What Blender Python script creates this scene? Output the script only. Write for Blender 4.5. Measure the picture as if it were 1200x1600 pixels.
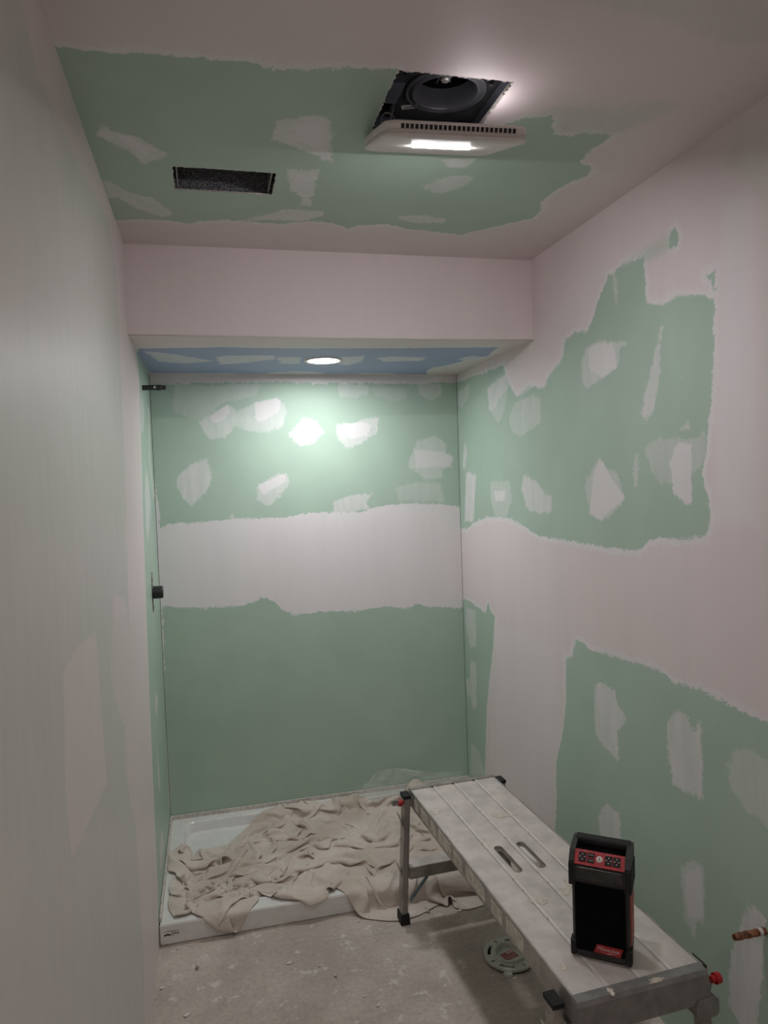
import bpy, bmesh, math, random
import numpy as np
from mathutils import Vector, Matrix, noise as mnoise

for o in list(bpy.data.objects): bpy.data.objects.remove(o)
S = bpy.context.scene
COL = S.collection
PI = math.pi
random.seed(7)

# ------------------------------------------------------------------ room size (metres)
W, H, D = 1.524, 2.525, 3.57          # width, ceiling height, back wall
SOF, BULK = 2.212, 2.661              # soffit underside, bulkhead front
NEAR = -0.9                           # wall behind the photographer
PANF, PANH = 2.7035, 0.077            # shower base front and rim height

# ------------------------------------------------------------------ camera
yaw, pitch, roll = math.radians(13.624), math.radians(-2.568), math.radians(-1.956)
fw = Vector((math.sin(yaw)*math.cos(pitch), math.cos(yaw)*math.cos(pitch), math.sin(pitch)))
r0 = Vector((math.cos(yaw), -math.sin(yaw), 0)); u0 = r0.cross(fw)
rt = r0*math.cos(roll) + u0*math.sin(roll); up = -r0*math.sin(roll) + u0*math.cos(roll)
cam = bpy.data.cameras.new('camera'); cam_o = bpy.data.objects.new('camera', cam); COL.objects.link(cam_o)
M = Matrix((rt, up, -fw)).transposed().to_4x4(); M.translation = Vector((0.2469, 0, 1.6803))
cam_o.matrix_world = M
cam.sensor_fit = 'VERTICAL'; cam.sensor_height = 24; cam.lens = 1126.4/1600*24
cam.clip_start = 0.01
S.camera = cam_o

# ------------------------------------------------------------------ world, lights, exposure
wd = bpy.data.worlds.new('world'); S.world = wd; wd.use_nodes = True
wd.node_tree.nodes['Background'].inputs[0].default_value = (0.9, 0.95, 1, 1)
wd.node_tree.nodes['Background'].inputs[1].default_value = 0.3
FAN_LIGHT, POT_LIGHT, FILL_LIGHT = 130.0, 62.0, 2.0      # strengths of the two real lamps and the added fill
S.view_settings.view_transform = 'Standard'; S.view_settings.look = 'None'
S.view_settings.gamma = 1; S.view_settings.use_curve_mapping = False
S.view_settings.exposure = 1.78
hl = bpy.data.lights.new('fill_lamp', 'AREA'); hl.energy = FILL_LIGHT; hl.shape = 'DISK'; hl.size = 0.3; hl.color = (1, .97, .93)  # weak fill added behind the camera, no real lamp known there
hlo = bpy.data.objects.new('fill_lamp', hl); COL.objects.link(hlo); hlo.location = (0.8, -0.35, 2.5)

# ------------------------------------------------------------------ materials
def srgb(*c): return tuple((v/12.92 if v <= .04045 else ((v+.055)/1.055)**2.4) for v in c)
class NT:
    def __init__(s, name):
        s.m = bpy.data.materials.new(name); s.m.use_nodes = True; s.t = s.m.node_tree
        s.b = s.t.nodes['Principled BSDF']; s.o = s.t.nodes['Material Output']
    def n(s, typ, **kw):
        nd = s.t.nodes.new(typ)
        for k, v in kw.items():
            if k.startswith('i_'):
                k2 = k[2:]; nd.inputs[int(k2) if k2.isdigit() else k2].default_value = v
            else: setattr(nd, k, v)
        return nd
    def l(s, a, b): s.t.links.new(a, b)
    def math(s, op, a, b=None, c=None, clamp=False):
        nd = s.n('ShaderNodeMath', operation=op); nd.use_clamp = clamp
        for i, v in enumerate((a, b, c)):
            if v is None: continue
            if isinstance(v, (int, float)): nd.inputs[i].default_value = v
            else: s.l(v, nd.inputs[i])
        return nd.outputs[0]
    def mix(s, f, a, b):
        nd = s.n('ShaderNodeMix', data_type='RGBA')
        for sock, v in ((nd.inputs[0], f), (nd.inputs[6], a), (nd.inputs[7], b)):
            if isinstance(v, (int, float)): sock.default_value = v
            elif isinstance(v, tuple): sock.default_value = (*v[:3], 1)
            else: s.l(v, sock)
        return nd.outputs[2]
    def coord(s, scale=(1, 1, 1)):
        tc = s.n('ShaderNodeTexCoord'); mp = s.n('ShaderNodeMapping'); mp.inputs['Scale'].default_value = scale
        s.l(tc.outputs['Object'], mp.inputs[0]); return mp.outputs[0]
    def noise(s, scale, detail=4, rough=.55, vec=None, out=0):
        nd = s.n('ShaderNodeTexNoise'); nd.inputs['Scale'].default_value = scale
        nd.inputs['Detail'].default_value = detail; nd.inputs['Roughness'].default_value = rough
        s.l(vec if vec is not None else s.coord(), nd.inputs['Vector']); return nd.outputs[out]
    def ramp(s, v, a, b):   # smooth 0..1 between a and b
        nd = s.n('ShaderNodeMapRange', interpolation_type='SMOOTHSTEP')
        nd.inputs[1].default_value = a; nd.inputs[2].default_value = b
        s.l(v, nd.inputs[0]); return nd.outputs[0]
    def attr(s, name):
        return s.n('ShaderNodeAttribute', attribute_name=name).outputs['Fac']
    def bump(s, h, strength=.3, dist=.01):
        nd = s.n('ShaderNodeBump'); nd.inputs['Strength'].default_value = strength; nd.inputs['Distance'].default_value = dist
        s.l(h, nd.inputs['Height']); s.l(nd.outputs[0], s.b.inputs['Normal'])

def simple(name, col, rough=.5, metal=0, var=.06, scale=30, bump=0, bscale=200, spec=None, dirt=None):
    t = NT(name)
    nz = t.noise(scale, 5)
    dark = tuple(max(0, c*(1-var*3)) for c in col); light = tuple(min(1, c*(1+var*2)) for c in col)
    c = t.mix(t.ramp(nz, .3, .7), dark, light)
    if dirt:
        dn = t.ramp(t.noise(dirt[1], 7, .65), dirt[2], dirt[2]+.12)
        c = t.mix(t.math('MULTIPLY', dn, dirt[3]), c, dirt[0])
    t.l(c, t.b.inputs['Base Color'])
    t.b.inputs['Roughness'].default_value = rough; t.b.inputs['Metallic'].default_value = metal
    if spec is not None: t.b.inputs['Specular IOR Level'].default_value = spec
    if bump: t.bump(t.noise(bscale, 4), bump, .002)
    return t.m

def emis(name, col, s):
    t = NT(name); t.b.inputs['Base Color'].default_value = (.9, .9, .9, 1)
    t.b.inputs['Emission Color'].default_value = (*col, 1); t.b.inputs['Emission Strength'].default_value = s
    return t.m

COMP_PINK, COMP_WHITE = srgb(.86, .785, .775), srgb(.875, .865, .87)
def board_material(name, board, stretch=(1, 1, 1), sheen=.55):
    """paper-faced board with joint compound laid on it; the shapes come from attributes on the mesh"""
    t = NT(name); co = t.coord(stretch)
    fine = t.noise(170, 4, .7); mid = t.noise(60, 4, .6); big = t.noise(16, 5, .6)
    wob = t.math('ADD', t.math('MULTIPLY', t.math('SUBTRACT', mid, .5), .030), t.math('MULTIPLY', t.math('SUBTRACT', fine, .5), t.math('ADD', .012, t.math('MULTIPLY', t.ramp(t.noise(7, 2), .45, .6), .045))))
    wob = t.math('ADD', wob, t.math('MULTIPLY', t.math('SUBTRACT', big, .5), .024))
    def mask(att, w0, w1, k=1.0):
        return t.ramp(t.math('ADD', t.attr(att), t.math('MULTIPLY', wob, k)), w0, w1)
    raw = mask('d_raw', -.0015, .0015)
    band = mask('d_comp', -.0015, .0015)
    grain = t.ramp(t.noise(420, 3, .7), .34, .6)
    scr = t.ramp(t.noise(30, 5, .6, t.coord((1, 1, .18))), .35, .65)
    tex = t.math('ADD', .52, t.math('ADD', t.math('MULTIPLY', grain, .34), t.math('MULTIPLY', scr, .28)))
    pm = t.math('MULTIPLY', t.math('MULTIPLY', mask('d_patch', -.004, .003, 1.1), t.attr('a_patch')), tex, clamp=True)
    cm = t.math('MULTIPLY', mask('d_core', -.004, .004, .7), t.attr('a_core'), clamp=True)
    gm = t.math('MULTIPLY', t.math('MULTIPLY', mask('d_ghost', -.02, .02, 1.5), t.attr('a_ghost')), tex, clamp=True)
    cov = t.math('SUBTRACT', 1.0, raw)
    cov = t.math('MULTIPLY', cov, t.math('SUBTRACT', 1.0, gm))
    cov = t.math('MAXIMUM', t.math('MAXIMUM', cov, band), t.math('MAXIMUM', pm, cm))
    # board paper
    bl = tuple(c*1.02 for c in board); bd = tuple(c*.97 for c in board)
    bc = t.mix(t.ramp(t.noise(5, 4), .35, .65), bd, bl)
    bc = t.mix(t.math('MULTIPLY', t.ramp(t.noise(500, 2), .4, .7), .06), bc, (.7, .75, .7))
    dots = t.ramp(t.noise(95, 1, .4), .80, .82)
    bc = t.mix(t.math('MULTIPLY', dots, .5), bc, COMP_WHITE)
    # compound: pink where thick, whiter where thin or freshly feathered
    edge = t.math('MAXIMUM', t.ramp(t.math('ADD', t.attr('d_raw'), t.math('MULTIPLY', wob, 1.5)), -.030, -.012), t.math('MULTIPLY', t.math('SUBTRACT', 1, t.ramp(t.attr('d_comp'), .002, .025)), .5))
    cl = t.ramp(t.noise(2.2, 4, .6, co), .38, .66)
    cool = t.math('MULTIPLY', t.ramp(t.attr('d_cool'), -.05, .05), t.attr('a_cool'))
    wf = t.math('MAXIMUM', t.math('MAXIMUM', t.math('MULTIPLY', edge, .85), t.math('MULTIPLY', cl, .4)), cool)
    wf = t.math('MAXIMUM', wf, t.math('MULTIPLY', pm, .7))
    cc = t.mix(wf, COMP_PINK, COMP_WHITE)
    streak = t.noise(9, 6, .65, t.coord((1, 1, .12)) if stretch == (1, 1, 1) else co)
    cc = t.mix(t.math('MULTIPLY', t.ramp(streak, .35, .75), .10), cc, (.42, .39, .38))
    col = t.mix(cov, bc, cc)
    t.l(col, t.b.inputs['Base Color'])
    t.b.inputs['Roughness'].default_value = sheen
    t.b.inputs['Specular IOR Level'].default_value = .3
    h = t.math('ADD', t.math('MULTIPLY', cov, .5), t.math('MULTIPLY', streak, .35))
    h = t.math('ADD', h, t.math('MULTIPLY', fine, .10))
    t.bump(h, .35, .0012)
    return t.m

GREEN = srgb(.665, .745, .685)
M_left = board_material('green_board_left', GREEN, (1, 1, .3), .42)
M_green = board_material('green_board', GREEN)
M_ceil = board_material('green_board_ceiling', GREEN, (.4, 1, 1))
M_blue = board_material('blue_board', srgb(.60, .64, .76))
def concrete():
    t = NT('concrete')
    c = t.mix(t.ramp(t.noise(3, 6, .65), .35, .68), srgb(.68, .635, .595), srgb(.78, .735, .695))
    c = t.mix(t.math('MULTIPLY', t.ramp(t.noise(60, 6, .7), .4, .7), .35), c, srgb(.52, .49, .46))
    c = t.mix(t.math('MULTIPLY', t.ramp(t.noise(13, 9, .75), .57, .61), .6), c, srgb(.86, .84, .82))
    c = t.mix(t.math('MULTIPLY', t.ramp(t.noise(150, 2, .5), .70, .74), .55), c, srgb(.88, .86, .84))
    c = t.mix(t.math('MULTIPLY', t.ramp(t.noise(120, 2, .5, t.coord((1, 1.2, 1))), .72, .76), .6), c, srgb(.33, .31, .29))
    t.l(c, t.b.inputs['Base Color']); t.b.inputs['Roughness'].default_value = .85
    t.bump(t.math('ADD', t.noise(25, 6, .7), t.math('MULTIPLY', t.noise(200, 3), .4)), .5, .004)
    return t.m
M_conc = concrete()
M_white = simple('white_acrylic', srgb(.88, .875, .86), .28, var=.015, dirt=(srgb(.62, .58, .54), 60, .60, .5))
M_grille = simple('white_plastic', srgb(.84, .82, .80), .45, var=.02, dirt=(srgb(.66, .62, .58), 20, .6, .3))
M_slot = simple('shadowed_slot', srgb(.12, .12, .12), .8)
M_housing = simple('galvanised_housing', srgb(.38, .39, .43), .45, .3, var=.1, scale=8)
M_bplast = simple('black_plastic', srgb(.13, .13, .135), .45, var=.12, scale=40, dirt=(srgb(.36, .35, .34), 25, .62, .35))
M_blk = simple('black_cloth_grille', srgb(.035, .035, .035), .9, var=.1, bump=.6, bscale=900, spec=.1)
M_rubber = simple('black_rubber', srgb(.10, .10, .10), .8, var=.1)
M_red = simple('red_plastic', srgb(.66, .13, .14), .45, var=.05, dirt=(srgb(.75, .60, .56), 45, .60, .5))
M_redside = simple('dusty_red_side', srgb(.62, .30, .27), .55, var=.06)
M_screen = simple('dark_display', srgb(.22, .225, .22), .15, var=.2, dirt=(srgb(.4, .4, .39), 14, .56, .5))
M_logo = simple('faded_red_badge', srgb(.60, .12, .13), .5, var=.05)
M_print = simple('pale_print', srgb(.80, .68, .66), .5, var=.02)
M_ink = simple('black_print', srgb(.15, .14, .13), .6, var=.02)
M_alu = simple('dusty_aluminium', srgb(.80, .765, .745), .5, .25, var=.05, scale=14, bump=.25, bscale=350, dirt=(srgb(.84, .79, .75), 11, .55, .6))
M_alu2 = simple('bare_aluminium', srgb(.66, .64, .62), .38, .6, var=.08, scale=20, dirt=(srgb(.78, .73, .68), 22, .58, .5))
M_endgrey = simple('grey_end_cap', srgb(.50, .495, .48), .55, .15, var=.06, scale=25, dirt=(srgb(.75, .74, .72), 20, .66, .6))
M_stick = simple('worn_label_film', srgb(.80, .78, .72), .5, var=.08, scale=40, dirt=(srgb(.55, .53, .48), 60, .52, .6))
M_brace = simple('blue_grey_strap', srgb(.47, .54, .56), .45, .5, var=.08)
M_copper = simple('tarnished_copper', srgb(.60, .40, .30), .5, .45, var=.2, scale=60, bump=.4, bscale=150, dirt=(srgb(.22, .13, .10), 45, .5, .7))
M_pvc = simple('grey_white_plastic_flange', srgb(.74, .75, .71), .5, var=.04, dirt=(srgb(.5, .48, .43), 30, .6, .5))
M_chip = simple('plaster_chip', srgb(.84, .81, .78), .85, var=.04)
M_paste = simple('dried_compound_smear', srgb(.80, .76, .71), .8, var=.05, scale=60)
M_cut = simple('cut_gypsum_edge', srgb(.80, .77, .74), .9, var=.08, scale=80, bump=.6, bscale=120)
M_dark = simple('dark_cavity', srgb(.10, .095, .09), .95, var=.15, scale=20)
def duct_mat():
    t = NT('black_duct_lining')
    c = t.mix(t.ramp(t.noise(300, 4, .8), .45, .62), srgb(.26, .265, .27), srgb(.60, .61, .63))
    t.l(c, t.b.inputs['Base Color']); t.b.inputs['Roughness'].default_value = .95
    t.bump(t.noise(260, 4), .8, .003); return t.m
M_duct = duct_mat()
def cloth_mat():
    t = NT('canvas_drop_cloth')
    c = t.mix(t.ramp(t.noise(4, 5, .6), .35, .68), srgb(.76, .705, .655), srgb(.85, .805, .765))
    c = t.mix(t.math('MULTIPLY', t.ramp(t.noise(500, 2, .5, t.coord((1, 1, 1))), .4, .7), .2), c, srgb(.62, .58, .53))
    c = t.mix(t.math('MULTIPLY', t.ramp(t.noise(45, 5, .6), .68, .73), .6), c, srgb(.90, .88, .86))
    t.l(c, t.b.inputs['Base Color']); t.b.inputs['Roughness'].default_value = .95
    t.b.inputs['Sheen Weight'].default_value = .15
    w1 = t.math('ABSOLUTE', t.math('SUBTRACT', t.noise(16, 3, .6, t.coord((1, 2.2, 1.5))), .5))
    w2 = t.math('ABSOLUTE', t.math('SUBTRACT', t.noise(34, 3, .6, t.coord((2, 1, 1.5))), .5))
    cr = t.math('ADD', t.math('POWER', t.math('ADD', w1, .02), .6), t.math('MULTIPLY', t.math('POWER', t.math('ADD', w2, .02), .6), .5))
    t.bump(t.math('ADD', cr, t.math('MULTIPLY', t.noise(700, 2), .04)), .28, .010); return t.m
M_cloth = cloth_mat()
def film_mat():
    t = NT('clear_polythene')
    g = t.n('ShaderNodeBsdfGlossy'); g.inputs['Roughness'].default_value = .12; g.inputs['Color'].default_value = (1, 1, 1, 1)
    tr = t.n('ShaderNodeBsdfTransparent'); tr.inputs['Color'].default_value = (.97, .98, .97, 1)
    df = t.n('ShaderNodeBsdfDiffuse'); df.inputs['Color'].default_value = (.8, .82, .8, 1)
    m1 = t.n('ShaderNodeMixShader'); t.l(t.ramp(t.noise(25, 5), .3, .8), m1.inputs[0])
    m1b = t.n('ShaderNodeMixShader'); m1b.inputs[0].default_value = .22
    t.l(tr.outputs[0], m1b.inputs[1]); t.l(df.outputs[0], m1b.inputs[2])
    lw = t.n('ShaderNodeLayerWeight'); lw.inputs['Blend'].default_value = .25
    m2 = t.n('ShaderNodeMixShader'); t.l(t.math('MULTIPLY', lw.outputs['Facing'], .7), m2.inputs[0])
    t.l(m1b.outputs[0], m2.inputs[1]); t.l(g.outputs[0], m2.inputs[2]); t.l(m2.outputs[0], t.o.inputs['Surface'])
    return t.m
M_film = film_mat()

# ------------------------------------------------------------------ mesh helpers
def link(name, me, mat=None, parent=None, smooth=False):
    o = bpy.data.objects.new(name, me); COL.objects.link(o)
    if mat is not None and not me.materials: me.materials.append(mat)
    if parent is not None: o.parent = parent
    if smooth:
        for p in me.polygons: p.use_smooth = True
    return o
def obj(name, bm, mat, parent=None, smooth=False, bev=0, seg=2):
    if bev:
        bmesh.ops.bevel(bm, geom=[e for e in bm.edges if e.is_manifold and e.calc_face_angle(0) > .5], offset=bev, segments=seg, affect='EDGES', profile=.5, clamp_overlap=True)
    bmesh.ops.recalc_face_normals(bm, faces=bm.faces)
    me = bpy.data.meshes.new(name); bm.to_mesh(me); bm.free()
    return link(name, me, mat, parent, smooth)
def box(bm, x0, x1, y0, y1, z0, z1, mat=None):
    v = [bm.verts.new((x, y, z)) for z in (z0, z1) for y in (y0, y1) for x in (x0, x1)]
    if mat is not None:
        for q in v: q.co = mat @ q.co
    for f in ((0, 2, 3, 1), (4, 5, 7, 6), (0, 1, 5, 4), (2, 6, 7, 3), (0, 4, 6, 2), (1, 3, 7, 5)):
        bm.faces.new([v[i] for i in f])
    return v
def B(*a, mat=None):
    bm = bmesh.new(); box(bm, *a, mat=mat); return bm
def tube(bm, a, b, r0, r1=None, n=20, cap=True):
    a, b = Vector(a), Vector(b); r1 = r0 if r1 is None else r1
    z = (b-a).normalized(); x = z.orthogonal().normalized(); y = z.cross(x)
    A = [bm.verts.new(a+(x*math.cos(t)+y*math.sin(t))*r0) for t in [2*PI*i/n for i in range(n)]]
    C = [bm.verts.new(b+(x*math.cos(t)+y*math.sin(t))*r1) for t in [2*PI*i/n for i in range(n)]]
    for i in range(n): bm.faces.new((A[i], A[(i+1) % n], C[(i+1) % n], C[i]))
    if cap: bm.faces.new(A[::-1]); bm.faces.new(C)
def lathe(bm, prof, n=40, c=(0, 0, 0), axis='z', close=False):
    rings = []
    for r, h in prof:
        ring = []
        for i in range(n):
            t = 2*PI*i/n; p = (r*math.cos(t), r*math.sin(t), h)
            if axis == 'x': p = (h, r*math.cos(t), r*math.sin(t))
            ring.append(bm.verts.new((p[0]+c[0], p[1]+c[1], p[2]+c[2])))
        rings.append(ring)
    for k in range(len(rings)-1):
        for i in range(n): bm.faces.new((rings[k][i], rings[k][(i+1) % n], rings[k+1][(i+1) % n], rings[k+1][i]))
    if close:
        bm.faces.new(rings[0][::-1]); bm.faces.new(rings[-1])
def path_tube(bm, pts, r, n=8, closed=False):
    pts = [Vector(p) for p in pts]; rings = []
    N = len(pts)
    for i, p in enumerate(pts):
        d = (pts[(i+1) % N]-pts[i-1]) if closed else (pts[min(i+1, N-1)]-pts[max(i-1, 0)])
        d.normalize(); x = d.cross(Vector((0.13, .31, .94))).normalized(); y = d.cross(x)
        rings.append([bm.verts.new(p+(x*math.cos(2*PI*k/n)+y*math.sin(2*PI*k/n))*r) for k in range(n)])
    for i in range(N if closed else N-1):
        a, b = rings[i], rings[(i+1) % N]
        for k in range(n): bm.faces.new((a[k], a[(k+1) % n], b[(k+1) % n], b[k]))
    if not closed: bm.faces.new(rings[0][::-1]); bm.faces.new(rings[-1])
def rrect(x0, x1, y0, y1, r, n=6):
    out = []
    for cx, cy, a0 in ((x1-r, y0+r, -PI/2), (x1-r, y1-r, 0), (x0+r, y1-r, PI/2), (x0+r, y0+r, PI)):
        for i in range(n+1):
            t = a0+PI/2*i/n; out.append((cx+r*math.cos(t), cy+r*math.sin(t)))
    return out
def loft(bm, loops, cap0=True, cap1=True):
    R = [[bm.verts.new(p) for p in L] for L in loops]
    n = len(R[0])
    for a, b in zip(R, R[1:]):
        for i in range(n): bm.faces.new((a[i], a[(i+1) % n], b[(i+1) % n], b[i]))
    if cap0: bm.faces.new(R[0][::-1])
    if cap1: bm.faces.new(R[-1])
def plate(outer, holes, z0, z1, tf=None):
    """flat plate with holes, 2D outlines"""
    bm = bmesh.new(); es = []
    for L in [outer]+holes:
        v = [bm.verts.new((x, y, z0)) for x, y in L]
        es += [bm.edges.new((v[i], v[(i+1) % len(v)])) for i in range(len(v))]
    g = bmesh.ops.triangle_fill(bm, use_beauty=True, use_dissolve=False, edges=es)
    fs = [f for f in g['geom'] if isinstance(f, bmesh.types.BMFace)]
    ex = bmesh.ops.extrude_face_region(bm, geom=fs)
    for v in ex['geom']:
        if isinstance(v, bmesh.types.BMVert): v.co.z = z1
    if tf is not None: bmesh.ops.transform(bm, matrix=tf, verts=bm.verts)
    return bm
def text_obj(name, s, size, mat, parent, M, extrude=.0003, shear=0):
    cu = bpy.data.curves.new(name, 'FONT'); cu.body = s; cu.size = size; cu.extrude = extrude; cu.align_x = 'CENTER'; cu.align_y = 'CENTER'; cu.shear = shear
    cu.resolution_u = 3
    t = bpy.data.objects.new('tmp', cu); COL.objects.link(t)
    dg = bpy.context.evaluated_depsgraph_get(); me = bpy.data.meshes.new_from_object(t.evaluated_get(dg))
    bpy.data.objects.remove(t); me.transform(M); me.materials.clear()
    return link(name, me, mat, parent)
def thing(name, label, cat, loc=(0, 0, 0), rotz=0, group=None, rot=None):
    o = bpy.data.objects.new(name, None); COL.objects.link(o); o.location = loc; o.empty_display_size = .05
    o.rotation_euler = rot if rot else (0, 0, rotz); o['label'] = label; o['category'] = cat
    if group: o['group'] = group
    return o
def tag(o, label, cat, group=None):
    o['label'] = label; o['category'] = cat
    if group: o['group'] = group
    return o
def struct(o): o['kind'] = 'structure'; return o

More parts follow.
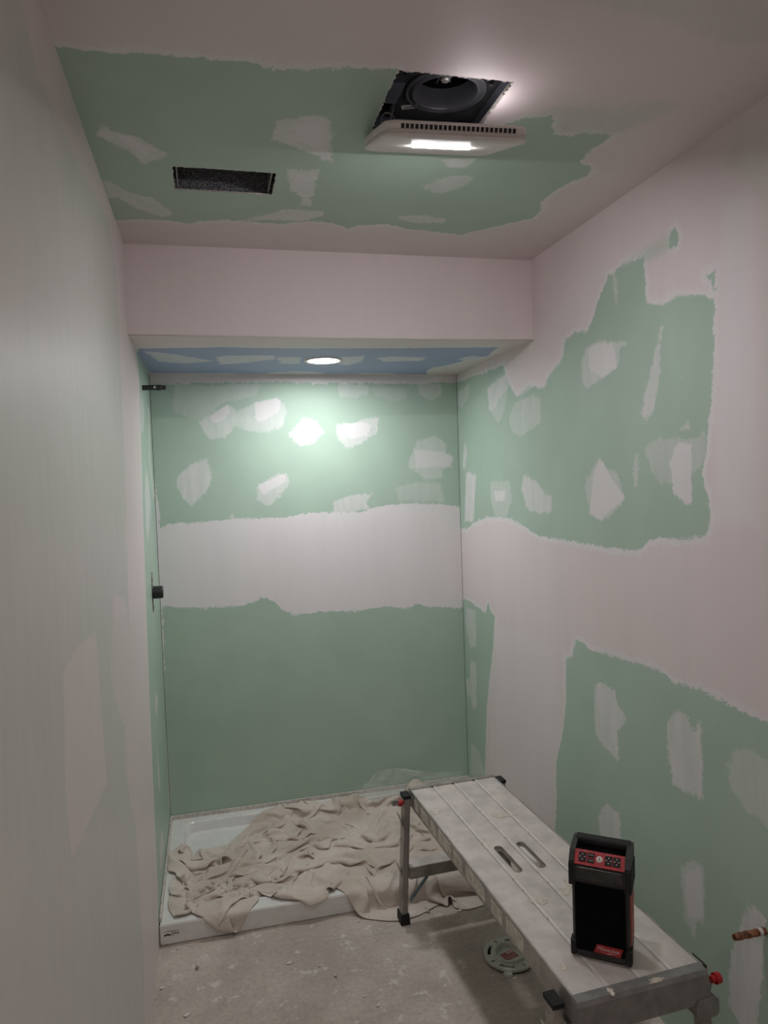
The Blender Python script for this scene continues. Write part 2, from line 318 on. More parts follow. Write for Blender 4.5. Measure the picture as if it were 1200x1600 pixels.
# ------------------------------------------------------------------ shapes of the compound, in metres on each surface
PAINT = {
'ceiling': [
  ('raw',1,[(-0.04,1.51),(0.073,1.518),(0.162,1.506),(0.253,1.503),(0.365,1.5),(0.418,1.518),(0.532,1.491),(0.662,1.47),(0.717,1.566),(0.939,1.668),(0.97,1.663),(1.007,1.616),(1.061,1.598),(1.074,1.595),(1.119,1.677),(1.158,1.681),(1.188,1.659),(1.273,1.655),(1.264,1.713),(1.263,1.78),(1.275,1.826),(1.31,1.828),(1.335,1.883),(1.301,1.951),(1.289,2.0),(1.29,2.105),(1.321,2.16),(1.325,2.228),(1.286,2.263),(1.242,2.312),(1.175,2.378),(1.144,2.422),(1.067,2.4),(0.948,2.385),(0.85,2.349),(0.768,2.373),(0.742,2.407),(0.68,2.362),(0.596,2.362),(0.517,2.397),(0.434,2.391),(0.323,2.39),(0.254,2.411),(0.233,2.437),(0.159,2.419),(0.087,2.418),(-0.04,2.447),(-0.04,2.145),(-0.04,1.803),(-0.04,1.617)]),
  ('ghost',0.4,[(0.975,1.637),(1.063,1.547),(1.182,1.526),(1.304,1.485),(1.355,1.505),(1.31,1.596),(1.278,1.658),(1.123,1.677),(1.076,1.598),(1.044,1.625)]),
  ('ghost',0.3,[(0.87,1.195),(1.261,1.04),(1.437,1.222),(1.311,1.266),(1.065,1.221)]),
  ('patch',0.85,[(0.441,1.728),(0.492,1.695),(0.535,1.682),(0.562,1.708),(0.603,1.926),(0.559,1.895),(0.487,1.845),(0.435,1.819)]),
  ('patch',0.8,[(0.041,1.806),(0.056,1.837),(0.106,1.854),(0.145,1.898),(0.187,1.948),(0.138,1.997),(0.123,2.023),(0.092,1.935),(0.026,1.868)]),
  ('patch',0.65,[(0.001,2.12),(0.065,2.202),(0.127,2.24),(0.181,2.36),(0.141,2.388),(0.062,2.309),(0.031,2.245),(-0.001,2.259)]),
  ('patch',0.8,[(0.494,1.983),(0.575,1.97),(0.583,2.123),(0.579,2.172),(0.594,2.23),(0.56,2.235),(0.555,2.165),(0.518,2.123),(0.499,2.046)]),
  ('patch',0.8,[(0.393,2.385),(0.488,2.299),(0.514,2.268),(0.64,2.266),(0.641,2.31),(0.575,2.359),(0.473,2.368)]),
  ('patch',0.6,[(0.882,2.035),(0.941,1.963),(0.986,1.938),(1.018,1.964),(0.996,2.036),(0.961,2.079)]),
  ('patch',0.7,[(0.87,2.276),(0.965,2.257),(1.041,2.275),(1.048,2.315),(0.931,2.326)]),
  ('patch',0.7,[(0.888,1.86),(0.979,1.838),(0.97,1.895),(0.93,1.901)]),
  ('core',0.9,[(0.475,1.738),(0.544,1.695),(0.57,1.786),(0.563,1.868),(0.499,1.815)]),
  ('core',0.9,[(0.061,1.855),(0.105,1.864),(0.139,1.916),(0.135,1.975),(0.098,1.923)]),
],
'soffit': [
  ('raw',1,[(0.009,2.919),(0.33,2.872),(0.583,2.882),(0.902,2.865),(1.437,2.812),(1.476,3.008),(1.386,3.235),(1.322,3.433),(1.363,3.564),(0.87,3.545),(0.395,3.549),(0.005,3.542),(-0.007,3.029)]),
  ('patch',0.8,[(0.028,2.972),(0.121,3.023),(0.291,3.19),(0.184,3.259),(0.067,3.216)]),
  ('patch',0.8,[(0.305,3.1),(0.334,3.056),(0.54,3.047),(0.548,3.135),(0.431,3.233),(0.323,3.285)]),
  ('patch',0.8,[(0.552,3.09),(0.651,3.086),(0.672,3.255),(0.591,3.257)]),
  ('patch',0.8,[(0.822,3.08),(0.923,3.031),(0.941,3.188),(0.894,3.29),(0.836,3.251)]),
  ('patch',0.8,[(0.985,3.092),(1.041,3.053),(1.209,3.065),(1.204,3.16),(1.04,3.185)]),
  ('patch',0.8,[(1.367,3.106),(1.401,3.011),(1.477,3.054),(1.417,3.173)]),
  ('patch',0.8,[(1.319,3.422),(1.324,3.321),(1.422,3.287),(1.421,3.503)]),
  ('patch',0.8,[(0.16,3.54),(0.395,3.538),(0.397,3.608),(0.26,3.609)]),
  ('patch',0.8,[(0.547,3.513),(0.681,3.466),(0.828,3.51),(0.803,3.581),(0.57,3.583)]),
  ('patch',0.8,[(0.993,3.52),(1.178,3.518),(1.196,3.591),(1.007,3.592)]),
],
'back': [
  ('comp',1,[(-0.019,1.474),(0.016,1.481),(0.055,1.504),(0.185,1.504),(0.354,1.518),(0.595,1.507),(0.69,1.525),(0.858,1.524),(1.002,1.524),(1.103,1.549),(1.235,1.556),(1.383,1.547),(1.534,1.524),(1.563,0.988),(1.521,0.991),(1.352,1.011),(1.276,1.03),(1.217,1.014),(1.085,1.031),(0.941,1.019),(0.839,1.027),(0.755,1.033),(0.645,1.022),(0.577,1.053),(0.55,1.09),(0.485,1.124),(0.429,1.099),(0.363,1.088),(0.205,1.088),(0.014,1.111),(-0.03,1.115)]),
  ('comp',1,[(-0.034,2.256),(1.556,2.263),(1.554,2.173),(1.27,2.164),(1.003,2.171),(0.808,2.165),(0.619,2.178),(0.343,2.172),(-0.038,2.167)]),
  ('comp',1,[(-0.011,1.761),(0.014,1.624),(0.02,1.442),(-0.013,0.065),(-0.078,0.075),(-0.034,1.262)]),
  ('patch',0.4,[(0.118,2.168),(0.22,2.161),(0.309,2.154),(0.395,2.167),(0.514,2.167),(0.498,2.107),(0.326,2.075),(0.271,2.009),(0.206,2.003),(0.099,2.031)]),
  ('patch',0.55,[(0.218,1.983),(0.258,2.016),(0.365,2.07),(0.395,2.027),(0.393,1.974),(0.345,1.915),(0.272,1.896),(0.242,1.937)]),
  ('patch',0.5,[(0.395,2.027),(0.47,2.067),(0.592,2.106),(0.641,2.038),(0.613,1.957),(0.531,1.931),(0.451,1.94),(0.393,1.961)]),
  ('patch',0.7,[(0.717,2.003),(0.785,1.982),(0.821,1.926),(0.767,1.872),(0.698,1.853),(0.658,1.902),(0.632,1.916),(0.681,1.956)]),
  ('patch',0.65,[(0.879,1.96),(1.003,1.979),(1.102,2.001),(1.087,1.915),(1.014,1.87),(0.934,1.844),(0.887,1.891)]),
  ('patch',0.75,[(0.111,1.728),(0.171,1.786),(0.249,1.81),(0.263,1.77),(0.257,1.697),(0.235,1.644),(0.162,1.59),(0.119,1.636),(0.103,1.689)]),
  ('patch',0.6,[(0.477,1.669),(0.535,1.708),(0.621,1.728),(0.64,1.684),(0.586,1.618),(0.53,1.572),(0.477,1.608)]),
  ('patch',0.75,[(0.861,1.586),(0.933,1.604),(1.055,1.611),(1.024,1.573),(1.037,1.537),(0.958,1.522),(0.859,1.524)]),
  ('patch',0.5,[(1.305,1.875),(1.396,1.899),(1.455,1.858),(1.453,1.815),(1.495,1.785),(1.481,1.735),(1.435,1.729),(1.426,1.679),(1.343,1.674),(1.249,1.742),(1.266,1.805)]),
  ('patch',0.38,[(1.179,1.637),(1.298,1.662),(1.418,1.65),(1.437,1.556),(1.28,1.562),(1.192,1.573)]),
  ('patch',0.4,[(0.897,2.166),(1.053,2.159),(1.051,2.11),(0.979,2.094),(0.902,2.104)]),
  ('patch',0.3,[(1.066,2.145),(1.241,2.145),(1.254,2.095),(1.18,2.075),(1.094,2.103)]),
  ('patch',0.45,[(1.308,2.166),(1.442,2.165),(1.432,2.101),(1.386,2.077),(1.32,2.109)]),
  ('patch',0.5,[(0.328,1.513),(0.355,1.539),(0.374,1.511)]),
  ('core',0.9,[(0.258,2.009),(0.362,2.072),(0.365,2.021),(0.295,1.969)]),
  ('core',0.9,[(0.483,2.073),(0.592,2.099),(0.611,2.079),(0.602,2.025),(0.506,1.979),(0.483,2.0)]),
  ('core',0.9,[(0.896,1.96),(1.017,1.979),(1.06,1.957),(1.043,1.901),(0.957,1.889),(0.89,1.918)]),
  ('core',0.9,[(0.48,1.676),(0.617,1.728),(0.622,1.685),(0.505,1.621)]),
  ('core',0.8,[(1.282,1.833),(1.438,1.815),(1.495,1.785),(1.474,1.735),(1.286,1.733)]),
],
'right': [
  ('raw',1,[(3.62,2.172),(3.123,2.162),(2.954,2.162),(2.924,2.092),(2.837,2.012),(2.796,2.019),(2.718,2.041),(2.576,2.009),(2.529,2.056),(2.463,2.076),(2.42,2.108),(2.397,2.161),(2.319,2.174),(2.246,2.163),(2.201,2.203),(2.156,2.262),(2.105,2.312),(2.028,2.319),(1.942,2.318),(1.908,2.308),(1.909,2.277),(1.899,2.173),(1.842,2.152),(1.745,2.158),(1.668,2.138),(1.607,2.112),(1.616,1.928),(1.627,1.847),(1.639,1.793),(1.651,1.71),(1.668,1.664),(1.643,1.611),(1.638,1.569),(1.645,1.519),(1.65,1.501),(1.75,1.487),(1.847,1.484),(1.914,1.467),(1.97,1.434),(2.074,1.434),(2.314,1.432),(2.63,1.434),(2.727,1.45),(2.884,1.486),(2.984,1.493),(3.188,1.488),(3.385,1.449),(3.465,1.411),(3.62,1.417)]),
  ('raw',1,[(1.646,2.184),(1.6,2.188),(1.603,2.135),(1.641,2.176)]),
  ('raw',1,[(1.79,2.336),(1.764,2.347),(1.75,2.325),(1.753,2.29),(1.783,2.293)]),
  ('ghost',0.5,[(1.956,2.326),(1.824,2.338),(1.775,2.34),(1.765,2.293),(1.838,2.286),(1.902,2.294)]),
  ('ghost',0.22,[(1.57,2.429),(1.524,2.5),(1.421,2.481),(1.374,1.721),(1.438,1.268),(1.443,2.317)]),
  ('raw',1,[(3.62,1.04),(3.493,1.042),(3.37,1.032),(3.256,1.02),(3.214,1.079),(3.181,1.036),(3.136,1.023),(3.176,0.857),(3.223,0.707),(3.272,0.551),(3.306,0.338),(3.328,0.155),(3.62,0.055),(3.62,0.457),(3.62,0.762)]),
  ('raw',1,[(2.447,0.987),(2.402,1.009),(2.367,1.075),(2.256,1.063),(2.074,1.075),(1.888,1.088),(1.832,1.085),(1.805,1.067),(1.657,1.079),(1.548,1.073),(1.44,1.067),(1.283,1.057),(1.144,1.02),(1.148,-0.077),(2.844,-1.26),(2.594,-0.184),(2.576,0.263),(2.552,0.367),(2.55,0.541),(2.484,0.701),(2.455,0.821)]),
  ('patch',0.6,[(2.287,2.057),(2.248,2.105),(2.179,2.112),(1.978,2.077),(2.044,2.068),(2.062,2.012),(2.167,1.989),(2.254,1.97),(2.28,2.001)]),
  ('patch',0.75,[(1.831,2.096),(1.821,2.087),(1.839,2.022),(1.836,1.976),(1.876,1.851),(1.916,1.831),(1.94,1.849),(1.914,1.91),(1.878,1.983)]),
  ('patch',0.8,[(3.161,2.088),(2.942,2.117),(2.917,2.056),(2.951,1.991),(3.043,1.954),(3.136,1.987)]),
  ('patch',0.4,[(3.047,2.121),(2.917,2.056),(2.967,1.958),(3.03,1.917),(3.105,1.959)]),
  ('patch',0.7,[(2.968,2.168),(2.715,2.094),(2.694,2.027),(2.824,2.009),(2.916,2.079)]),
  ('patch',0.5,[(2.912,1.918),(2.852,1.992),(2.671,1.998),(2.612,1.975),(2.606,1.886),(2.807,1.84),(2.887,1.87)]),
  ('patch',0.5,[(3.543,2.124),(3.386,2.137),(3.411,2.068),(3.511,2.036),(3.549,2.057)]),
  ('patch',0.6,[(3.466,1.866),(3.444,1.804),(3.478,1.724),(3.517,1.725),(3.498,1.806)]),
  ('patch',0.9,[(3.468,1.704),(3.33,1.688),(3.385,1.456),(3.513,1.45)]),
  ('patch',0.4,[(3.143,1.654),(2.929,1.653),(2.912,1.572),(2.968,1.5),(3.091,1.483),(3.143,1.567)]),
  ('patch',0.75,[(2.777,1.68),(2.666,1.652),(2.586,1.599),(2.535,1.598),(2.538,1.528),(2.747,1.531),(2.807,1.619)]),
  ('patch',0.55,[(2.177,1.729),(2.145,1.693),(2.081,1.683),(2.033,1.598),(2.118,1.535),(2.185,1.516),(2.245,1.539),(2.278,1.622),(2.267,1.659)]),
  ('patch',0.4,[(1.925,1.752),(1.839,1.774),(1.677,1.76),(1.654,1.794),(1.651,1.71),(1.723,1.647),(1.843,1.64),(1.894,1.679)]),
  ('patch',0.6,[(1.975,1.73),(1.954,1.729),(1.964,1.632),(1.981,1.632)]),
  ('patch',0.5,[(2.086,2.324),(2.061,2.317),(2.053,2.203),(2.065,2.205)]),
  ('patch',0.5,[(1.731,1.807),(1.719,1.814),(1.698,1.783),(1.731,1.786),(1.754,1.791)]),
  ('core',0.9,[(2.24,2.095),(2.179,2.11),(2.082,2.091),(2.062,2.012),(2.15,1.991),(2.234,2.03)]),
  ('core',0.9,[(3.108,1.611),(2.975,1.618),(2.978,1.571),(3.086,1.562)]),
  ('core',0.9,[(2.177,1.725),(2.033,1.598),(2.177,1.519),(2.254,1.539),(2.222,1.677)]),
  ('core',0.9,[(1.804,1.7),(1.767,1.758),(1.704,1.748),(1.708,1.588),(1.73,1.584),(1.788,1.617)]),
  ('patch',0.8,[(2.242,0.934),(2.203,0.96),(2.113,0.96),(2.097,0.916),(2.039,0.887),(2.1,0.824),(2.103,0.731),(2.156,0.736),(2.239,0.762),(2.248,0.861)]),
  ('patch',0.8,[(1.836,0.934),(1.794,0.986),(1.743,0.989),(1.707,0.952),(1.688,0.991),(1.68,0.809),(1.675,0.772),(1.748,0.769),(1.813,0.771),(1.835,0.857)]),
  ('patch',0.5,[(1.577,0.913),(1.55,0.964),(1.49,0.983),(1.407,0.957),(1.409,0.811),(1.512,0.82),(1.568,0.849)]),
  ('patch',0.75,[(2.241,0.474),(2.182,0.546),(2.101,0.547),(2.096,0.462),(2.225,0.399)]),
  ('patch',0.6,[(1.779,0.531),(1.727,0.588),(1.679,0.584),(1.682,0.424),(1.719,0.406),(1.726,0.355),(1.77,0.392)]),
  ('patch',0.85,[(1.537,0.531),(1.496,0.581),(1.457,0.578),(1.47,0.388),(1.491,0.253),(1.531,0.222),(1.594,0.269),(1.575,0.415)]),
  ('patch',0.6,[(3.518,1.001),(3.392,1.007),(3.395,0.823),(3.491,0.802),(3.545,0.928)]),
  ('patch',0.6,[(3.484,0.736),(3.402,0.734),(3.411,0.509),(3.476,0.475),(3.51,0.571)]),
  ('patch',0.6,[(3.562,0.618),(3.506,0.625),(3.491,0.546),(3.544,0.531)]),
  ('patch',0.5,[(3.511,0.296),(3.389,0.279),(3.325,0.193),(3.535,0.11)]),
  ('core',0.8,[(1.767,0.521),(1.703,0.58),(1.682,0.558),(1.688,0.432),(1.757,0.4)]),
  ('cool',0.8,[(1.589,2.374),(1.463,2.339),(1.444,1.527),(1.64,1.51),(1.624,1.816),(1.602,2.187)]),
  ('cool',0.6,[(3.163,1.013),(2.628,1.044),(2.471,0.953),(2.496,0.449),(2.613,0.241),(3.301,0.237),(3.225,0.706)]),
],
'left': [
  ('raw',1,[(2.821,2.229),(3.581,2.21),(3.654,1.692),(3.666,1.452),(3.697,1.101),(3.588,0.638),(3.493,0.207),(3.554,0.08),(2.773,0.052),(2.698,0.097),(2.747,0.165),(2.759,0.33),(2.77,0.543),(2.794,0.777),(2.818,1.013),(2.842,1.203),(2.867,1.394),(2.906,1.612),(2.973,1.886),(3.029,2.093),(2.958,2.211)]),
  ('patch',0.7,[(3.141,1.757),(3.247,1.706),(3.282,1.607),(3.08,1.461),(3.004,1.523),(3.044,1.663)]),
  ('patch',0.6,[(3.115,2.08),(3.196,2.002),(3.1,1.907),(3.0,1.899),(3.043,2.022)]),
  ('patch',0.6,[(3.405,2.046),(3.506,2.049),(3.425,1.787),(3.572,1.642),(3.45,1.627),(3.313,1.814)]),
  ('patch',0.7,[(3.073,0.843),(3.186,0.795),(3.095,0.731),(2.992,0.783)]),
  ('patch',0.7,[(3.033,0.641),(3.087,0.45),(2.996,0.448),(2.983,0.571)]),
  ('patch',0.7,[(3.066,0.277),(3.139,0.159),(2.886,0.18),(2.916,0.28)]),
  ('ghost',0.43,[(0.935,2.287),(1.196,2.465),(1.34,2.376),(1.712,2.399),(2.257,2.46),(2.389,2.341),(2.38,2.005),(2.353,1.746),(2.3,1.512),(2.274,1.302),(2.208,1.125),(2.067,1.037),(2.006,0.936),(2.087,0.796),(2.167,0.704),(2.174,0.49),(2.205,0.277),(2.141,0.051),(0.73,1.162)]),
  ('core',0.95,[(1.638,1.379),(1.655,1.214),(1.686,1.024),(1.263,1.067),(1.242,1.189),(1.268,1.318),(1.274,1.381),(1.41,1.394)]),
  ('core',0.95,[(1.953,1.408),(2.198,1.362),(2.257,1.228),(2.208,1.125),(2.067,1.037),(2.0,1.059),(1.926,1.116),(1.814,1.244),(1.875,1.308)]),
  ('core',0.4,[(1.657,2.216),(1.765,2.166),(1.694,2.077),(1.518,2.036)]),
  ('core',0.3,[(1.81,2.164),(2.035,2.208),(1.988,1.918),(1.744,1.687),(2.134,1.435),(1.64,1.385),(1.418,1.641),(1.422,1.874)]),
],
}
def poly_sd(P, poly):
    """signed distance, positive inside"""
    V = np.array(poly, float); n = len(V)
    d = np.full(len(P), 1e9); ins = np.zeros(len(P), bool)
    for i in range(n):
        a = V[i]; b = V[(i+1) % n]; e = b-a; w = P-a
        t = np.clip((w@e)/max(e@e, 1e-12), 0, 1)
        q = w-t[:, None]*e
        d = np.minimum(d, (q*q).sum(1))
        c = (a[1] > P[:, 1]) != (b[1] > P[:, 1])
        with np.errstate(divide='ignore', invalid='ignore'):
            xi = (b[0]-a[0])*(P[:, 1]-a[1])/(b[1]-a[1])+a[0]
        ins ^= c & (P[:, 0] < xi)
    d = np.sqrt(d); return np.where(ins, d, -d)
def surface(name, us, vs, to3, key, mat, flip=False, holes=()):
    us, vs = np.array(us), np.array(vs)
    U, V = np.meshgrid(us, vs, indexing='ij'); P = np.stack([U.ravel(), V.ravel()], 1)
    nu, nv = len(us), len(vs)
    I, J = np.meshgrid(np.arange(nu-1), np.arange(nv-1), indexing='ij'); I, J = I.ravel(), J.ravel()
    cu, cv = (us[I]+us[I+1])/2, (vs[J]+vs[J+1])/2
    keep = np.ones(len(I), bool)
    for h in holes: keep &= ~((cu > h[0]) & (cu < h[1]) & (cv > h[2]) & (cv < h[3]))
    I, J = I[keep], J[keep]
    a = I*nv+J; F = np.stack([a, a+nv, a+nv+1, a+1], 1)
    if flip: F = F[:, ::-1]
    me = bpy.data.meshes.new(name)
    me.vertices.add(len(P)); me.vertices.foreach_set('co', to3(P).ravel())
    me.loops.add(F.size); me.loops.foreach_set('vertex_index', F.ravel())
    me.polygons.add(len(F)); me.polygons.foreach_set('loop_start', np.arange(len(F))*4)
    me.polygons.foreach_set('loop_total', np.full(len(F), 4)); me.update(); me.validate()
    for kind in ('raw', 'comp', 'patch', 'core', 'ghost', 'cool'):
        d = np.full(len(P), -1.0); al = np.zeros(len(P))
        for k, av, poly in PAINT.get(key, []):
            if k != kind: continue
            s = poly_sd(P, poly); m = s > d; d = np.where(m, s, d); al = np.where(m, av, al)
        if key == 'back' and kind == 'raw': d[:] = 1
        if kind == 'ghost' and key == 'left': pass
        for nm, arr in (('d_'+kind, d), ('a_'+kind, al)):
            at = me.attributes.new(nm, 'FLOAT', 'POINT'); at.data.foreach_set('value', arr.astype(np.float32))
    return struct(link(name, me, mat))
def lines(a, b, step, extra=()):
    v = list(np.linspace(a, b, max(2, int(round((b-a)/step))+1)))
    for e in extra:
        i = int(np.argmin([abs(q-e) for q in v])); v[i] = e
    return sorted(v)

# ------------------------------------------------------------------ room shell
FANH = (.665, .925, 1.472, 1.752)
DUCTH = (.191, .467, 2.010, 2.165)
surface('floor_concrete', [0, W], [NEAR, PANF+.05], lambda P: np.c_[P, np.zeros(len(P))], 'none', M_conc).name = 'floor'
surface('wall_right', lines(NEAR, D, .01), lines(0, H, .01), lambda P: np.c_[np.full(len(P), W), P], 'right', M_green, True)
surface('wall_left', lines(NEAR, D, .008), lines(0, H, .012), lambda P: np.c_[np.zeros(len(P)), P], 'left', M_left)
surface('wall_back', lines(.002, W-.002, .01), lines(0, SOF, .01), lambda P: np.c_[P[:, 0], np.full(len(P), D), P[:, 1]], 'back', M_green)
surface('ceiling', lines(0, W, .01, FANH[:2]+DUCTH[:2]), lines(NEAR, BULK, .01, FANH[2:]+DUCTH[2:]), lambda P: np.c_[P, np.full(len(P), H)], 'ceiling', M_ceil, True, (FANH, DUCTH))
surface('ceiling_soffit', lines(0, W, .01), lines(BULK, D, .01), lambda P: np.c_[P, np.full(len(P), SOF)], 'soffit', M_blue, True)
surface('wall_bulkhead', lines(0, W, .05), lines(SOF, H, .05), lambda P: np.c_[P[:, 0], np.full(len(P), BULK), P[:, 1]], 'none', M_green)
surface('wall_near', lines(0, W, .2), lines(0, H, .2), lambda P: np.c_[P[:, 0], np.full(len(P), NEAR), P[:, 1]], 'none', M_green, True)
# dark backing sheet added behind the open corner joints to make them dark
bm = bmesh.new(); box(bm, -.03, W+.03, D+.004, D+.02, 0, H); struct(obj('wall_dark_backing', bm, M_dark))
# thin corner bead line along the bulkhead edge
bm = bmesh.new(); tube(bm, (0, BULK, SOF), (W, BULK, SOF), .0022, n=10); struct(obj('trim_bulkhead_bead', bm, M_grille, smooth=True))

# torn board edges round the two openings in the ceiling
def ragged_edge(name, h, seed, wd=.004, t=.0127):
    rng = random.Random(seed); bm = bmesh.new()
    x0, x1, y0, y1 = h
    def strip(a, b, inw):
        n = 70; prev = None
        for i in range(n+1):
            p = Vector(a).lerp(Vector(b), i/n); j = max(0, .35+.9*mnoise.noise(Vector((i*.45, seed*3.1, a[0]*9+a[1]*7)))+.25*(rng.random()-.5))*wd
            q = p+Vector(inw)*j
            cur = [bm.verts.new((p.x, p.y, H+.0005)), bm.verts.new((q.x, q.y, H-.0008*rng.random())), bm.verts.new((p.x, p.y, H+t))]
            if prev:
                bm.faces.new((prev[0], cur[0], cur[1], prev[1])); bm.faces.new((prev[1], cur[1], cur[2], prev[2]))
            prev = cur
    strip((x0, y0, 0), (x1, y0, 0), (0, 1, 0)); strip((x1, y0, 0), (x1, y1, 0), (-1, 0, 0))
    strip((x1, y1, 0), (x0, y1, 0), (0, -1, 0)); strip((x0, y1, 0), (x0, y0, 0), (1, 0, 0))
    return struct(obj(name, bm, M_cut))
ragged_edge('trim_fan_opening', FANH, 3, .006); ragged_edge('trim_duct_opening', DUCTH, 4, .004, .004)

# ------------------------------------------------------------------ lined duct opening
dx0, dx1, dy0, dy1 = DUCTH
bm = bmesh.new(); z0, z1 = H+.005, H+.17
for a in ((dx0-.03, dx0-.015, dy0-.03, dy1+.03, z0, z1), (dx1+.012, dx1+.03, dy0-.03, dy1+.03, z0, z1), (dx0-.03, dx1+.03, dy0-.03, dy0-.012, z0, z1), (dx0-.03, dx1+.03, dy1+.01, dy1+.03, z0, z1), (dx0-.03, dx1+.03, dy0-.03, dy1+.03, z1, z1+.01)): box(bm, *a)
dt = thing('air_duct', 'rectangular ceiling duct opening with black fibrous lining, left of the fan', 'duct', ((dx0+dx1)/2, (dy0+dy1)/2, H+.013))
bmesh.ops.translate(bm, verts=bm.verts, vec=-Vector(dt.location)); obj('duct_lining', bm, M_duct, dt)
for x in (dx0+.010, dx1-.012):
    bm = B(x-.001, x+.001, dy0, dy1, H+.006, H+.05); bmesh.ops.translate(bm, verts=bm.verts, vec=-Vector(dt.location)); obj('metal_flange', bm, M_alu2, dt)

# ------------------------------------------------------------------ exhaust fan housing and its hanging grille
fx0, fx1, fy0, fy1 = FANH
fc = ((fx0+fx1)/2, (fy0+fy1)/2, H+.013)
fan = thing('exhaust_fan', 'open dark metal fan housing recessed in the ceiling with round blower inlet', 'fan', fc)
def fobj(name, bm, mat, **k):
    bmesh.ops.translate(bm, verts=bm.verts, vec=-Vector(fc)); return obj(name, bm, mat, fan, **k)
bm = bmesh.new(); z0, z1 = H+.013, H+.20
for a in ((fx0-.012, fx0-.008, fy0-.01, fy1+.01, z0, z1), (fx1+.008, fx1+.012, fy0-.01, fy1+.01, z0, z1), (fx0-.012, fx1+.012, fy0-.014, fy0-.01, z0, z1), (fx0-.012, fx1+.012, fy1+.008, fy1+.012, z0, z1), (fx0-.012, fx1+.012, fy0-.014, fy1+.012, z1, z1+.004)): box(bm, *a)
fobj('housing', bm, M_housing)
M_ring = simple('satin_black_ring', srgb(.30, .30, .32), .35, .2, var=.05)
bcx, bcy, bz = .818, 1.612, H+.045
ring = [(bcx+.080*math.cos(2*PI*i/48), bcy+.080*math.sin(2*PI*i/48)) for i in range(48)]
fobj('blower_plate', plate(rrect(fx0+.045, fx1+.006, fy0+.004, fy1+.004, .01), [ring], bz, bz+.004), M_bplast)
bm = bmesh.new(); lathe(bm, [(.094, bz), (.094, bz-.004), (.091, bz-.007), (.088, bz-.004), (.087, bz-.002), (.081, bz-.002), (.078, bz-.008), (.075, bz-.009), (.072, bz-.004), (.069, bz+.012), (.068, bz+.04)], 56, (bcx, bcy, 0)); fobj('inlet_ring', bm, M_ring, smooth=True)
bm = bmesh.new(); lathe(bm, [(.0001, bz+.028), (.016, bz+.030), (.026, bz+.045), (.050, bz+.060), (.066, bz+.070), (.068, bz+.12)], 40, (bcx, bcy, 0)); fobj('blower_wheel', bm, M_housing, smooth=True)
bm = bmesh.new(); lathe(bm, [(.0001, bz+.020), (.008, bz+.020), (.011, bz+.024), (.011, bz+.030)], 24, (bcx, bcy, 0)); fobj('hub_nut', bm, M_alu2, smooth=True)
for k in range(12):
    t = 2*PI*k/12; bm = B(-.0012, .0012, .030, .064, bz+.050, bz+.066, mat=Matrix.Translation((bcx, bcy, 0))@Matrix.Rotation(t, 4, 'Z')); fobj('blade', bm, M_housing)
bm = bmesh.new(); box(bm, fx1-.03, fx1-.008, fy0+.01, fy0+.05, bz-.012, bz); fobj('bracket', bm, M_rubber)
bm = bmesh.new(); tube(bm, (fx1-.02, fy0+.08, bz), (fx1-.02, fy0+.08, bz-.012), .006); fobj('peg', bm, M_rubber)
bm = bmesh.new()
for k in range(5): box(bm, fx0+.012+k*.006, fx0+.014+k*.006, fy0+.01, fy0+.13, H+.05, H+.052+.01)
box(bm, fx0+.006, fx0+.046, fy0+.10, fy0+.19, H+.03, H+.06); fobj('junction_box', bm, M_housing)
tf = Matrix.Translation((fx0+.089, fy0+.222, bz-.0015))@Matrix.Rotation(math.radians(158), 4, 'Z')@Matrix.Rotation(PI, 4, 'X')
STK = tf
bm = plate(rrect(-.019, .019, -.0085, .0085, .003), [], -.0008, .0008, Matrix.Translation(-Vector(fc))@tf); obj('certification_sticker', bm, M_grille, fan)['label'] = 'small white sticker with black letters'
text_obj('sticker_text', 'HVI', .016, M_ink, fan, Matrix.Translation(-Vector(fc))@tf@Matrix.Translation((0, 0, .001)))
bm = bmesh.new(); wc = Vector((fx0+.028, fy0+.19, H-.012))
path_tube(bm, [wc+Vector((.017*math.cos(t), .010*math.sin(t), .026*math.sin(t))) for t in [2*PI*i/24 for i in range(24)]], .0016, closed=True)
path_tube(bm, [wc+Vector((-.015, 0, -.015)), wc+Vector((.004, .002, .004)), wc+Vector((.012, 0, .03)), wc+Vector((.016, .01, .05))], .0014)
fobj('wire_spring', bm, M_alu2, smooth=True)['label'] = 'pale looped mounting wire'

# grille: a rounded square cover, near edge hanging lower
gA = math.radians(19)
grille = thing('fan_grille', 'white rounded square fan cover with lit bar, hanging tilted below the ceiling opening', 'vent cover', (.808, 1.632, 2.4585), rot=(gA, 0, math.radians(-4)))
G = .160
bm = bmesh.new()
def L(h, r, z): return [(x, y, z) for x, y in rrect(-h, h, -h, h, r, 8)]
loft(bm, [L(G-.012, .026, .026), L(G-.004, .03, .024), L(G, .032, .018), L(G, .032, .010), L(G-.002, .032, .008)]); obj('cover_frame', bm, M_grille, grille, smooth=False)
bm = bmesh.new(); loft(bm, [L(G-.004, .03, .008), L(G-.004, .03, .003)]); obj('vent_gap', bm, M_grille, grille)
bm = bmesh.new(); loft(bm, [L(G-.003, .03, .003), L(G+.001, .034, .000), L(G+.001, .034, -.004), L(G-.003, .032, -.007), L(G-.012, .03, -.009)]); obj('face_panel', bm, M_grille, grille, smooth=False)
slotm = B(-.0032, .0032, -.0012, .0012, -.0045, .0045); so = None
for k in range(25):
    x = -.122+k*.0102
    if so is None: so = obj('vent_slot', slotm, M_slot, grille); q = so
    else: q = so.copy(); COL.objects.link(q)
    q.parent = grille; q.location = (x, -G-.0003, .0135)
bm = bmesh.new(); loft(bm, [[(x, y, -.0085) for x, y in rrect(-.073, .067, -.014, .014, .0135, 8)], [(x, y, -.0115) for x, y in rrect(-.071, .065, -.012, .012, .0118, 8)]])
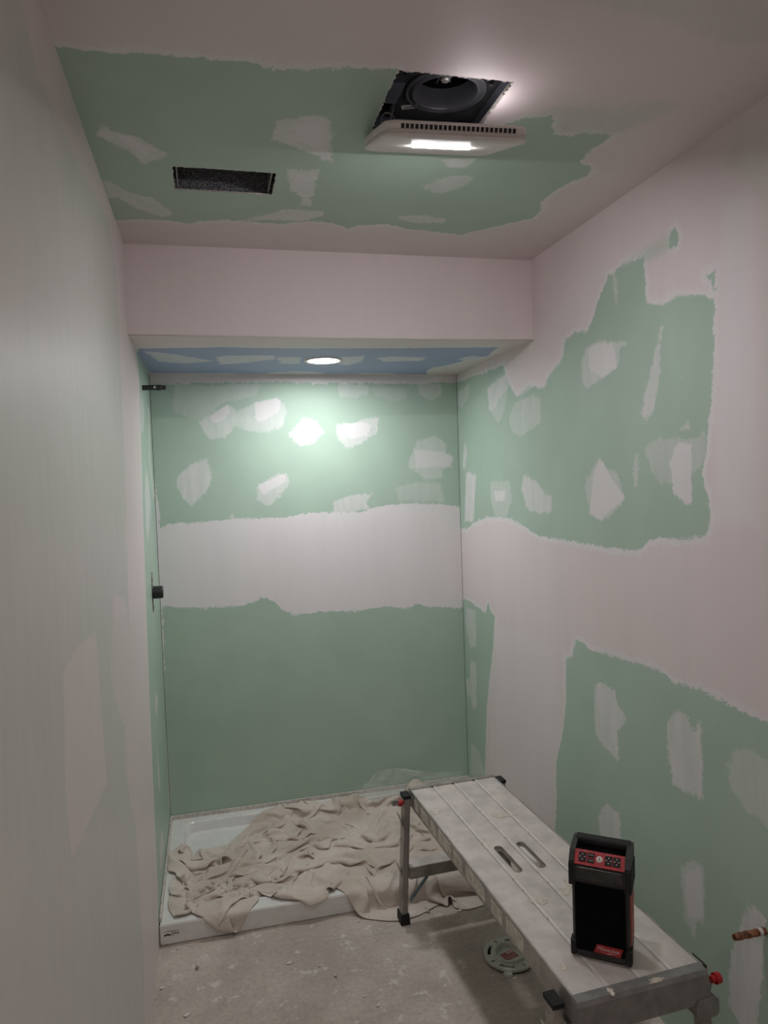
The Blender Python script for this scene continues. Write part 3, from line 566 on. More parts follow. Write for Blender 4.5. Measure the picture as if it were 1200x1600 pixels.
o = obj('light_bar', bm, emis('fan_led', (1, .97, 1), FAN_LIGHT), grille); o['label'] = 'glowing white light bar'
o.location = (0, -.02, 0)
obj('inferred_led_module', B(.020, .110, -.095, -.050, .020, .031), emis('led_spill', (1, .95, .98), 3.5), grille)['label'] = 'unseen lit module inferred above the cover, added for the ceiling glow'  # unseen glowing block, inferred from the ceiling glow and added to produce it

# ------------------------------------------------------------------ recessed light in the soffit
pl = thing('recessed_light', 'round white recessed ceiling light, switched on, in the blue soffit', 'light', (.762, 3.155, SOF))
bm = bmesh.new(); lathe(bm, [(.086, 0), (.085, -.004), (.080, -.006), (.066, -.004), (.062, -.001), (.062, 0)], 56); obj('trim_ring', bm, M_grille, pl, smooth=True)
bm = bmesh.new(); lathe(bm, [(.0001, -.0042), (.04, -.0040), (.0655, -.003)], 56); o = obj('lens', bm, emis('soffit_led', (.97, .99, 1), POT_LIGHT), pl); o['label'] = 'glowing white lens'

# ------------------------------------------------------------------ pipe stubs
t = thing('shower_arm_nipple', 'thin black threaded pipe stub high on the left shower wall', 'pipe', (0, 3.150, 2.094))
bm = bmesh.new(); lathe(bm, [(.0001, -.01), (.0105, -.01), (.0105, .060), (.0115, .062), (.0115, .074), (.0095, .076), (.0095, .094), (.0001, .094)], 20, axis='x'); obj('pipe', bm, M_bplast, t, smooth=False)
bm = bmesh.new(); bm.faces.new([bm.verts.new(p) for p in ((.045, -.0118, -.004), (.055, -.0118, -.003), (.052, -.0115, .006), (.047, -.0115, .005))]); obj('white_mark', bm, M_chip, t)
t = thing('valve_stub', 'short thick black valve cylinder midway up the left shower wall', 'valve', (0, 3.158, 1.240))
bm = bmesh.new(); lathe(bm, [(.0001, -.01), (.026, -.01), (.0265, .002), (.026, .040), (.0245, .0435), (.0001, .0435)], 32, axis='x')
for v in bm.verts: v.co += Vector((0, 1, 1))*.0012*mnoise.noise(v.co*90)
obj('sleeve', bm, M_bplast, t, smooth=False)
bm = bmesh.new(); rng = random.Random(5)
out = []
for i in range(46):
    a = 2*PI*i/46; rr = (.015+.012*rng.random()); out.append((rr*math.cos(a)*1.0, (.072+.02*rng.random())*math.sin(a)))
bm.faces.new([bm.verts.new((.0012, y, z)) for y, z in out]); obj('cut_out', bm, M_dark, t)['label'] = 'ragged dark slot cut in the board'
cr_m = bmesh.new()
for i in range(30):
    a = rng.random()*2*PI; y, z = .016*math.cos(a)+rng.uniform(-.004, .004), .078*math.sin(a)+rng.uniform(-.01, .01); s = rng.uniform(.001, .0035)
    box(cr_m, 0, .003+s*.5, y-s, y+s, z-s*1.6, z+s*1.6)
o = obj('torn_paper', cr_m, M_cut, t); o['kind'] = 'stuff'
t = thing('copper_supply_pipe', 'tarnished copper water pipe stub sticking out of the right wall', 'pipe', (W, 1.457, .545))
bm = bmesh.new()
prof = [(.0001, .01), (.0085, .01)]+[(.0085+.0006*math.sin(i*1.7), -.006*i) for i in range(14)]+[(.0070, -.0895), (.0062, -.088), (.0060, -.070), (.0001, -.070)]
lathe(bm, prof, 20, axis='x')
for v in bm.verts: v.co += Vector((.3, 1, 1))*.0008*mnoise.noise(v.co*220)
obj('pipe', bm, M_copper, t, smooth=True)
bm = bmesh.new(); lathe(bm, [(.0089, -.010), (.0095, -.012), (.0094, -.018), (.0088, -.020)], 20, axis='x'); obj('tape_wrap', bm, M_chip, t, smooth=True)['label'] = 'white band round the copper pipe'

# ------------------------------------------------------------------ shower base
sb = thing('shower_tray', 'low white acrylic shower base filling the alcove floor', 'shower tray', (0, PANF, 0))
YB = D-PANF-.002
bm = bmesh.new()
def PL(x0, x1, y0, y1, r, z): return [(x, y, z) for x, y in rrect(x0, x1, y0, y1, r, 8)]
loft(bm, [PL(.003, W-.003, 0, YB, .004, .003), PL(.003, W-.003, 0, YB, .004, PANH-.006), PL(.006, W-.006, .003, YB-.003, .006, PANH), PL(.060, W-.060, .078, YB-.050, .062, PANH-.001),
          PL(.065, W-.065, .083, YB-.055, .060, PANH-.006), PL(.078, W-.078, .100, YB-.068, .055, .032), PL(.10, W-.10, .122, YB-.09, .05, .026)])
obj('basin', bm, M_white, sb, smooth=False)
bm = bmesh.new()
box(bm, .002, W-.002, YB-.010, YB, PANH, PANH+.018); box(bm, .002, .010, .02, YB-.012, PANH, PANH+.016); box(bm, W-.010, W-.002, .02, YB-.012, PANH, PANH+.016)
obj('tiling_flange', bm, M_cut, sb)['label'] = 'plaster-smeared upstand along the walls'
lm = Matrix.Translation((.052, -.0006, .040))@Matrix.Rotation(PI/2, 4, 'X')
text_obj('printed_letters', 'DNI', .016, M_ink, sb, lm@Matrix.Translation((.006, 0, 0)))
bm = bmesh.new()
lf = lm@Matrix.Translation((-.022, -.001, 0))
for s in (-1, 0, 1):
    P = [(s*.0075+.0042*math.cos(t)*(1+.3*math.cos(2*t)), .0036*math.sin(t)-abs(s)*.002, 0) for t in [2*PI*i/10 for i in range(10)]]
    bm.faces.new([bm.verts.new(lf@Vector(p)) for p in P])
obj('printed_emblem', bm, M_ink, sb)
bm = bmesh.new(); box(bm, -.030, .018, .010, .0112, 0, .0003, mat=lm)
obj('printed_rule', bm, M_ink, sb)
# ------------------------------------------------------------------ toilet flange
fl = thing('closet_flange', 'round white plastic toilet flange set in the concrete floor', 'flange', (1.198, 2.287, 0), rotz=.25)
def arc_slot(a0, a1, r, w, n=10):
    o_ = [((r+w)*math.cos(a0+(a1-a0)*i/n), (r+w)*math.sin(a0+(a1-a0)*i/n)) for i in range(n+1)]
    return o_+[((r-w)*math.cos(a1-(a1-a0)*i/n), (r-w)*math.sin(a1-(a1-a0)*i/n)) for i in range(n+1)]
circ = lambda r, n=56: [(r*math.cos(2*PI*i/n), r*math.sin(2*PI*i/n)) for i in range(n)]
slots = [arc_slot(PI/2*k+.45, PI/2*k+1.15, .071, .0055) for k in range(4)]+[arc_slot(PI/2*k+.02, PI/2*k+.10, .074, .008, 3) for k in range(4)]
obj('flange_ring', plate(circ(.090), slots+[circ(.050, 40)], .006, .014), M_pvc, fl)
bm = bmesh.new(); lathe(bm, [(.088, .001), (.088, .0058), (.085, .002), (.05, .002)], 40); obj('dark_recess', bm, M_dark, fl)
bm = bmesh.new(); lathe(bm, [(.055, .014), (.0545, .022), (.050, .022), (.047, .012), (.044, -.001)], 48); obj('hub', bm, M_pvc, fl, smooth=True)
bm = bmesh.new(); lathe(bm, [(.0001, .005), (.046, .005)], 40); obj('knockout_disc', bm, M_pvc, fl)
obj('red_label', B(-.026, .026, -.018, .020, .0054, .0062), simple('faded_red_label', srgb(.60, .36, .35), .6, var=.12, scale=150), fl)['label'] = 'faded red printed label'
bm = bmesh.new(); box(bm, -.004, .024, .008, .016, .0064, .0068)
for r in range(3):
    for c in range(5): box(bm, -.022+c*.009, -.016+c*.009, -.014+r*.006, -.0125+r*.006, .0064, .0068)
obj('label_print', bm, M_print, fl)
for k in range(4):
    a = PI/2*k+.78+.5; bm = bmesh.new(); lathe(bm, [(.0001, .0135), (.005, .0135), (.006, .012)], 12, (.074*math.cos(a), .074*math.sin(a), 0)); obj('screw', bm, M_cut, fl)
for k, (a, s) in enumerate(((4.0, .014),)):
    bm = bmesh.new(); lathe(bm, [(.0001, .010), (s, .009), (s+.002, .001)], 14, (.094*math.cos(a), .094*math.sin(a), 0)); obj('compound_blob', bm, M_pvc, fl)

M_endlight = simple('polished_rib', srgb(.86, .83, .81), .4, .3, var=.04)
# ------------------------------------------------------------------ work platform
bench = thing('work_platform', 'aluminium step platform, dusty with joint compound, standing across the floor', 'work platform', (1.170, 1.4245, 0), rotz=math.radians(2.65))
LB, HW, ZT = 1.193, .171, .500
pw = HW*2/4
for k in range(4):
    x0, x1 = -HW+k*pw, -HW+(k+1)*pw
    x0 += .0006; x1 -= .0006
    holes = []
    if k in (1, 2):
        cx = -.047 if k == 1 else .031
        holes = [rrect(cx-.0135, cx+.0135, .530, .690, .0134, 6)]
    bm = plate([(x0, .026), (x1, .026), (x1, LB-.012), (x0, LB-.012)], holes, ZT-.016, ZT-.0015)
    o = obj('deck_plank', bm, M_alu, bench)
    for rx in ((x0+.002, x0+.010), (x1-.010, x1-.002)):
        if (k, rx[0] < (x0+x1)/2) in ((1, True), (3, True), (2, True)):
            obj('raised_rib', B(rx[0], rx[1], .026, LB-.012, ZT-.0015, ZT+.0005), M_endlight, o)
    if holes:
        rim = plate(rrect(cx-.0150, cx+.0150, .5285, .6915, .0149, 6), [rrect(cx-.0130, cx+.0130, .5305, .6895, .0129, 6)], ZT-.010, ZT-.0002)
        obj('handle_slot_rim', rim, M_alu2, o)
bm0 = bmesh.new(); lathe(bm0, [(.0001, .0016), (.0025, .0014), (.0040, 0)], 10); rv = None
for y in (.30, .50, .72, .92, .44, .16):
    for x in (-.083, .003, .0875):
        if rv is None: rv = obj('rivet', bm0, M_alu2, bench, smooth=True); q = rv
        else: q = rv.copy(); COL.objects.link(q)
        q.location = (x, y+(.01 if x > 0 else 0), ZT-.0003)
for s in (-1, 1):
    bm = bmesh.new()
    xo = s*(HW+.004); xi = s*(HW-.001)
    box(bm, min(xo, xi), max(xo, xi), .02, LB-.006, ZT-.060, ZT)
    box(bm, min(s*(HW-.02), xo), max(s*(HW-.02), xo), .02, LB-.006, ZT-.062, ZT-.059)
    o = obj('side_rail', bm, M_alu2, bench)
    if s < 0:
        for y0, y1, dz in ((.26, .36, 0), (.385, .455, .006), (.50, .64, 0), (.67, .74, .004), (.765, .88, 0), (.905, .955, 0), (.985, 1.06, .005), (1.09, 1.13, 0)):
            obj('worn_sticker', B(xo-.0007, xo, y0, y1, ZT-.052, ZT-.010-dz), M_stick, o)
# end members
bm = bmesh.new(); loft(bm, [[(-HW-.006, -.006, ZT-.075), (HW+.004, -.006, ZT-.075), (HW+.004, .022, ZT-.075), (-HW-.006, .022, ZT-.075)],
                            [(-HW-.006, -.004, ZT-.008), (HW+.0, -.004, ZT-.008), (HW+.0, .026, ZT-.008), (-HW-.006, .026, ZT-.008)],
                            [(-HW-.004, .001, ZT+.002), (HW-.002, .001, ZT+.002), (HW-.002, .027, ZT+.002), (-HW-.004, .027, ZT+.002)]])
obj('end_member', bm, M_endgrey, bench, bev=.002)
bm = bmesh.new(); loft(bm, [[(x, y, z) for x, z in rrect(HW-.040, HW+.022, ZT-.108, ZT-.062, .012, 4)] for y in (-.012, .024)]); obj('corner_bracket', bm, M_endgrey, bench)
bm = bmesh.new(); box(bm, -HW-.004, HW+.004, LB-.012, LB+.008, ZT-.055, ZT+.002); obj('end_member', bm, M_alu2, bench, bev=.0015)
for k in (-1, 0, 1): obj('end_rivet', B(k*pw-.006, k*pw+.006, LB-.017, LB-.010, ZT-.001, ZT+.0008), M_slot, bench)
# leg frames: two uprights, a step and a strap each
def leg_frame(y, dirn):
    """dirn +1 far end, -1 near end"""
    dz = .018 if dirn < 0 else -.004
    for s in (-1, 1):
        xt, xb = s*(HW+.024), s*(HW+.048); yb = y+dirn*(.004 if dirn > 0 else .045)
        M_ = Matrix.Identity(4)
        bm = bmesh.new()
        def sec(cx, cy, z, a=.0125, b=.020): return [(cx-a, cy-b, z), (cx+a*.7, cy-b, z), (cx+a*.7, cy-b+.004, z), (cx+a, cy-b+.004, z), (cx+a, cy+b, z), (cx-a, cy+b, z)]
        loft(bm, [sec(xb, yb, .035), sec(xt, y, ZT-.014-max(dz, 0))])
        up_ = obj('leg', bm, M_alu2, bench)
        for q in (-.005, .004):      # pressed channel lines down the front face
            b2 = bmesh.new(); loft(b2, [[(xb+q-.0012, yb-.0212, .05), (xb+q+.0012, yb-.0212, .05), (xb+q+.0012, yb-.0196, .05), (xb+q-.0012, yb-.0196, .05)], [(xt+q-.0012, y-.0212, ZT-.05), (xt+q+.0012, y-.0212, ZT-.05), (xt+q+.0012, y-.0196, ZT-.05), (xt+q-.0012, y-.0196, ZT-.05)]])
            obj('channel_line', b2, M_endgrey, up_)
        b2 = bmesh.new(); loft(b2, [[(xb-.018, yb-.026, .0005), (xb+.018, yb-.026, .0005), (xb+.018, yb+.026, .0005), (xb-.018, yb+.026, .0005)], [(xb-.017, yb-.025, .040), (xb+.016, yb-.025, .040), (xb+.016, yb+.025, .040), (xb-.017, yb+.025, .040)]])
        obj('rubber_foot', b2, M_rubber, up_, bev=.003)
        b2 = B(xt-.016, xt+.013, y-.024, y+.024, ZT-.022-dz, ZT-.010-dz); obj('hinge_cap', b2, M_rubber, up_, bev=.004)
        ky = y-.060 if dirn < 0 else y-.006
        b2 = bmesh.new()
        if s == -dirn:        # the two knobs that the photograph shows
            kx = xt if dirn > 0 else xt-.016
            tube(b2, (kx+s*.010, ky, ZT-.035), (kx+s*.022, ky, ZT-.035), .008); tube(b2, (kx+s*.020, ky, ZT-.035), (kx+s*.034, ky, ZT-.035), .013, .012)
            kn = obj('release_knob', b2, M_red, up_, bev=.001); kn['label'] = 'red release knob'
        else: b2.free()
        if dirn > 0 and s < 0:
            b2 = bmesh.new(); box(b2, xt-.056, xt-.032, ky-.004, ky+.006, ZT-.042, ZT-.022); obj('latch_plate', b2, M_alu2, up_, bev=.002)
        for zc in (.40, .21):
            f = (zc-.035)/(ZT-.047); cx = xb+(xt-xb)*f+s*.0125; cy = yb+(y-yb)*f
            b2 = bmesh.new(); loft(b2, [[(cx+s*a_, cy-.010, zc+b_), (cx+s*a_, cy+.012, zc+b_), (cx+s*(a_+.003), cy+.012, zc+b_), (cx+s*(a_+.003), cy-.010, zc+b_)] for a_, b_ in ((0, -.028), (.004, -.01), (.012, .012), (.016, .026))])
            obj('spring_clip', b2, M_alu2, up_)
    f = (.20-.035)/(ZT-.047); hx = HW+.024+(.024)*(1-f)-.012
    yy = y+dirn*(.004 if dirn > 0 else .045)*(1-f)
    obj('step', B(-hx, hx, yy-.030, yy+.032, .176, .218), M_alu2, bench, bev=.002)
    obj('step_tread', B(-hx+.004, hx-.004, yy-.028, yy+.030, .218, .2205), M_alu, bench)
    obj('cross_member', B(-HW-.014, HW+.014, y-.018, y+.018, ZT-.112 if dirn < 0 else ZT-.05, ZT-.085 if dirn < 0 else ZT-.018), M_alu2, bench)
    for s in (-1, 1):
        bm = bmesh.new(); w = .009
        loft(bm, [[(s*(hx-.002), yy-.026, .085), (s*(hx-.002), yy-.022, .085), (s*(hx-.002), yy-.022, .085+2*w), (s*(hx-.002), yy-.026, .085+2*w)], [(s*(hx-.075), yy-.026, .170), (s*(hx-.075), yy-.022, .170), (s*(hx-.075), yy-.022, .170+2*w), (s*(hx-.075), yy-.026, .170+2*w)]])
        obj('brace_strap', bm, M_brace, bench)['label'] = 'blue-grey diagonal strap'
leg_frame(LB-.022, 1); leg_frame(.070, -1)
# dried compound on the deck
def splat(name, cx, cy, rx, ry, seed, parent, z, mat=M_paste, thick=.0012):
    rng = random.Random(seed); ph = [rng.random()*6 for _ in range(4)]; bm = bmesh.new()
    P = []
    for i in range(28):
        t = 2*PI*i/28; r = 1+.28*math.sin(2*t+ph[0])+.20*math.sin(3*t+ph[1])+.15*math.sin(5*t+ph[2])+.1*math.sin(9*t+ph[3])
        P.append((cx+rx*r*math.cos(t), cy+ry*r*math.sin(t)))
    loft(bm, [[(x, y, z) for x, y in P], [(cx+(x-cx)*.93, cy+(y-cy)*.93, z+thick) for x, y in P]], cap0=False)
    return obj(name, bm, mat, parent)
for i, (x, y, a, b) in enumerate(((.045, .88, .018, .016), (.078, .865, .030, .006), (.030, .40, .022, .015), (-.065, .38, .026, .013), (.060, .43, .012, .02), (-.145, .98, .016, .02), (-.14, .12, .008, .012), (.0, .24, .012, .01))):
    splat('compound_splatter', x, y, a, b, 50+i, bench, ZT-.0014)
splat('compound_splatter', .035, .006, .022, .006, 77, bench, ZT+.002); splat('compound_splatter', -.085, .008, .008, .01, 78, bench, ZT+.002)

# ------------------------------------------------------------------ jobsite speaker
RW, RD, RH = .0705, .046, .268
rad = thing('jobsite_radio', 'black portable jobsite speaker with red control strip, standing on the platform', 'radio', (1.145, 1.562, ZT+.0003), rotz=math.radians(-38))
bm = bmesh.new()
def RL(w, d, z, r=.014, dy=0): return [(x, y+dy, z) for x, y in rrect(-w, w, -d, d, r, 3)]
loft(bm, [RL(RW-.010, RD-.008, .0), RL(RW-.002, RD-.001, .009), RL(RW-.001, RD, .034), RL(RW-.003, RD-.003, .040), RL(RW-.003, RD-.003, .186), RL(RW, RD, .192), RL(RW, RD, .226)])
obj('body', bm, M_bplast, rad)
bm = bmesh.new(); loft(bm, [[(x, -RD+.0035, z) for x, z in rrect(-RW+.011, RW-.011, .018, .186, .006, 3)], [(x, -RD-.0005, z) for x, z in rrect(-RW+.014, RW-.014, .021, .183, .005, 3)]]); obj('speaker_grille', bm, M_blk, rad)
for s in (-1, 1):
    bm = bmesh.new(); loft(bm, [[(x, y, z) for x, y in rrect(s*(RW-.006)-.007, s*(RW-.006)+.0075, -RD-.002, -RD+.030, .006, 3)] for z in (.006, .040)]); obj('corner_guard', bm, M_rubber, rad)
    bm = bmesh.new(); loft(bm, [[(x, y, z) for x, y in rrect(s*(RW-.006)-.009, s*(RW-.006)+.009, -RD-.002, RD+.002, .006, 3)] for z in (.180, .230)]); obj('corner_guard', bm, M_rubber, rad)
for x0, x1 in ((RW-.006, RW-.0005), (-RW+.0034, -RW+.008)):
    obj('side_panel', B(x0, x1, -RD+.020, RD-.012, .042, .178), M_redside, rad)['label'] = 'dusty red side panel'
bm = bmesh.new(); loft(bm, [[(x, y, z) for x, z in rrect(-RW+.010, RW-.010, .192, .233, .004, 2)] for y in (-RD+.01, -RD-.003)]); obj('display_bezel', bm, M_bplast, rad)
bm = bmesh.new(); loft(bm, [[(x, y, z) for x, z in rrect(-RW+.017+q, RW-.017-q, .198+q, .229-q, .003, 2)] for y, q in ((-RD-.0028, 0), (-RD-.0042, .001))]); obj('display', bm, M_screen, rad)
tl = Matrix.Translation((0, -RD+.0125, .2465))@Matrix.Rotation(math.radians(42), 4, 'X')      # control strip slopes back
panel = obj('control_panel', plate([(-RW+.012, -.0185), (RW-.012, -.0185), (RW-.012, .0175), (-RW+.012, .0175)], [], -.004, .001, tl), M_red, rad); panel['label'] = 'red control strip with black buttons'
for cx, kind in ((-.040, 'sq'), (-.020, 'bars'), (.0, 'dial'), (.021, 'sq'), (.040, 'sq')):
    if kind == 'dial':
        bm = bmesh.new(); lathe(bm, [(.0001, .0040), (.0062, .0038), (.0078, .001)], 20, (cx, 0, 0)); bmesh.ops.transform(bm, matrix=tl, verts=bm.verts); obj('power_button', bm, M_grille, panel, smooth=True)['label'] = 'round white power button'
        obj('power_mark', B(cx-.0008, cx+.0008, -.0035, .0035, .0039, .0044, mat=tl), M_ink, panel)
    elif kind == 'bars':
        for dy in (-.0065, .0065): obj('button', B(cx-.0085, cx+.0085, dy-.0048, dy+.0048, .001, .0028, mat=tl), M_rubber, panel, bev=.0008)
        for dy in (-.0065, .0065): obj('button_mark', B(cx-.006, cx+.006, dy-.0004, dy+.0006, .0028, .0032, mat=tl), M_print, panel)
    else:
        obj('button', B(cx-.0085, cx+.0085, -.0115, .0110, .001, .0026, mat=tl), M_rubber, panel, bev=.0008)
        bm = bmesh.new()
        for q in ((0, .006), (0, -.006), (-.005, 0), (.005, 0)): box(bm, cx+q[0]-.0013, cx+q[0]+.0013, q[1]-.0012, q[1]+.0012, .0026, .0031, mat=tl)
        o = obj('button_mark', bm, M_print, panel)
for s in (-1, 1):
    bm = bmesh.new(); x0, x1 = sorted((s*(RW-.012), s*(RW+.001)))
    P = [(-RD-.0015, .222), (-RD, .240), (-RD+.018, .259), (RD-.020, RH-.002), (RD, RH-.004), (RD+.004, .240), (RD+.001, .220)]
    loft(bm, [[(x, y, z) for y, z in P] for x in (x0, x1)]); obj('handle_post', bm, M_bplast, rad, bev=.002)
bm = bmesh.new(); loft(bm, [[(x, y, z) for y, z in rrect(RD-.026, RD+.003, RH-.018, RH, .006, 3)] for x in (-RW+.006, RW-.006)]); obj('handle', bm, M_rubber, rad)
obj('handle_well', B(-RW+.012, RW-.012, -RD+.026, RD-.006, .2262, .2280), M_slot, rad)
obj('rear_wall', B(-RW+.012, RW-.012, RD-.008, RD-.002, .226, .246), M_rubber, rad)
bt = Matrix.Translation((.017, -RD-.0018, .033))@Matrix.Scale(1.1, 4)@Matrix.Rotation(PI/2, 4, 'X')
bm = bmesh.new(); loft(bm, [[bt@Vector((x, y, z)) for x, y in ((-.030, -.009), (.026, -.010), (.032, .009), (-.023, .010))] for z in (-.0018, .0002)]); bdg = obj('badge', bm, M_logo, rad); bdg['label'] = 'red badge with pale lettering'
text_obj('badge_lettering', 'Milwaukee', .0125, M_print, bdg, bt@Matrix.Translation((.001, .002, .0006))@Matrix.Scale(.86, 4, (1, 0, 0)), shear=.15)
bm = bmesh.new(); bm.faces.new([bm.verts.new(bt@Vector(p)) for p in ((-.020, -.0045, .0007), (.002, -.0062, .0007), (.000, -.0050, .0007), (.022, -.0040, .0007), (-.002, -.0078, .0007), (.000, -.0068, .0007))]); obj('badge_bolt', bm, M_print, bdg)

# ------------------------------------------------------------------ plaster chips and crumbs on the floor
def chip(x, y, s, rot, seed, label, curl=.25, asp=.55):
    rng = random.Random(seed); bm = bmesh.new(); n = 9; P = []
    for i in range(n):
        t = 2*PI*i/n; r = s*(.75+.5*rng.random()); px, py = r*math.cos(t), r*asp*math.sin(t)
        P.append((px, py, .001+curl*abs(px)*abs(px)/s))
    loft(bm, [[(a, b, c) for a, b, c in P], [(a, b, c+.0018) for a, b, c in P]])
    o = obj('plaster_chip', bm, M_chip); o.location = (x, y, .0004); o.rotation_euler = (0, 0, rot)
    return tag(o, label, 'plaster chip', 'plaster chips on the concrete')

CHIPS = [
  (0.136, 2.54, 0.011, 1.7, 'crescent-shaped white plaster chip lying apart on the open concrete left', 1.5),
  (0.025, 2.468, 0.01, 0.6, 'triangular plaster chip close to the left wall', 0.3),
  (0.047, 2.474, 0.005, 1.4, 'tiny chip right beside the triangular plaster chip near the left wall', 0.2),
  (0.108, 2.317, 0.013, 0.5, 'long pointed plaster chip at the bottom edge of the photo', 0.2),
  (0.843, 2.673, 0.009, 0, 'heart-shaped plaster chip just left of the black platform foot', 0.4),
  (0.783, 2.648, 0.009, -0.5, 'curved plaster chip in front of the shower base, second left of the platform foot', 0.6),
  (0.733, 2.634, 0.005, 0.3, 'tiny chip just in front of the curved plaster chip by the shower tray', 0.3),
  (0.594, 2.361, 0.008, 2.1, 'upright curled plaster chip in the middle of the open floor', 1.2),
  (0.668, 2.239, 0.006, 0, 'small chip just behind the slim pale chip, low in the middle of the floor', 0.2),
  (0.703, 2.187, 0.008, 0.4, 'slim pale plaster chip low in the middle of the floor', 0.3),
  (1.001, 2.62, 0.012, 1.9, 'folded plaster chip right of the black platform foot', 0.9),
  (1.121, 2.588, 0.011, 0.2, 'flat plaster chip under the platform near its left edge', 0.2),
  (0.775, 2.506, 0.004, 0.2, 'speck-like chip on the open floor left of the black platform foot', 0.2),
  (0.82, 2.121, 0.005, 1, 'tiny chip at the bottom edge, beside the shadow of the platform', 0.2),
  (1.138, 2.194, 0.005, 1, 'tiny chip left of centre at the front rim of the toilet flange', 0.2),
  (1.168, 2.179, 0.007, 0.3, 'plaster chip touching the front of the toilet flange', 0.3),
  (0.551, 2.428, 0.005, 0.2, 'tiny plaster chip alone on the bare centre floor, left of the upright curled one', 0.2),
  (0.276, 2.655, 0.004, 0.9, 'tiny plaster chip close along the foot of the shower tray front, left half', 0.2),
  (0.064, 2.665, 0.006, 1.5, 'small standing plaster chip below the printed corner of the shower base', 0.5),
  (0.45, 2.472, 0.01, 0.2, 'plaster chip among pale smears left of centre floor', 0.2)]
for i, (x, y, s, a, lb, cu) in enumerate(CHIPS): chip(x, y, s, a, 100+i, lb, cu)
rng = random.Random(9); bm = bmesh.new()
for i in range(420):
    x, y = rng.uniform(.02, 1.45), rng.uniform(1.3, 2.68)
    if (x-1.198)**2+(y-2.287)**2 < .011: continue
    if rng.random() < .35: x, y = .52+rng.gauss(0, .09), 2.30+rng.gauss(0, .09)
    if not (.01 < x < 1.5 and 1.2 < y < 2.69): continue
    s = rng.uniform(.0007, .0028); c = (x, y, .0004)
    v = [bm.verts.new((c[0]+rng.uniform(-s, s), c[1]+rng.uniform(-s, s), c[2]+q)) for q in (0, 0, 0, s*.9)]
    for f in ((0, 1, 2), (0, 3, 1), (1, 3, 2), (2, 3, 0)): bm.faces.new([v[k] for k in f])
o = obj('plaster_crumbs', bm, M_chip); o['kind'] = 'stuff'; tag(o, 'tiny pale plaster crumbs scattered over the concrete floor', 'crumbs')
rng = random.Random(10)
bm = bmesh.new()
for i in range(110):
    x, y = rng.uniform(.03, .70), PANF+rng.uniform(.006, .07)
    s = rng.uniform(.0008, .0024)
    v = [bm.verts.new((x+rng.uniform(-s, s), y+rng.uniform(-s, s), PANH+q)) for q in (0, 0, 0, s*.6)]
    for f in ((0, 1, 2), (0, 3, 1), (1, 3, 2), (2, 3, 0)): bm.faces.new([v[k] for k in f])
o = obj('rim_dust', bm, M_endgrey, sb); o['kind'] = 'stuff'
for v in o.data.vertices: v.co.y -= PANF

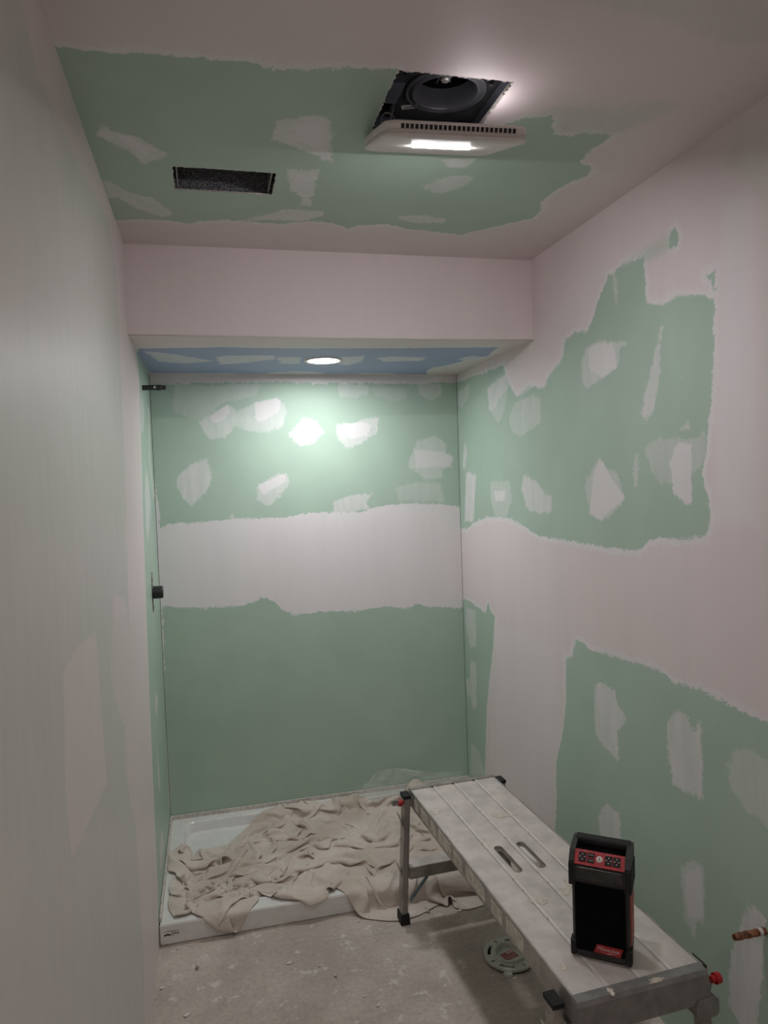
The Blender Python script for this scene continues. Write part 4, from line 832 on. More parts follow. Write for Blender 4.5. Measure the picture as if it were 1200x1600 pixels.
# ------------------------------------------------------------------ settled fold positions of the drop cloth
# rows: x then y then z of each line of the sheet, in half millimetres, each value a step from the last
CLOTH_SHAPE = (115, 75)
CLOTH = [
[307,-36,-35,-34,-34,-22,-16,-3,-3,-6,-12,-16,-15,-13,-8,-2,4,12,21,45,35,-14,-25,2,15,10,-38,-39,-22,-4,-7,2,8,15,34,39,39,-17,-44,-25,-4,15,36,40,37,29,21,42,-5,-47,-1,11,-2,-41,-43,-37,-31,-30,-41,-17,-8,-2,0,0,0,0,6,28,33,36,11,-23,-6,-1,4],
[330,-35,-35,-37,-28,-21,-7,-2,-2,-7,-13,-15,-15,-15,-8,1,3,9,7,27,42,-6,-21,7,4,9,-42,-21,-13,-7,-4,2,7,16,12,38,31,-19,-42,-7,8,7,5,29,23,26,45,32,3,-36,-36,4,8,-7,-37,-30,-33,-42,-14,-10,-7,-13,-8,5,-2,-17,27,29,31,36,16,-26,0,2,-10],
[353,-31,-35,-34,-37,-8,-3,-1,-3,-7,-14,-15,-19,-14,-5,3,2,8,10,4,17,21,-21,16,10,-13,-37,-11,-2,-7,-4,3,4,15,15,4,27,-7,-21,-2,8,7,2,-17,12,38,34,18,4,-14,-16,-33,-4,5,-3,-27,-40,-7,-11,-11,-10,-14,-5,-20,-26,25,28,27,31,34,16,-26,5,-12,-41],
[382,-33,-36,-34,-34,-22,10,-2,3,-2,-17,-15,-18,-25,-12,10,14,9,3,7,12,11,4,5,9,-35,-34,11,-4,-1,-5,-13,5,21,23,-4,20,-30,19,-4,-15,-15,-12,9,4,28,15,14,4,-15,-13,-8,-25,0,11,-8,-6,-6,-14,-1,-11,-15,-44,-35,22,25,28,25,25,32,20,-25,-36,-15,-8],
[410,-36,-35,-42,-36,-19,-36,3,-8,42,11,-18,-26,-26,-9,16,4,-13,-3,8,38,24,7,3,-5,-42,-38,-18,-5,41,7,-16,1,21,24,-3,-33,-29,7,-2,-20,-14,14,35,21,16,3,8,-34,-10,-19,-13,-7,4,18,33,-3,-11,-9,-1,-13,-43,-43,-16,27,27,21,26,29,28,-10,-24,-38,9,-13],
[434,-38,-41,-45,-40,-24,-33,-42,25,42,44,-11,-28,-28,-24,-10,-18,1,18,27,38,32,19,1,-27,-42,-39,-28,-14,39,27,-7,12,18,23,-12,-37,-36,-13,-22,-1,6,25,39,24,21,5,-19,-44,-31,4,-24,6,22,25,-14,25,12,-7,-13,-37,-30,-29,-15,35,21,22,27,22,-16,-15,-20,-12,28,-26],
[451,-42,-42,-43,-42,-32,-41,-37,24,44,41,23,-29,-28,-26,-21,-16,19,13,25,31,30,29,2,-42,-42,-41,-37,-13,40,4,36,18,14,20,-19,-38,-38,-28,4,-4,-3,28,39,32,22,0,-46,-42,-37,-24,22,26,18,-10,-16,10,17,23,-29,-37,-8,-23,-5,18,31,21,9,-17,-17,-1,4,17,15,-42],
[463,-42,-43,-42,-43,-41,-43,-5,12,23,44,42,-20,-29,-31,-11,-17,-2,33,26,18,38,27,-5,-41,-41,-43,-43,-17,39,11,38,31,15,18,-27,-39,-38,-21,7,-27,12,30,36,35,27,-31,-45,-45,-35,-12,39,20,12,-20,-27,-5,24,15,3,-39,-13,-14,19,1,6,12,-5,5,9,10,12,14,-25,-42],
[474,-42,-43,-43,-43,-43,-22,6,10,13,14,44,6,-34,-28,-26,4,-7,15,44,24,30,38,-27,-38,-40,-41,-38,-26,38,21,35,38,17,-2,-17,-37,-34,-9,-38,-9,28,28,36,35,14,-45,-43,-45,-33,12,18,42,3,-11,-19,-17,-15,3,15,3,-26,3,21,8,1,-3,10,10,10,10,10,-8,-43,-36],
[485,-43,-43,-43,-45,-42,2,10,11,10,13,15,19,-37,-41,-6,8,5,0,36,42,14,34,-20,-38,-43,-38,-39,-10,31,24,26,36,26,-5,-23,-35,-29,-38,-35,21,14,22,40,38,-7,-40,-43,-29,-17,-30,30,39,37,-11,-13,-21,-12,-7,0,3,-9,6,19,9,3,1,9,9,11,7,11,-37,-46,-31],
[496,-43,-44,-43,-41,-21,2,12,11,11,13,13,2,-45,-38,13,13,3,5,11,42,35,-11,1,-36,-40,-37,-40,-7,38,33,17,33,24,-15,-22,-30,-38,-44,-3,13,-4,31,35,40,-14,-28,-34,-25,-25,-35,19,40,23,27,-13,-20,-13,-3,0,1,-6,3,17,7,6,4,9,8,18,3,-16,-45,-44,-41],
[506,-45,-44,-42,-45,1,12,11,11,12,8,15,-37,-41,-5,13,8,9,9,11,18,42,1,-16,-32,-40,-44,-32,6,22,43,28,9,27,-3,-28,-34,-41,-25,0,6,-12,-10,37,36,34,-27,-34,-26,-33,-27,10,33,28,26,-2,-14,-6,-3,-1,-3,-1,1,15,9,6,3,9,9,14,-5,-33,-44,-41,-27],
[513,-43,-44,-44,-24,11,10,11,12,10,7,-12,-45,-13,6,10,9,11,9,12,13,17,24,-25,-34,-45,-43,-27,19,22,21,39,24,-2,4,-20,-29,-40,-20,4,-7,-9,-11,-6,28,33,24,-35,-27,-38,-13,13,13,34,32,4,-14,-3,-5,0,-4,3,1,12,10,5,4,-1,1,1,-8,-24,-39,-41,-42],
[523,-43,-44,-40,1,8,11,12,10,4,9,-44,-17,-6,9,9,9,10,8,13,15,12,12,-25,-43,-44,-44,-5,24,20,19,21,34,10,-4,-20,-43,-23,-16,4,-6,-9,-13,-6,-8,9,36,2,-33,-38,3,14,11,20,36,16,-11,-4,-5,-1,-2,-1,2,13,9,6,-31,-42,3,-1,-8,1,-10,-42,-39],
[534,-40,-38,-24,-6,19,5,2,15,11,-21,-15,-15,-1,0,6,5,20,13,13,12,12,6,-45,-45,-44,-23,1,23,20,18,23,22,20,-6,-37,-27,-18,-15,3,-4,-9,-14,-12,-5,-4,-5,29,-24,-27,12,14,8,15,-19,32,35,-1,-4,-3,-2,0,2,13,9,-18,-45,-44,-28,14,6,-17,-3,-8,-41],
[554,-35,-35,-32,-16,42,11,3,12,5,-21,-12,-8,-4,-1,0,8,11,19,19,12,13,-28,-41,-44,-34,-19,11,25,21,18,21,23,20,-24,-31,-15,-15,-15,-6,2,-8,-13,-13,-8,-4,-3,-12,-10,4,11,11,9,7,-28,-3,34,39,12,-4,0,-8,-14,35,1,-43,-40,-39,-17,-15,-1,19,-19,-20,-22],
[580,-36,-35,-33,-35,25,43,19,10,-2,-10,-9,-8,-6,-6,-1,7,6,26,19,17,-1,-44,-44,-31,-19,-20,-12,40,31,17,22,22,12,-32,-12,-12,-43,-22,25,-7,-1,-10,-13,-8,-10,-4,-5,-11,6,11,9,12,-2,-29,-21,12,38,42,8,-12,-26,18,12,1,-37,-39,-19,-17,-13,-10,-6,4,-19,-29],
[604,-36,-35,-36,-31,-12,44,27,41,7,-8,-9,-9,-6,-9,0,-4,14,21,24,18,-31,-45,-27,-20,-14,-41,-13,41,39,29,22,21,-7,-11,-10,-35,-41,-36,8,36,1,-9,-6,-9,-10,-6,-4,-11,5,14,8,11,-6,-29,-25,-20,30,40,38,-24,-8,27,17,-15,-38,-24,-17,-16,-14,-15,-1,-2,-24,-38],
[627,-36,-36,-33,-34,-29,28,40,33,42,1,-8,-10,-7,-9,-10,5,-6,28,35,-2,-42,-26,-15,-19,-34,-45,-4,38,39,41,24,16,1,-7,-27,-42,-37,-35,-28,34,33,14,-10,-3,-8,-9,-5,-11,8,15,6,11,-14,-29,-25,-18,-18,38,32,4,21,25,18,-23,-30,-20,-19,-14,-16,-21,2,-22,-42,-42],
[649,-37,-36,-35,-36,-25,-4,42,46,35,40,-4,-11,-9,-9,-9,-10,-5,14,43,-1,-34,-19,-16,-40,-38,-38,-3,41,39,39,38,19,3,-27,-33,-40,-35,-22,-32,-7,33,37,20,-12,2,-7,-7,-11,7,16,8,10,-21,-28,-26,-26,-16,-4,33,21,41,29,20,-18,-25,-17,-19,-18,-22,-16,-26,-42,-41,-41],
[671,-35,-37,-32,-38,-30,-23,43,45,40,42,22,-6,-9,-9,-9,-10,-9,-8,28,20,-19,-20,-32,-44,-36,-40,5,38,39,40,34,38,-38,-36,-28,-15,-28,-14,-33,-34,17,37,40,20,-11,6,-8,-10,8,16,9,7,-25,-28,-25,-29,-29,-18,26,42,40,39,24,-10,-27,-21,-15,-18,-26,-35,-34,-37,-36,-40],
[695,-36,-36,-36,-34,-31,-25,26,47,44,35,43,9,-7,-12,-9,-10,-10,-6,-2,25,-6,-32,-37,-40,-34,-37,6,40,37,29,34,2,-32,-38,-33,27,-22,-8,-29,-33,-24,34,41,40,18,-10,7,-11,10,16,9,5,-29,-30,-26,-26,-30,-25,19,37,34,38,44,-2,-28,-20,-16,-25,-30,-36,-33,-33,-39,-38],
[718,-36,-37,-35,-35,-27,-24,13,42,43,41,38,32,-1,-11,-9,-10,-10,-8,-3,16,-8,-34,-39,-34,-34,-37,1,39,35,18,31,-30,-35,-33,-33,31,30,-22,-19,-35,-14,21,22,25,40,16,-3,-1,12,16,9,-1,-33,-28,-27,-28,-26,-26,-21,42,45,42,39,22,-28,-28,-19,-19,-30,-38,-39,-32,-39,-24],
[738,-34,-36,-37,-33,-24,-21,4,39,43,42,38,31,20,-12,-8,-9,-13,-3,-4,0,-35,-36,-30,-41,-26,-12,0,33,30,21,-17,-30,-32,-36,-27,37,36,15,-29,-35,0,24,22,24,19,19,18,0,10,17,11,-8,-33,-29,-27,-29,-28,-34,-25,38,45,42,36,37,-25,-29,-30,-20,-29,-31,-37,-36,-29,-16],
[745,-25,-32,-34,-33,-16,-19,-5,33,41,42,41,39,24,-5,-10,-9,-14,-2,-4,-25,-41,-41,-35,-29,-4,-1,-8,32,35,11,-27,-30,-32,-29,-32,1,37,38,-14,-22,2,22,23,22,20,16,7,6,23,16,11,-18,-34,-28,-27,-30,-32,-37,-28,32,45,43,35,42,-13,-30,-33,-29,-23,-35,-33,-31,-20,-20],
[706,22,-24,-40,-26,-23,5,-11,27,39,36,39,36,-10,19,18,2,-16,-17,-5,-32,-45,-41,-33,-2,-3,1,-13,-10,34,41,-25,-26,-31,-30,-32,-27,24,33,35,-18,2,21,24,20,17,10,10,9,18,27,11,-28,-35,-31,-25,-32,-36,-38,-36,33,43,42,38,42,6,-29,-33,-30,-33,-30,-33,-21,-20,-23],
[692,4,2,-23,-33,-13,21,-7,15,39,32,31,9,-6,-1,17,14,17,0,-22,-37,-44,-36,-7,-2,-2,-3,-14,-16,-3,36,16,-28,-26,-31,-29,-27,-23,37,28,35,-8,30,21,23,16,13,13,9,8,31,9,-34,-33,-33,-32,-36,-38,-34,-30,22,41,36,38,44,29,-30,-33,-30,-32,-31,-25,-21,-20,-36],
[663,-4,-1,-1,12,-3,10,6,5,35,29,30,-33,-26,9,13,13,18,15,5,-27,-48,-12,-5,-3,-2,-1,-36,3,-4,-4,36,-19,-23,-29,-30,-23,-26,1,41,20,8,40,39,21,19,13,6,-4,24,27,4,-31,-37,-33,-32,-37,-35,-31,-32,-6,41,40,37,29,42,-11,-28,-28,-34,-27,-17,-19,-32,-35],
[661,10,7,13,13,3,3,12,-2,26,34,-8,-40,-38,0,12,14,17,15,11,9,-29,0,-2,-3,-13,-39,3,0,6,-1,15,-13,-20,-28,-25,-25,-24,-19,34,9,34,33,44,40,16,13,-21,20,23,23,-3,-38,-26,-33,-34,-37,-35,-33,-27,-33,42,26,22,40,38,32,-25,-27,-31,-14,-21,-26,-38,-36],
[693,19,8,8,10,7,5,8,3,9,20,-32,-21,-41,-33,6,14,17,19,4,26,36,-4,-2,-36,-37,-32,13,41,3,-2,2,-4,-21,-25,-27,-24,-20,-26,18,24,24,29,41,40,42,6,-19,-21,6,17,15,-2,-37,-20,-36,-36,-37,-28,-29,-31,-14,23,34,40,40,33,16,-30,-15,-15,-21,-37,-35,-40],
[703,34,21,8,9,6,7,8,7,6,-10,-20,-21,-36,-38,-25,13,30,-19,30,42,45,-1,-30,-43,-36,-32,36,43,34,-4,-8,-1,-20,-22,-26,-25,-20,-22,-1,28,31,19,31,30,41,37,-20,-23,-21,-18,14,8,7,-38,-20,-25,-39,-31,-40,-28,9,18,8,13,34,36,36,1,-8,-12,-35,-39,-38,-36],
[738,17,34,12,11,9,10,5,6,7,-17,-18,-33,-37,-37,-15,1,-18,4,43,42,44,4,-41,-44,-41,-23,42,42,41,16,-9,-9,-17,-20,-25,-22,-20,-38,12,20,30,24,-8,40,35,44,7,-20,-24,-25,-24,-11,14,8,-37,-20,-26,-39,-40,-3,9,20,8,-1,16,6,34,41,11,-22,-39,-41,-33,-37],
[753,35,26,24,11,10,9,3,10,6,-25,-29,-39,-41,-25,-41,-21,0,29,43,37,43,0,-39,-44,-32,-13,24,43,40,42,-7,-11,-15,-23,-24,-20,-38,-30,15,25,27,19,-11,7,41,38,42,-21,-16,-25,-24,-25,-23,-3,6,-28,-26,-33,-18,1,-3,22,18,-4,-5,-7,27,44,37,-28,-35,-34,-39,-36],
[776,33,34,28,16,10,9,3,10,-1,-35,-37,-41,-34,-45,-27,-3,5,13,37,42,40,-7,-41,-44,-34,17,21,22,39,45,19,-12,-19,-23,-20,-37,-34,-12,-1,28,31,21,-8,-15,19,40,43,14,-21,-19,-25,-23,-22,-18,-16,-9,-25,-26,-4,-2,-5,-7,22,14,-4,-10,13,42,21,3,-37,-35,-37,-36],
[803,32,35,31,21,1,-2,6,26,-12,-38,-38,-39,-43,-30,-16,-6,11,6,29,30,29,-4,-41,-36,-19,24,20,22,22,33,39,-3,-23,-18,-33,-39,-17,-13,-7,24,33,26,-3,-15,-7,26,42,43,-17,-20,-22,-22,-21,-19,-16,-19,-24,-17,1,-3,-2,-11,-7,-7,28,7,0,32,32,4,-37,-37,-37,-36],
[829,32,32,24,-21,-5,19,39,27,-19,-39,-33,-39,-35,-24,-26,3,11,11,20,32,27,-10,-40,-31,-14,19,26,20,25,22,23,16,-18,-22,-40,-25,-14,-14,-10,18,25,34,7,-24,-1,14,19,48,11,-19,-24,-21,-21,-19,-20,-21,-21,-10,1,-1,0,-15,-8,-6,0,18,17,17,33,1,-36,-36,-37,-36],
[841,38,28,-22,-17,25,38,38,27,-25,-41,-36,-34,-31,-24,-24,10,17,15,17,24,14,-13,-19,-27,-23,0,42,30,24,26,20,10,-8,-36,-34,-18,-14,-12,-12,11,28,27,11,-16,-9,17,21,28,27,-25,-13,-23,-20,-19,-20,-21,-20,-6,0,1,-3,-12,-12,-2,0,8,22,17,18,5,-37,-37,-36,-36],
[873,17,-19,-19,21,40,39,35,22,-28,-43,-44,-38,-22,-33,11,15,17,15,18,19,15,-13,-19,-34,-15,-1,26,39,26,30,25,12,-23,-32,-28,-16,-11,-15,-12,6,29,25,18,-16,-18,-18,20,27,30,10,-32,1,-25,-14,-33,-36,-25,32,2,-1,-2,-17,-15,-12,15,12,8,28,13,-5,-38,-36,-36,-36],
[894,-34,-23,19,36,41,24,6,15,14,-44,-38,-40,-38,-2,16,15,14,19,20,21,8,-10,-25,-29,-33,10,27,32,37,27,28,7,-23,-36,-33,1,-11,-13,-14,3,30,25,21,-18,-17,-17,-20,5,32,32,-15,-29,-3,-37,-37,-38,-1,41,31,-2,-4,-22,-22,0,0,24,6,22,11,-23,-21,-37,-35,-36],
[913,-29,-24,19,24,23,-3,4,40,41,-39,-38,-42,-27,6,13,14,12,20,21,22,10,-9,-35,-30,-28,-14,37,27,44,17,-2,2,-1,-13,-32,-13,17,-15,-10,-4,30,26,22,-15,-15,-19,-18,-17,-8,31,18,-40,-33,-28,-33,-36,25,31,41,27,-3,-25,-23,-8,8,12,22,-2,15,-18,-26,-31,-35,-33],
[943,-28,-19,9,7,-6,9,15,39,41,-28,-40,-21,-24,9,12,13,13,16,24,22,11,-22,-31,-29,-31,-15,28,33,2,-3,-3,3,0,-5,-3,18,-2,14,-14,-6,30,26,24,-15,-14,-19,-18,-18,-15,-15,25,-23,-41,-30,-13,-28,9,15,40,45,8,-14,-24,-25,28,10,25,1,-11,-16,-17,-29,-33,-32],
[975,-28,-12,7,3,-2,8,15,20,17,-4,-23,-21,-20,10,12,14,1,13,30,24,8,-30,-23,-38,-20,-14,6,27,18,-17,-20,-10,-6,12,18,23,22,-2,1,-8,27,24,27,-12,-17,-16,-19,-18,-14,-14,-13,-10,-34,-14,-19,-15,2,12,5,40,-1,30,-21,-28,18,32,5,18,-11,-19,-23,-27,-33,-31],
[1007,-28,-5,2,-19,-4,14,25,27,21,-7,-21,-19,-28,16,14,9,0,15,26,29,5,-33,-39,-15,-19,-26,-26,17,41,7,-16,-15,-12,20,24,15,11,15,0,-1,18,28,24,-10,-20,-12,-20,-17,-16,-11,-14,-22,-21,-15,-17,-13,-1,6,7,-13,0,24,31,-32,13,37,20,-9,2,-10,-25,-30,-32,-29],
[1039,-27,0,-17,-7,3,9,20,28,25,-4,-22,-30,-22,-19,41,26,-2,-6,-3,24,29,-26,-21,-8,-23,-34,-27,-16,31,42,2,-20,-3,-7,35,29,10,9,1,7,10,30,25,-8,-19,-14,-20,-18,-15,-14,-15,-19,-18,-14,-18,-12,-1,1,8,-14,-20,-8,36,11,10,36,5,13,-8,-19,-16,-27,-29,-21],
[1060,-8,-9,-12,-7,-4,12,21,27,26,-3,-28,-30,-25,-13,5,40,27,-4,-7,-8,-7,17,5,-6,-39,-29,-24,-17,-6,35,36,-14,-7,8,-2,45,32,9,5,4,8,27,26,-8,-18,-14,-20,-19,-17,-12,-15,-22,-15,-13,-20,-7,0,0,1,-11,-20,-14,-6,24,36,37,13,-7,-9,-9,-7,-29,-23,-22],
[1090,0,-11,-10,-11,-1,-5,26,33,27,-7,-27,-27,-27,-21,-16,37,37,26,-6,-11,-5,6,15,-28,-32,-33,-18,-1,-8,-7,35,27,-11,-1,2,23,42,31,8,4,7,19,28,-6,-18,-13,-19,-21,-15,-17,-17,-20,-11,-13,-20,-4,-1,3,-3,-12,-26,-9,-2,-4,35,43,34,-6,-10,-10,-18,-19,-24,-20],
[1131,-4,-10,-11,-10,-11,5,3,40,30,-1,-27,-26,-27,-22,-17,-1,42,39,22,-9,-7,0,4,-37,-38,-9,-10,-1,-7,-6,-8,28,30,-3,-1,0,39,40,22,10,9,13,27,-4,-17,-13,-25,-19,-14,-15,-19,-16,-8,-17,-13,-9,4,-2,-2,-21,-21,-3,-1,-6,3,43,42,18,-12,-11,-18,-22,-21,-20],
[1172,-7,-11,-11,-10,-12,3,-5,30,38,9,-26,-29,-27,-22,-19,-18,24,43,42,10,-6,-9,-26,-37,-8,-1,-6,-5,-6,-8,-7,-7,33,29,1,-2,7,41,41,19,11,14,20,0,-18,-15,-31,-17,-7,-13,-22,-12,-14,-29,-14,10,6,-6,-3,-32,-6,-3,-1,-5,-6,7,40,43,8,-12,-22,-20,-23,-19],
[1212,-10,-10,-12,-11,-11,-4,3,-2,7,34,6,-28,-28,-27,-25,-3,-7,40,45,31,-5,-12,-43,-18,-2,6,-7,-4,-7,-8,-12,-5,18,34,6,-3,15,20,37,39,17,12,12,8,-21,-20,-29,-16,-2,-13,-23,-20,-20,-20,-10,10,8,-3,-19,-18,-5,-2,-1,-4,-7,-6,11,42,45,-11,-21,-20,-20,-25],
[1250,-13,-7,-13,-11,-10,-9,-5,-43,-2,34,27,8,-29,-29,-27,-7,7,7,44,46,8,-27,-30,-17,8,6,-7,-4,-8,-9,-15,-18,28,30,12,-3,17,21,20,32,39,14,11,6,-19,-25,-38,1,-2,-15,-24,-21,-22,-19,-11,15,3,-1,-25,-9,-5,-1,-1,-3,-7,-8,-14,25,44,29,-18,-22,-26,-43],
[1267,8,-16,-5,-11,-9,-11,-27,-42,-9,1,30,27,2,-30,-31,8,-4,7,17,46,32,-24,-40,1,11,7,-7,-4,-11,-10,-20,-19,20,39,10,6,16,20,21,20,34,32,12,3,-28,-44,-12,7,-4,-37,-37,-27,-35,1,25,13,7,-16,-20,-11,4,1,-2,-2,-7,-10,-24,7,39,37,1,-32,-41,-37],
[1243,32,21,-18,3,-9,-17,-41,-26,-6,-2,-11,8,30,-10,-29,3,15,4,4,23,43,-19,-39,11,19,11,-7,-5,-9,-14,-18,-19,0,36,35,0,18,20,18,20,31,32,22,-18,-39,-39,7,-24,-32,-30,-32,-39,4,20,21,26,-1,-19,-16,-9,8,2,-1,-3,-37,-28,2,21,27,34,5,-45,-38,-42],
[1252,14,20,25,-14,-6,-26,-26,-9,-9,-5,-8,-9,8,19,-34,4,27,5,2,2,15,-5,-9,14,14,19,-5,-5,-11,-16,-16,-19,-16,29,40,14,-7,27,35,16,37,27,13,-38,-38,-38,-15,-32,-30,-32,-30,8,19,19,11,32,-10,-11,-25,3,11,5,-13,-39,-39,7,13,14,24,38,-15,-43,-36,-22],
[1288,14,17,21,-5,-7,-36,-13,-10,-9,-8,-10,-6,0,-8,-20,22,21,15,1,-1,0,5,1,4,11,29,-3,-9,-8,-14,-19,-19,-38,7,33,7,4,18,37,37,41,39,-19,-37,-40,-37,-30,-27,-33,-15,8,16,19,18,9,17,7,-39,-3,11,9,-26,-36,-37,11,10,12,12,12,29,-23,-25,-23,-27],
[1312,26,16,15,4,-25,-22,-9,-9,-10,-7,-10,-28,-31,5,15,17,26,16,6,-3,2,4,-1,5,-3,34,4,-6,-11,-13,-27,-45,-42,19,-15,6,6,32,43,43,45,33,-26,-38,-40,-35,-31,-32,1,11,12,12,19,18,11,13,-20,-15,-10,-1,-15,-31,-29,3,14,14,12,12,14,9,-8,-27,-27,-23],
[1304,40,39,22,0,-25,-18,-7,-9,-8,-10,-29,-45,-5,15,14,16,18,19,2,0,3,13,-1,-9,0,28,21,-8,-12,-25,-46,-46,-23,-7,-11,1,9,38,34,40,41,31,-31,-40,-39,-39,-22,6,13,13,12,13,17,19,12,8,-18,-21,-14,1,-17,-28,-29,-13,37,16,12,12,13,10,-16,-26,-24,-25],
[1290,43,44,43,15,-28,-7,-4,-10,-12,-28,-41,-31,12,15,14,14,18,19,4,-18,15,19,0,-9,-3,24,18,3,-23,-46,-46,-40,-1,-11,-4,-2,7,24,37,35,35,23,-43,-45,-43,-8,2,7,8,16,14,12,17,19,14,5,-21,-20,-21,-23,-16,-15,-21,-21,17,45,23,12,11,8,-20,-21,-25,-26],
[1294,36,40,46,37,-9,-6,-2,-14,-27,-42,-41,-1,13,14,14,14,17,18,-6,-10,17,22,1,-11,-5,22,17,-3,-45,-46,-43,-11,-7,-1,-4,-3,0,16,36,37,36,1,-45,-43,-23,6,4,6,8,10,17,15,15,22,13,3,-25,-20,-22,-23,-22,-22,-16,-12,-11,39,44,17,22,-4,-13,-19,-24,-32],
[1319,35,36,35,38,12,1,-8,-20,-46,-38,-26,15,10,13,14,13,14,18,1,-21,7,34,7,-10,-9,16,23,-38,-44,-44,-19,-3,-3,-2,-3,-4,-1,4,30,38,37,-10,-46,-42,-40,34,23,4,4,5,23,16,17,22,14,-3,-26,-20,-23,-24,-21,-21,-13,-13,-10,8,45,45,4,12,-10,-16,-34,-39],
[1336,37,39,36,36,19,7,-9,-46,-41,-41,4,10,13,13,14,13,14,12,-10,-39,29,35,18,-8,-10,5,8,-45,-42,-16,-15,-2,-2,-3,-3,-1,-4,-4,18,39,34,-18,-42,-45,-42,18,46,28,5,1,13,25,19,22,16,-10,-26,-19,-23,-25,-21,-19,-32,-32,14,23,21,38,38,3,-3,-25,-42,-38],
[1358,37,38,37,36,30,11,-42,-45,-45,-8,8,11,12,13,14,12,10,5,-40,-21,36,38,28,-4,-12,-12,-13,-36,-15,-15,-11,-6,2,-3,-2,-4,-1,-5,-1,36,35,-26,-41,-43,-33,-4,43,38,32,0,16,21,23,21,18,-31,-28,-4,-22,-22,-37,-42,-40,9,20,24,24,23,27,30,-8,-42,-35,-38],
[1378,38,37,39,36,34,-15,-44,-44,-22,8,10,9,12,12,12,10,12,-37,-39,12,36,37,31,5,-14,-16,-25,-19,-15,-14,-12,-6,4,-3,-2,-2,-6,-10,4,21,36,-32,-42,-40,-37,7,37,38,32,7,22,24,23,24,6,-38,-18,-12,-16,-42,-45,-42,-5,10,19,23,24,24,25,27,-18,-38,-36,-36],
[1397,39,38,38,35,31,-37,-41,-29,5,9,7,10,10,14,12,9,-20,-40,-36,32,33,35,37,14,-14,-16,-23,-25,-9,-13,-12,-7,6,-3,-2,-3,-11,-10,-13,26,37,-35,-43,-42,-31,9,38,37,22,19,26,25,26,25,-18,-22,-8,-20,-41,-42,-45,-5,-7,-6,27,25,24,24,25,24,-29,-34,-41,-25],
[1415,39,38,40,33,5,-31,-41,3,13,8,9,9,8,13,11,-6,-42,-38,-13,35,34,35,34,26,-14,-26,-28,-10,-7,-11,-13,-7,5,-1,-2,-9,-9,-42,13,14,21,-22,-43,-40,-24,7,35,41,26,24,26,25,26,23,-33,0,-16,-41,-40,-44,-15,-6,-9,-8,22,29,25,24,25,18,-34,-38,-30,-17],
[1434,39,38,35,39,-26,-37,-5,17,17,10,11,5,11,10,9,-40,-37,-44,12,35,33,35,34,34,-19,-26,-20,-17,3,-15,-10,-21,17,5,-8,-7,-43,-15,17,16,-22,-22,-30,-38,6,7,17,37,41,26,25,25,26,-7,1,-4,-37,-41,-43,-18,-9,-8,-31,2,17,40,27,21,25,10,-40,-33,-16,-18],
[1452,39,35,35,6,-28,-3,18,18,15,11,8,-7,25,12,-22,-45,-38,-38,30,34,34,34,34,29,-2,-32,-36,6,-4,-6,-36,-5,18,3,2,-39,-41,11,17,9,-33,-33,-29,-5,5,6,7,34,35,37,28,26,7,11,-2,-19,-41,-43,-27,-5,-7,-28,-13,-1,12,15,42,32,27,-1,-37,-22,-17,-15],
[1467,36,39,34,-29,10,14,14,24,17,-1,-32,13,33,15,-43,-41,-41,-17,37,32,36,35,34,32,-19,-43,-2,3,1,-33,-33,18,11,10,-28,-47,-5,9,21,-3,-33,-35,-22,4,5,4,8,17,38,38,33,24,13,-6,5,-27,-41,-31,-18,-3,-16,-24,-14,4,12,13,13,42,42,-6,-30,-20,-16,-16],
[1493,26,38,9,4,17,20,18,16,-24,-20,-6,34,28,-1,-45,-44,-43,17,35,33,37,35,35,23,-38,-18,8,8,-29,-44,-2,22,14,-7,-45,-31,10,14,20,-17,-35,-31,-10,6,7,1,9,11,30,37,36,30,5,5,-10,-29,-31,-26,-21,-8,-9,-27,-30,13,29,11,10,12,43,14,-28,-32,3,-11],
[1529,22,19,17,17,18,19,10,-31,-24,-10,29,21,23,-13,-37,-36,-33,23,34,33,35,33,36,-2,-36,16,9,-32,-39,-22,20,23,15,-41,-40,-3,16,15,12,-26,-26,-29,-8,13,5,2,6,7,26,34,37,37,9,1,-7,-36,-31,-29,-14,-9,-10,-27,-31,-16,43,36,10,10,6,10,-4,-34,-16,1],
[1566,20,19,18,17,17,-1,-26,-33,-6,24,26,25,21,-26,-32,-29,-27,12,35,36,33,34,22,-25,11,-2,-32,-29,-36,27,21,24,-17,-42,-21,13,18,16,-4,-17,-33,-22,-3,13,6,-2,-12,23,23,27,40,39,20,-6,-27,-25,-31,-21,-6,-8,-27,-39,-38,10,26,32,29,20,7,-5,-16,-45,-40,-4],
[1603,18,19,19,15,-10,-35,-28,0,20,28,22,17,-26,-1,0,-39,-27,22,29,35,32,29,3,5,-19,-31,-25,-30,19,25,17,18,-42,-26,5,12,20,9,0,-27,-26,-21,-3,13,-3,-27,15,13,37,30,24,36,36,-2,-28,-27,-33,-12,-14,-40,-41,-41,-5,19,27,36,25,24,9,-11,-39,-43,-10,-5],
[1639,17,18,19,-4,-43,-25,2,10,20,23,23,-28,14,4,-4,-33,-32,16,35,35,33,11,24,-29,-35,-33,-27,19,25,24,17,-24,-16,1,4,9,18,11,-6,-31,-18,-22,-7,13,-20,-1,-5,23,34,34,23,37,26,6,-21,-37,-28,-28,-41,-41,-39,-3,3,10,30,35,30,23,-6,-40,-23,-10,-6,-4],
[1677,14,17,17,-43,-20,-5,3,8,18,12,-4,13,7,7,-14,-44,-10,12,29,33,34,21,-19,-38,-38,-27,16,24,24,15,4,-7,-1,1,3,5,10,10,0,-29,-18,-25,-2,3,-5,-12,-3,8,39,34,31,26,30,5,-40,-34,-35,-43,-42,-23,-6,0,3,9,15,40,30,2,-15,-9,-9,-9,-9,-4],
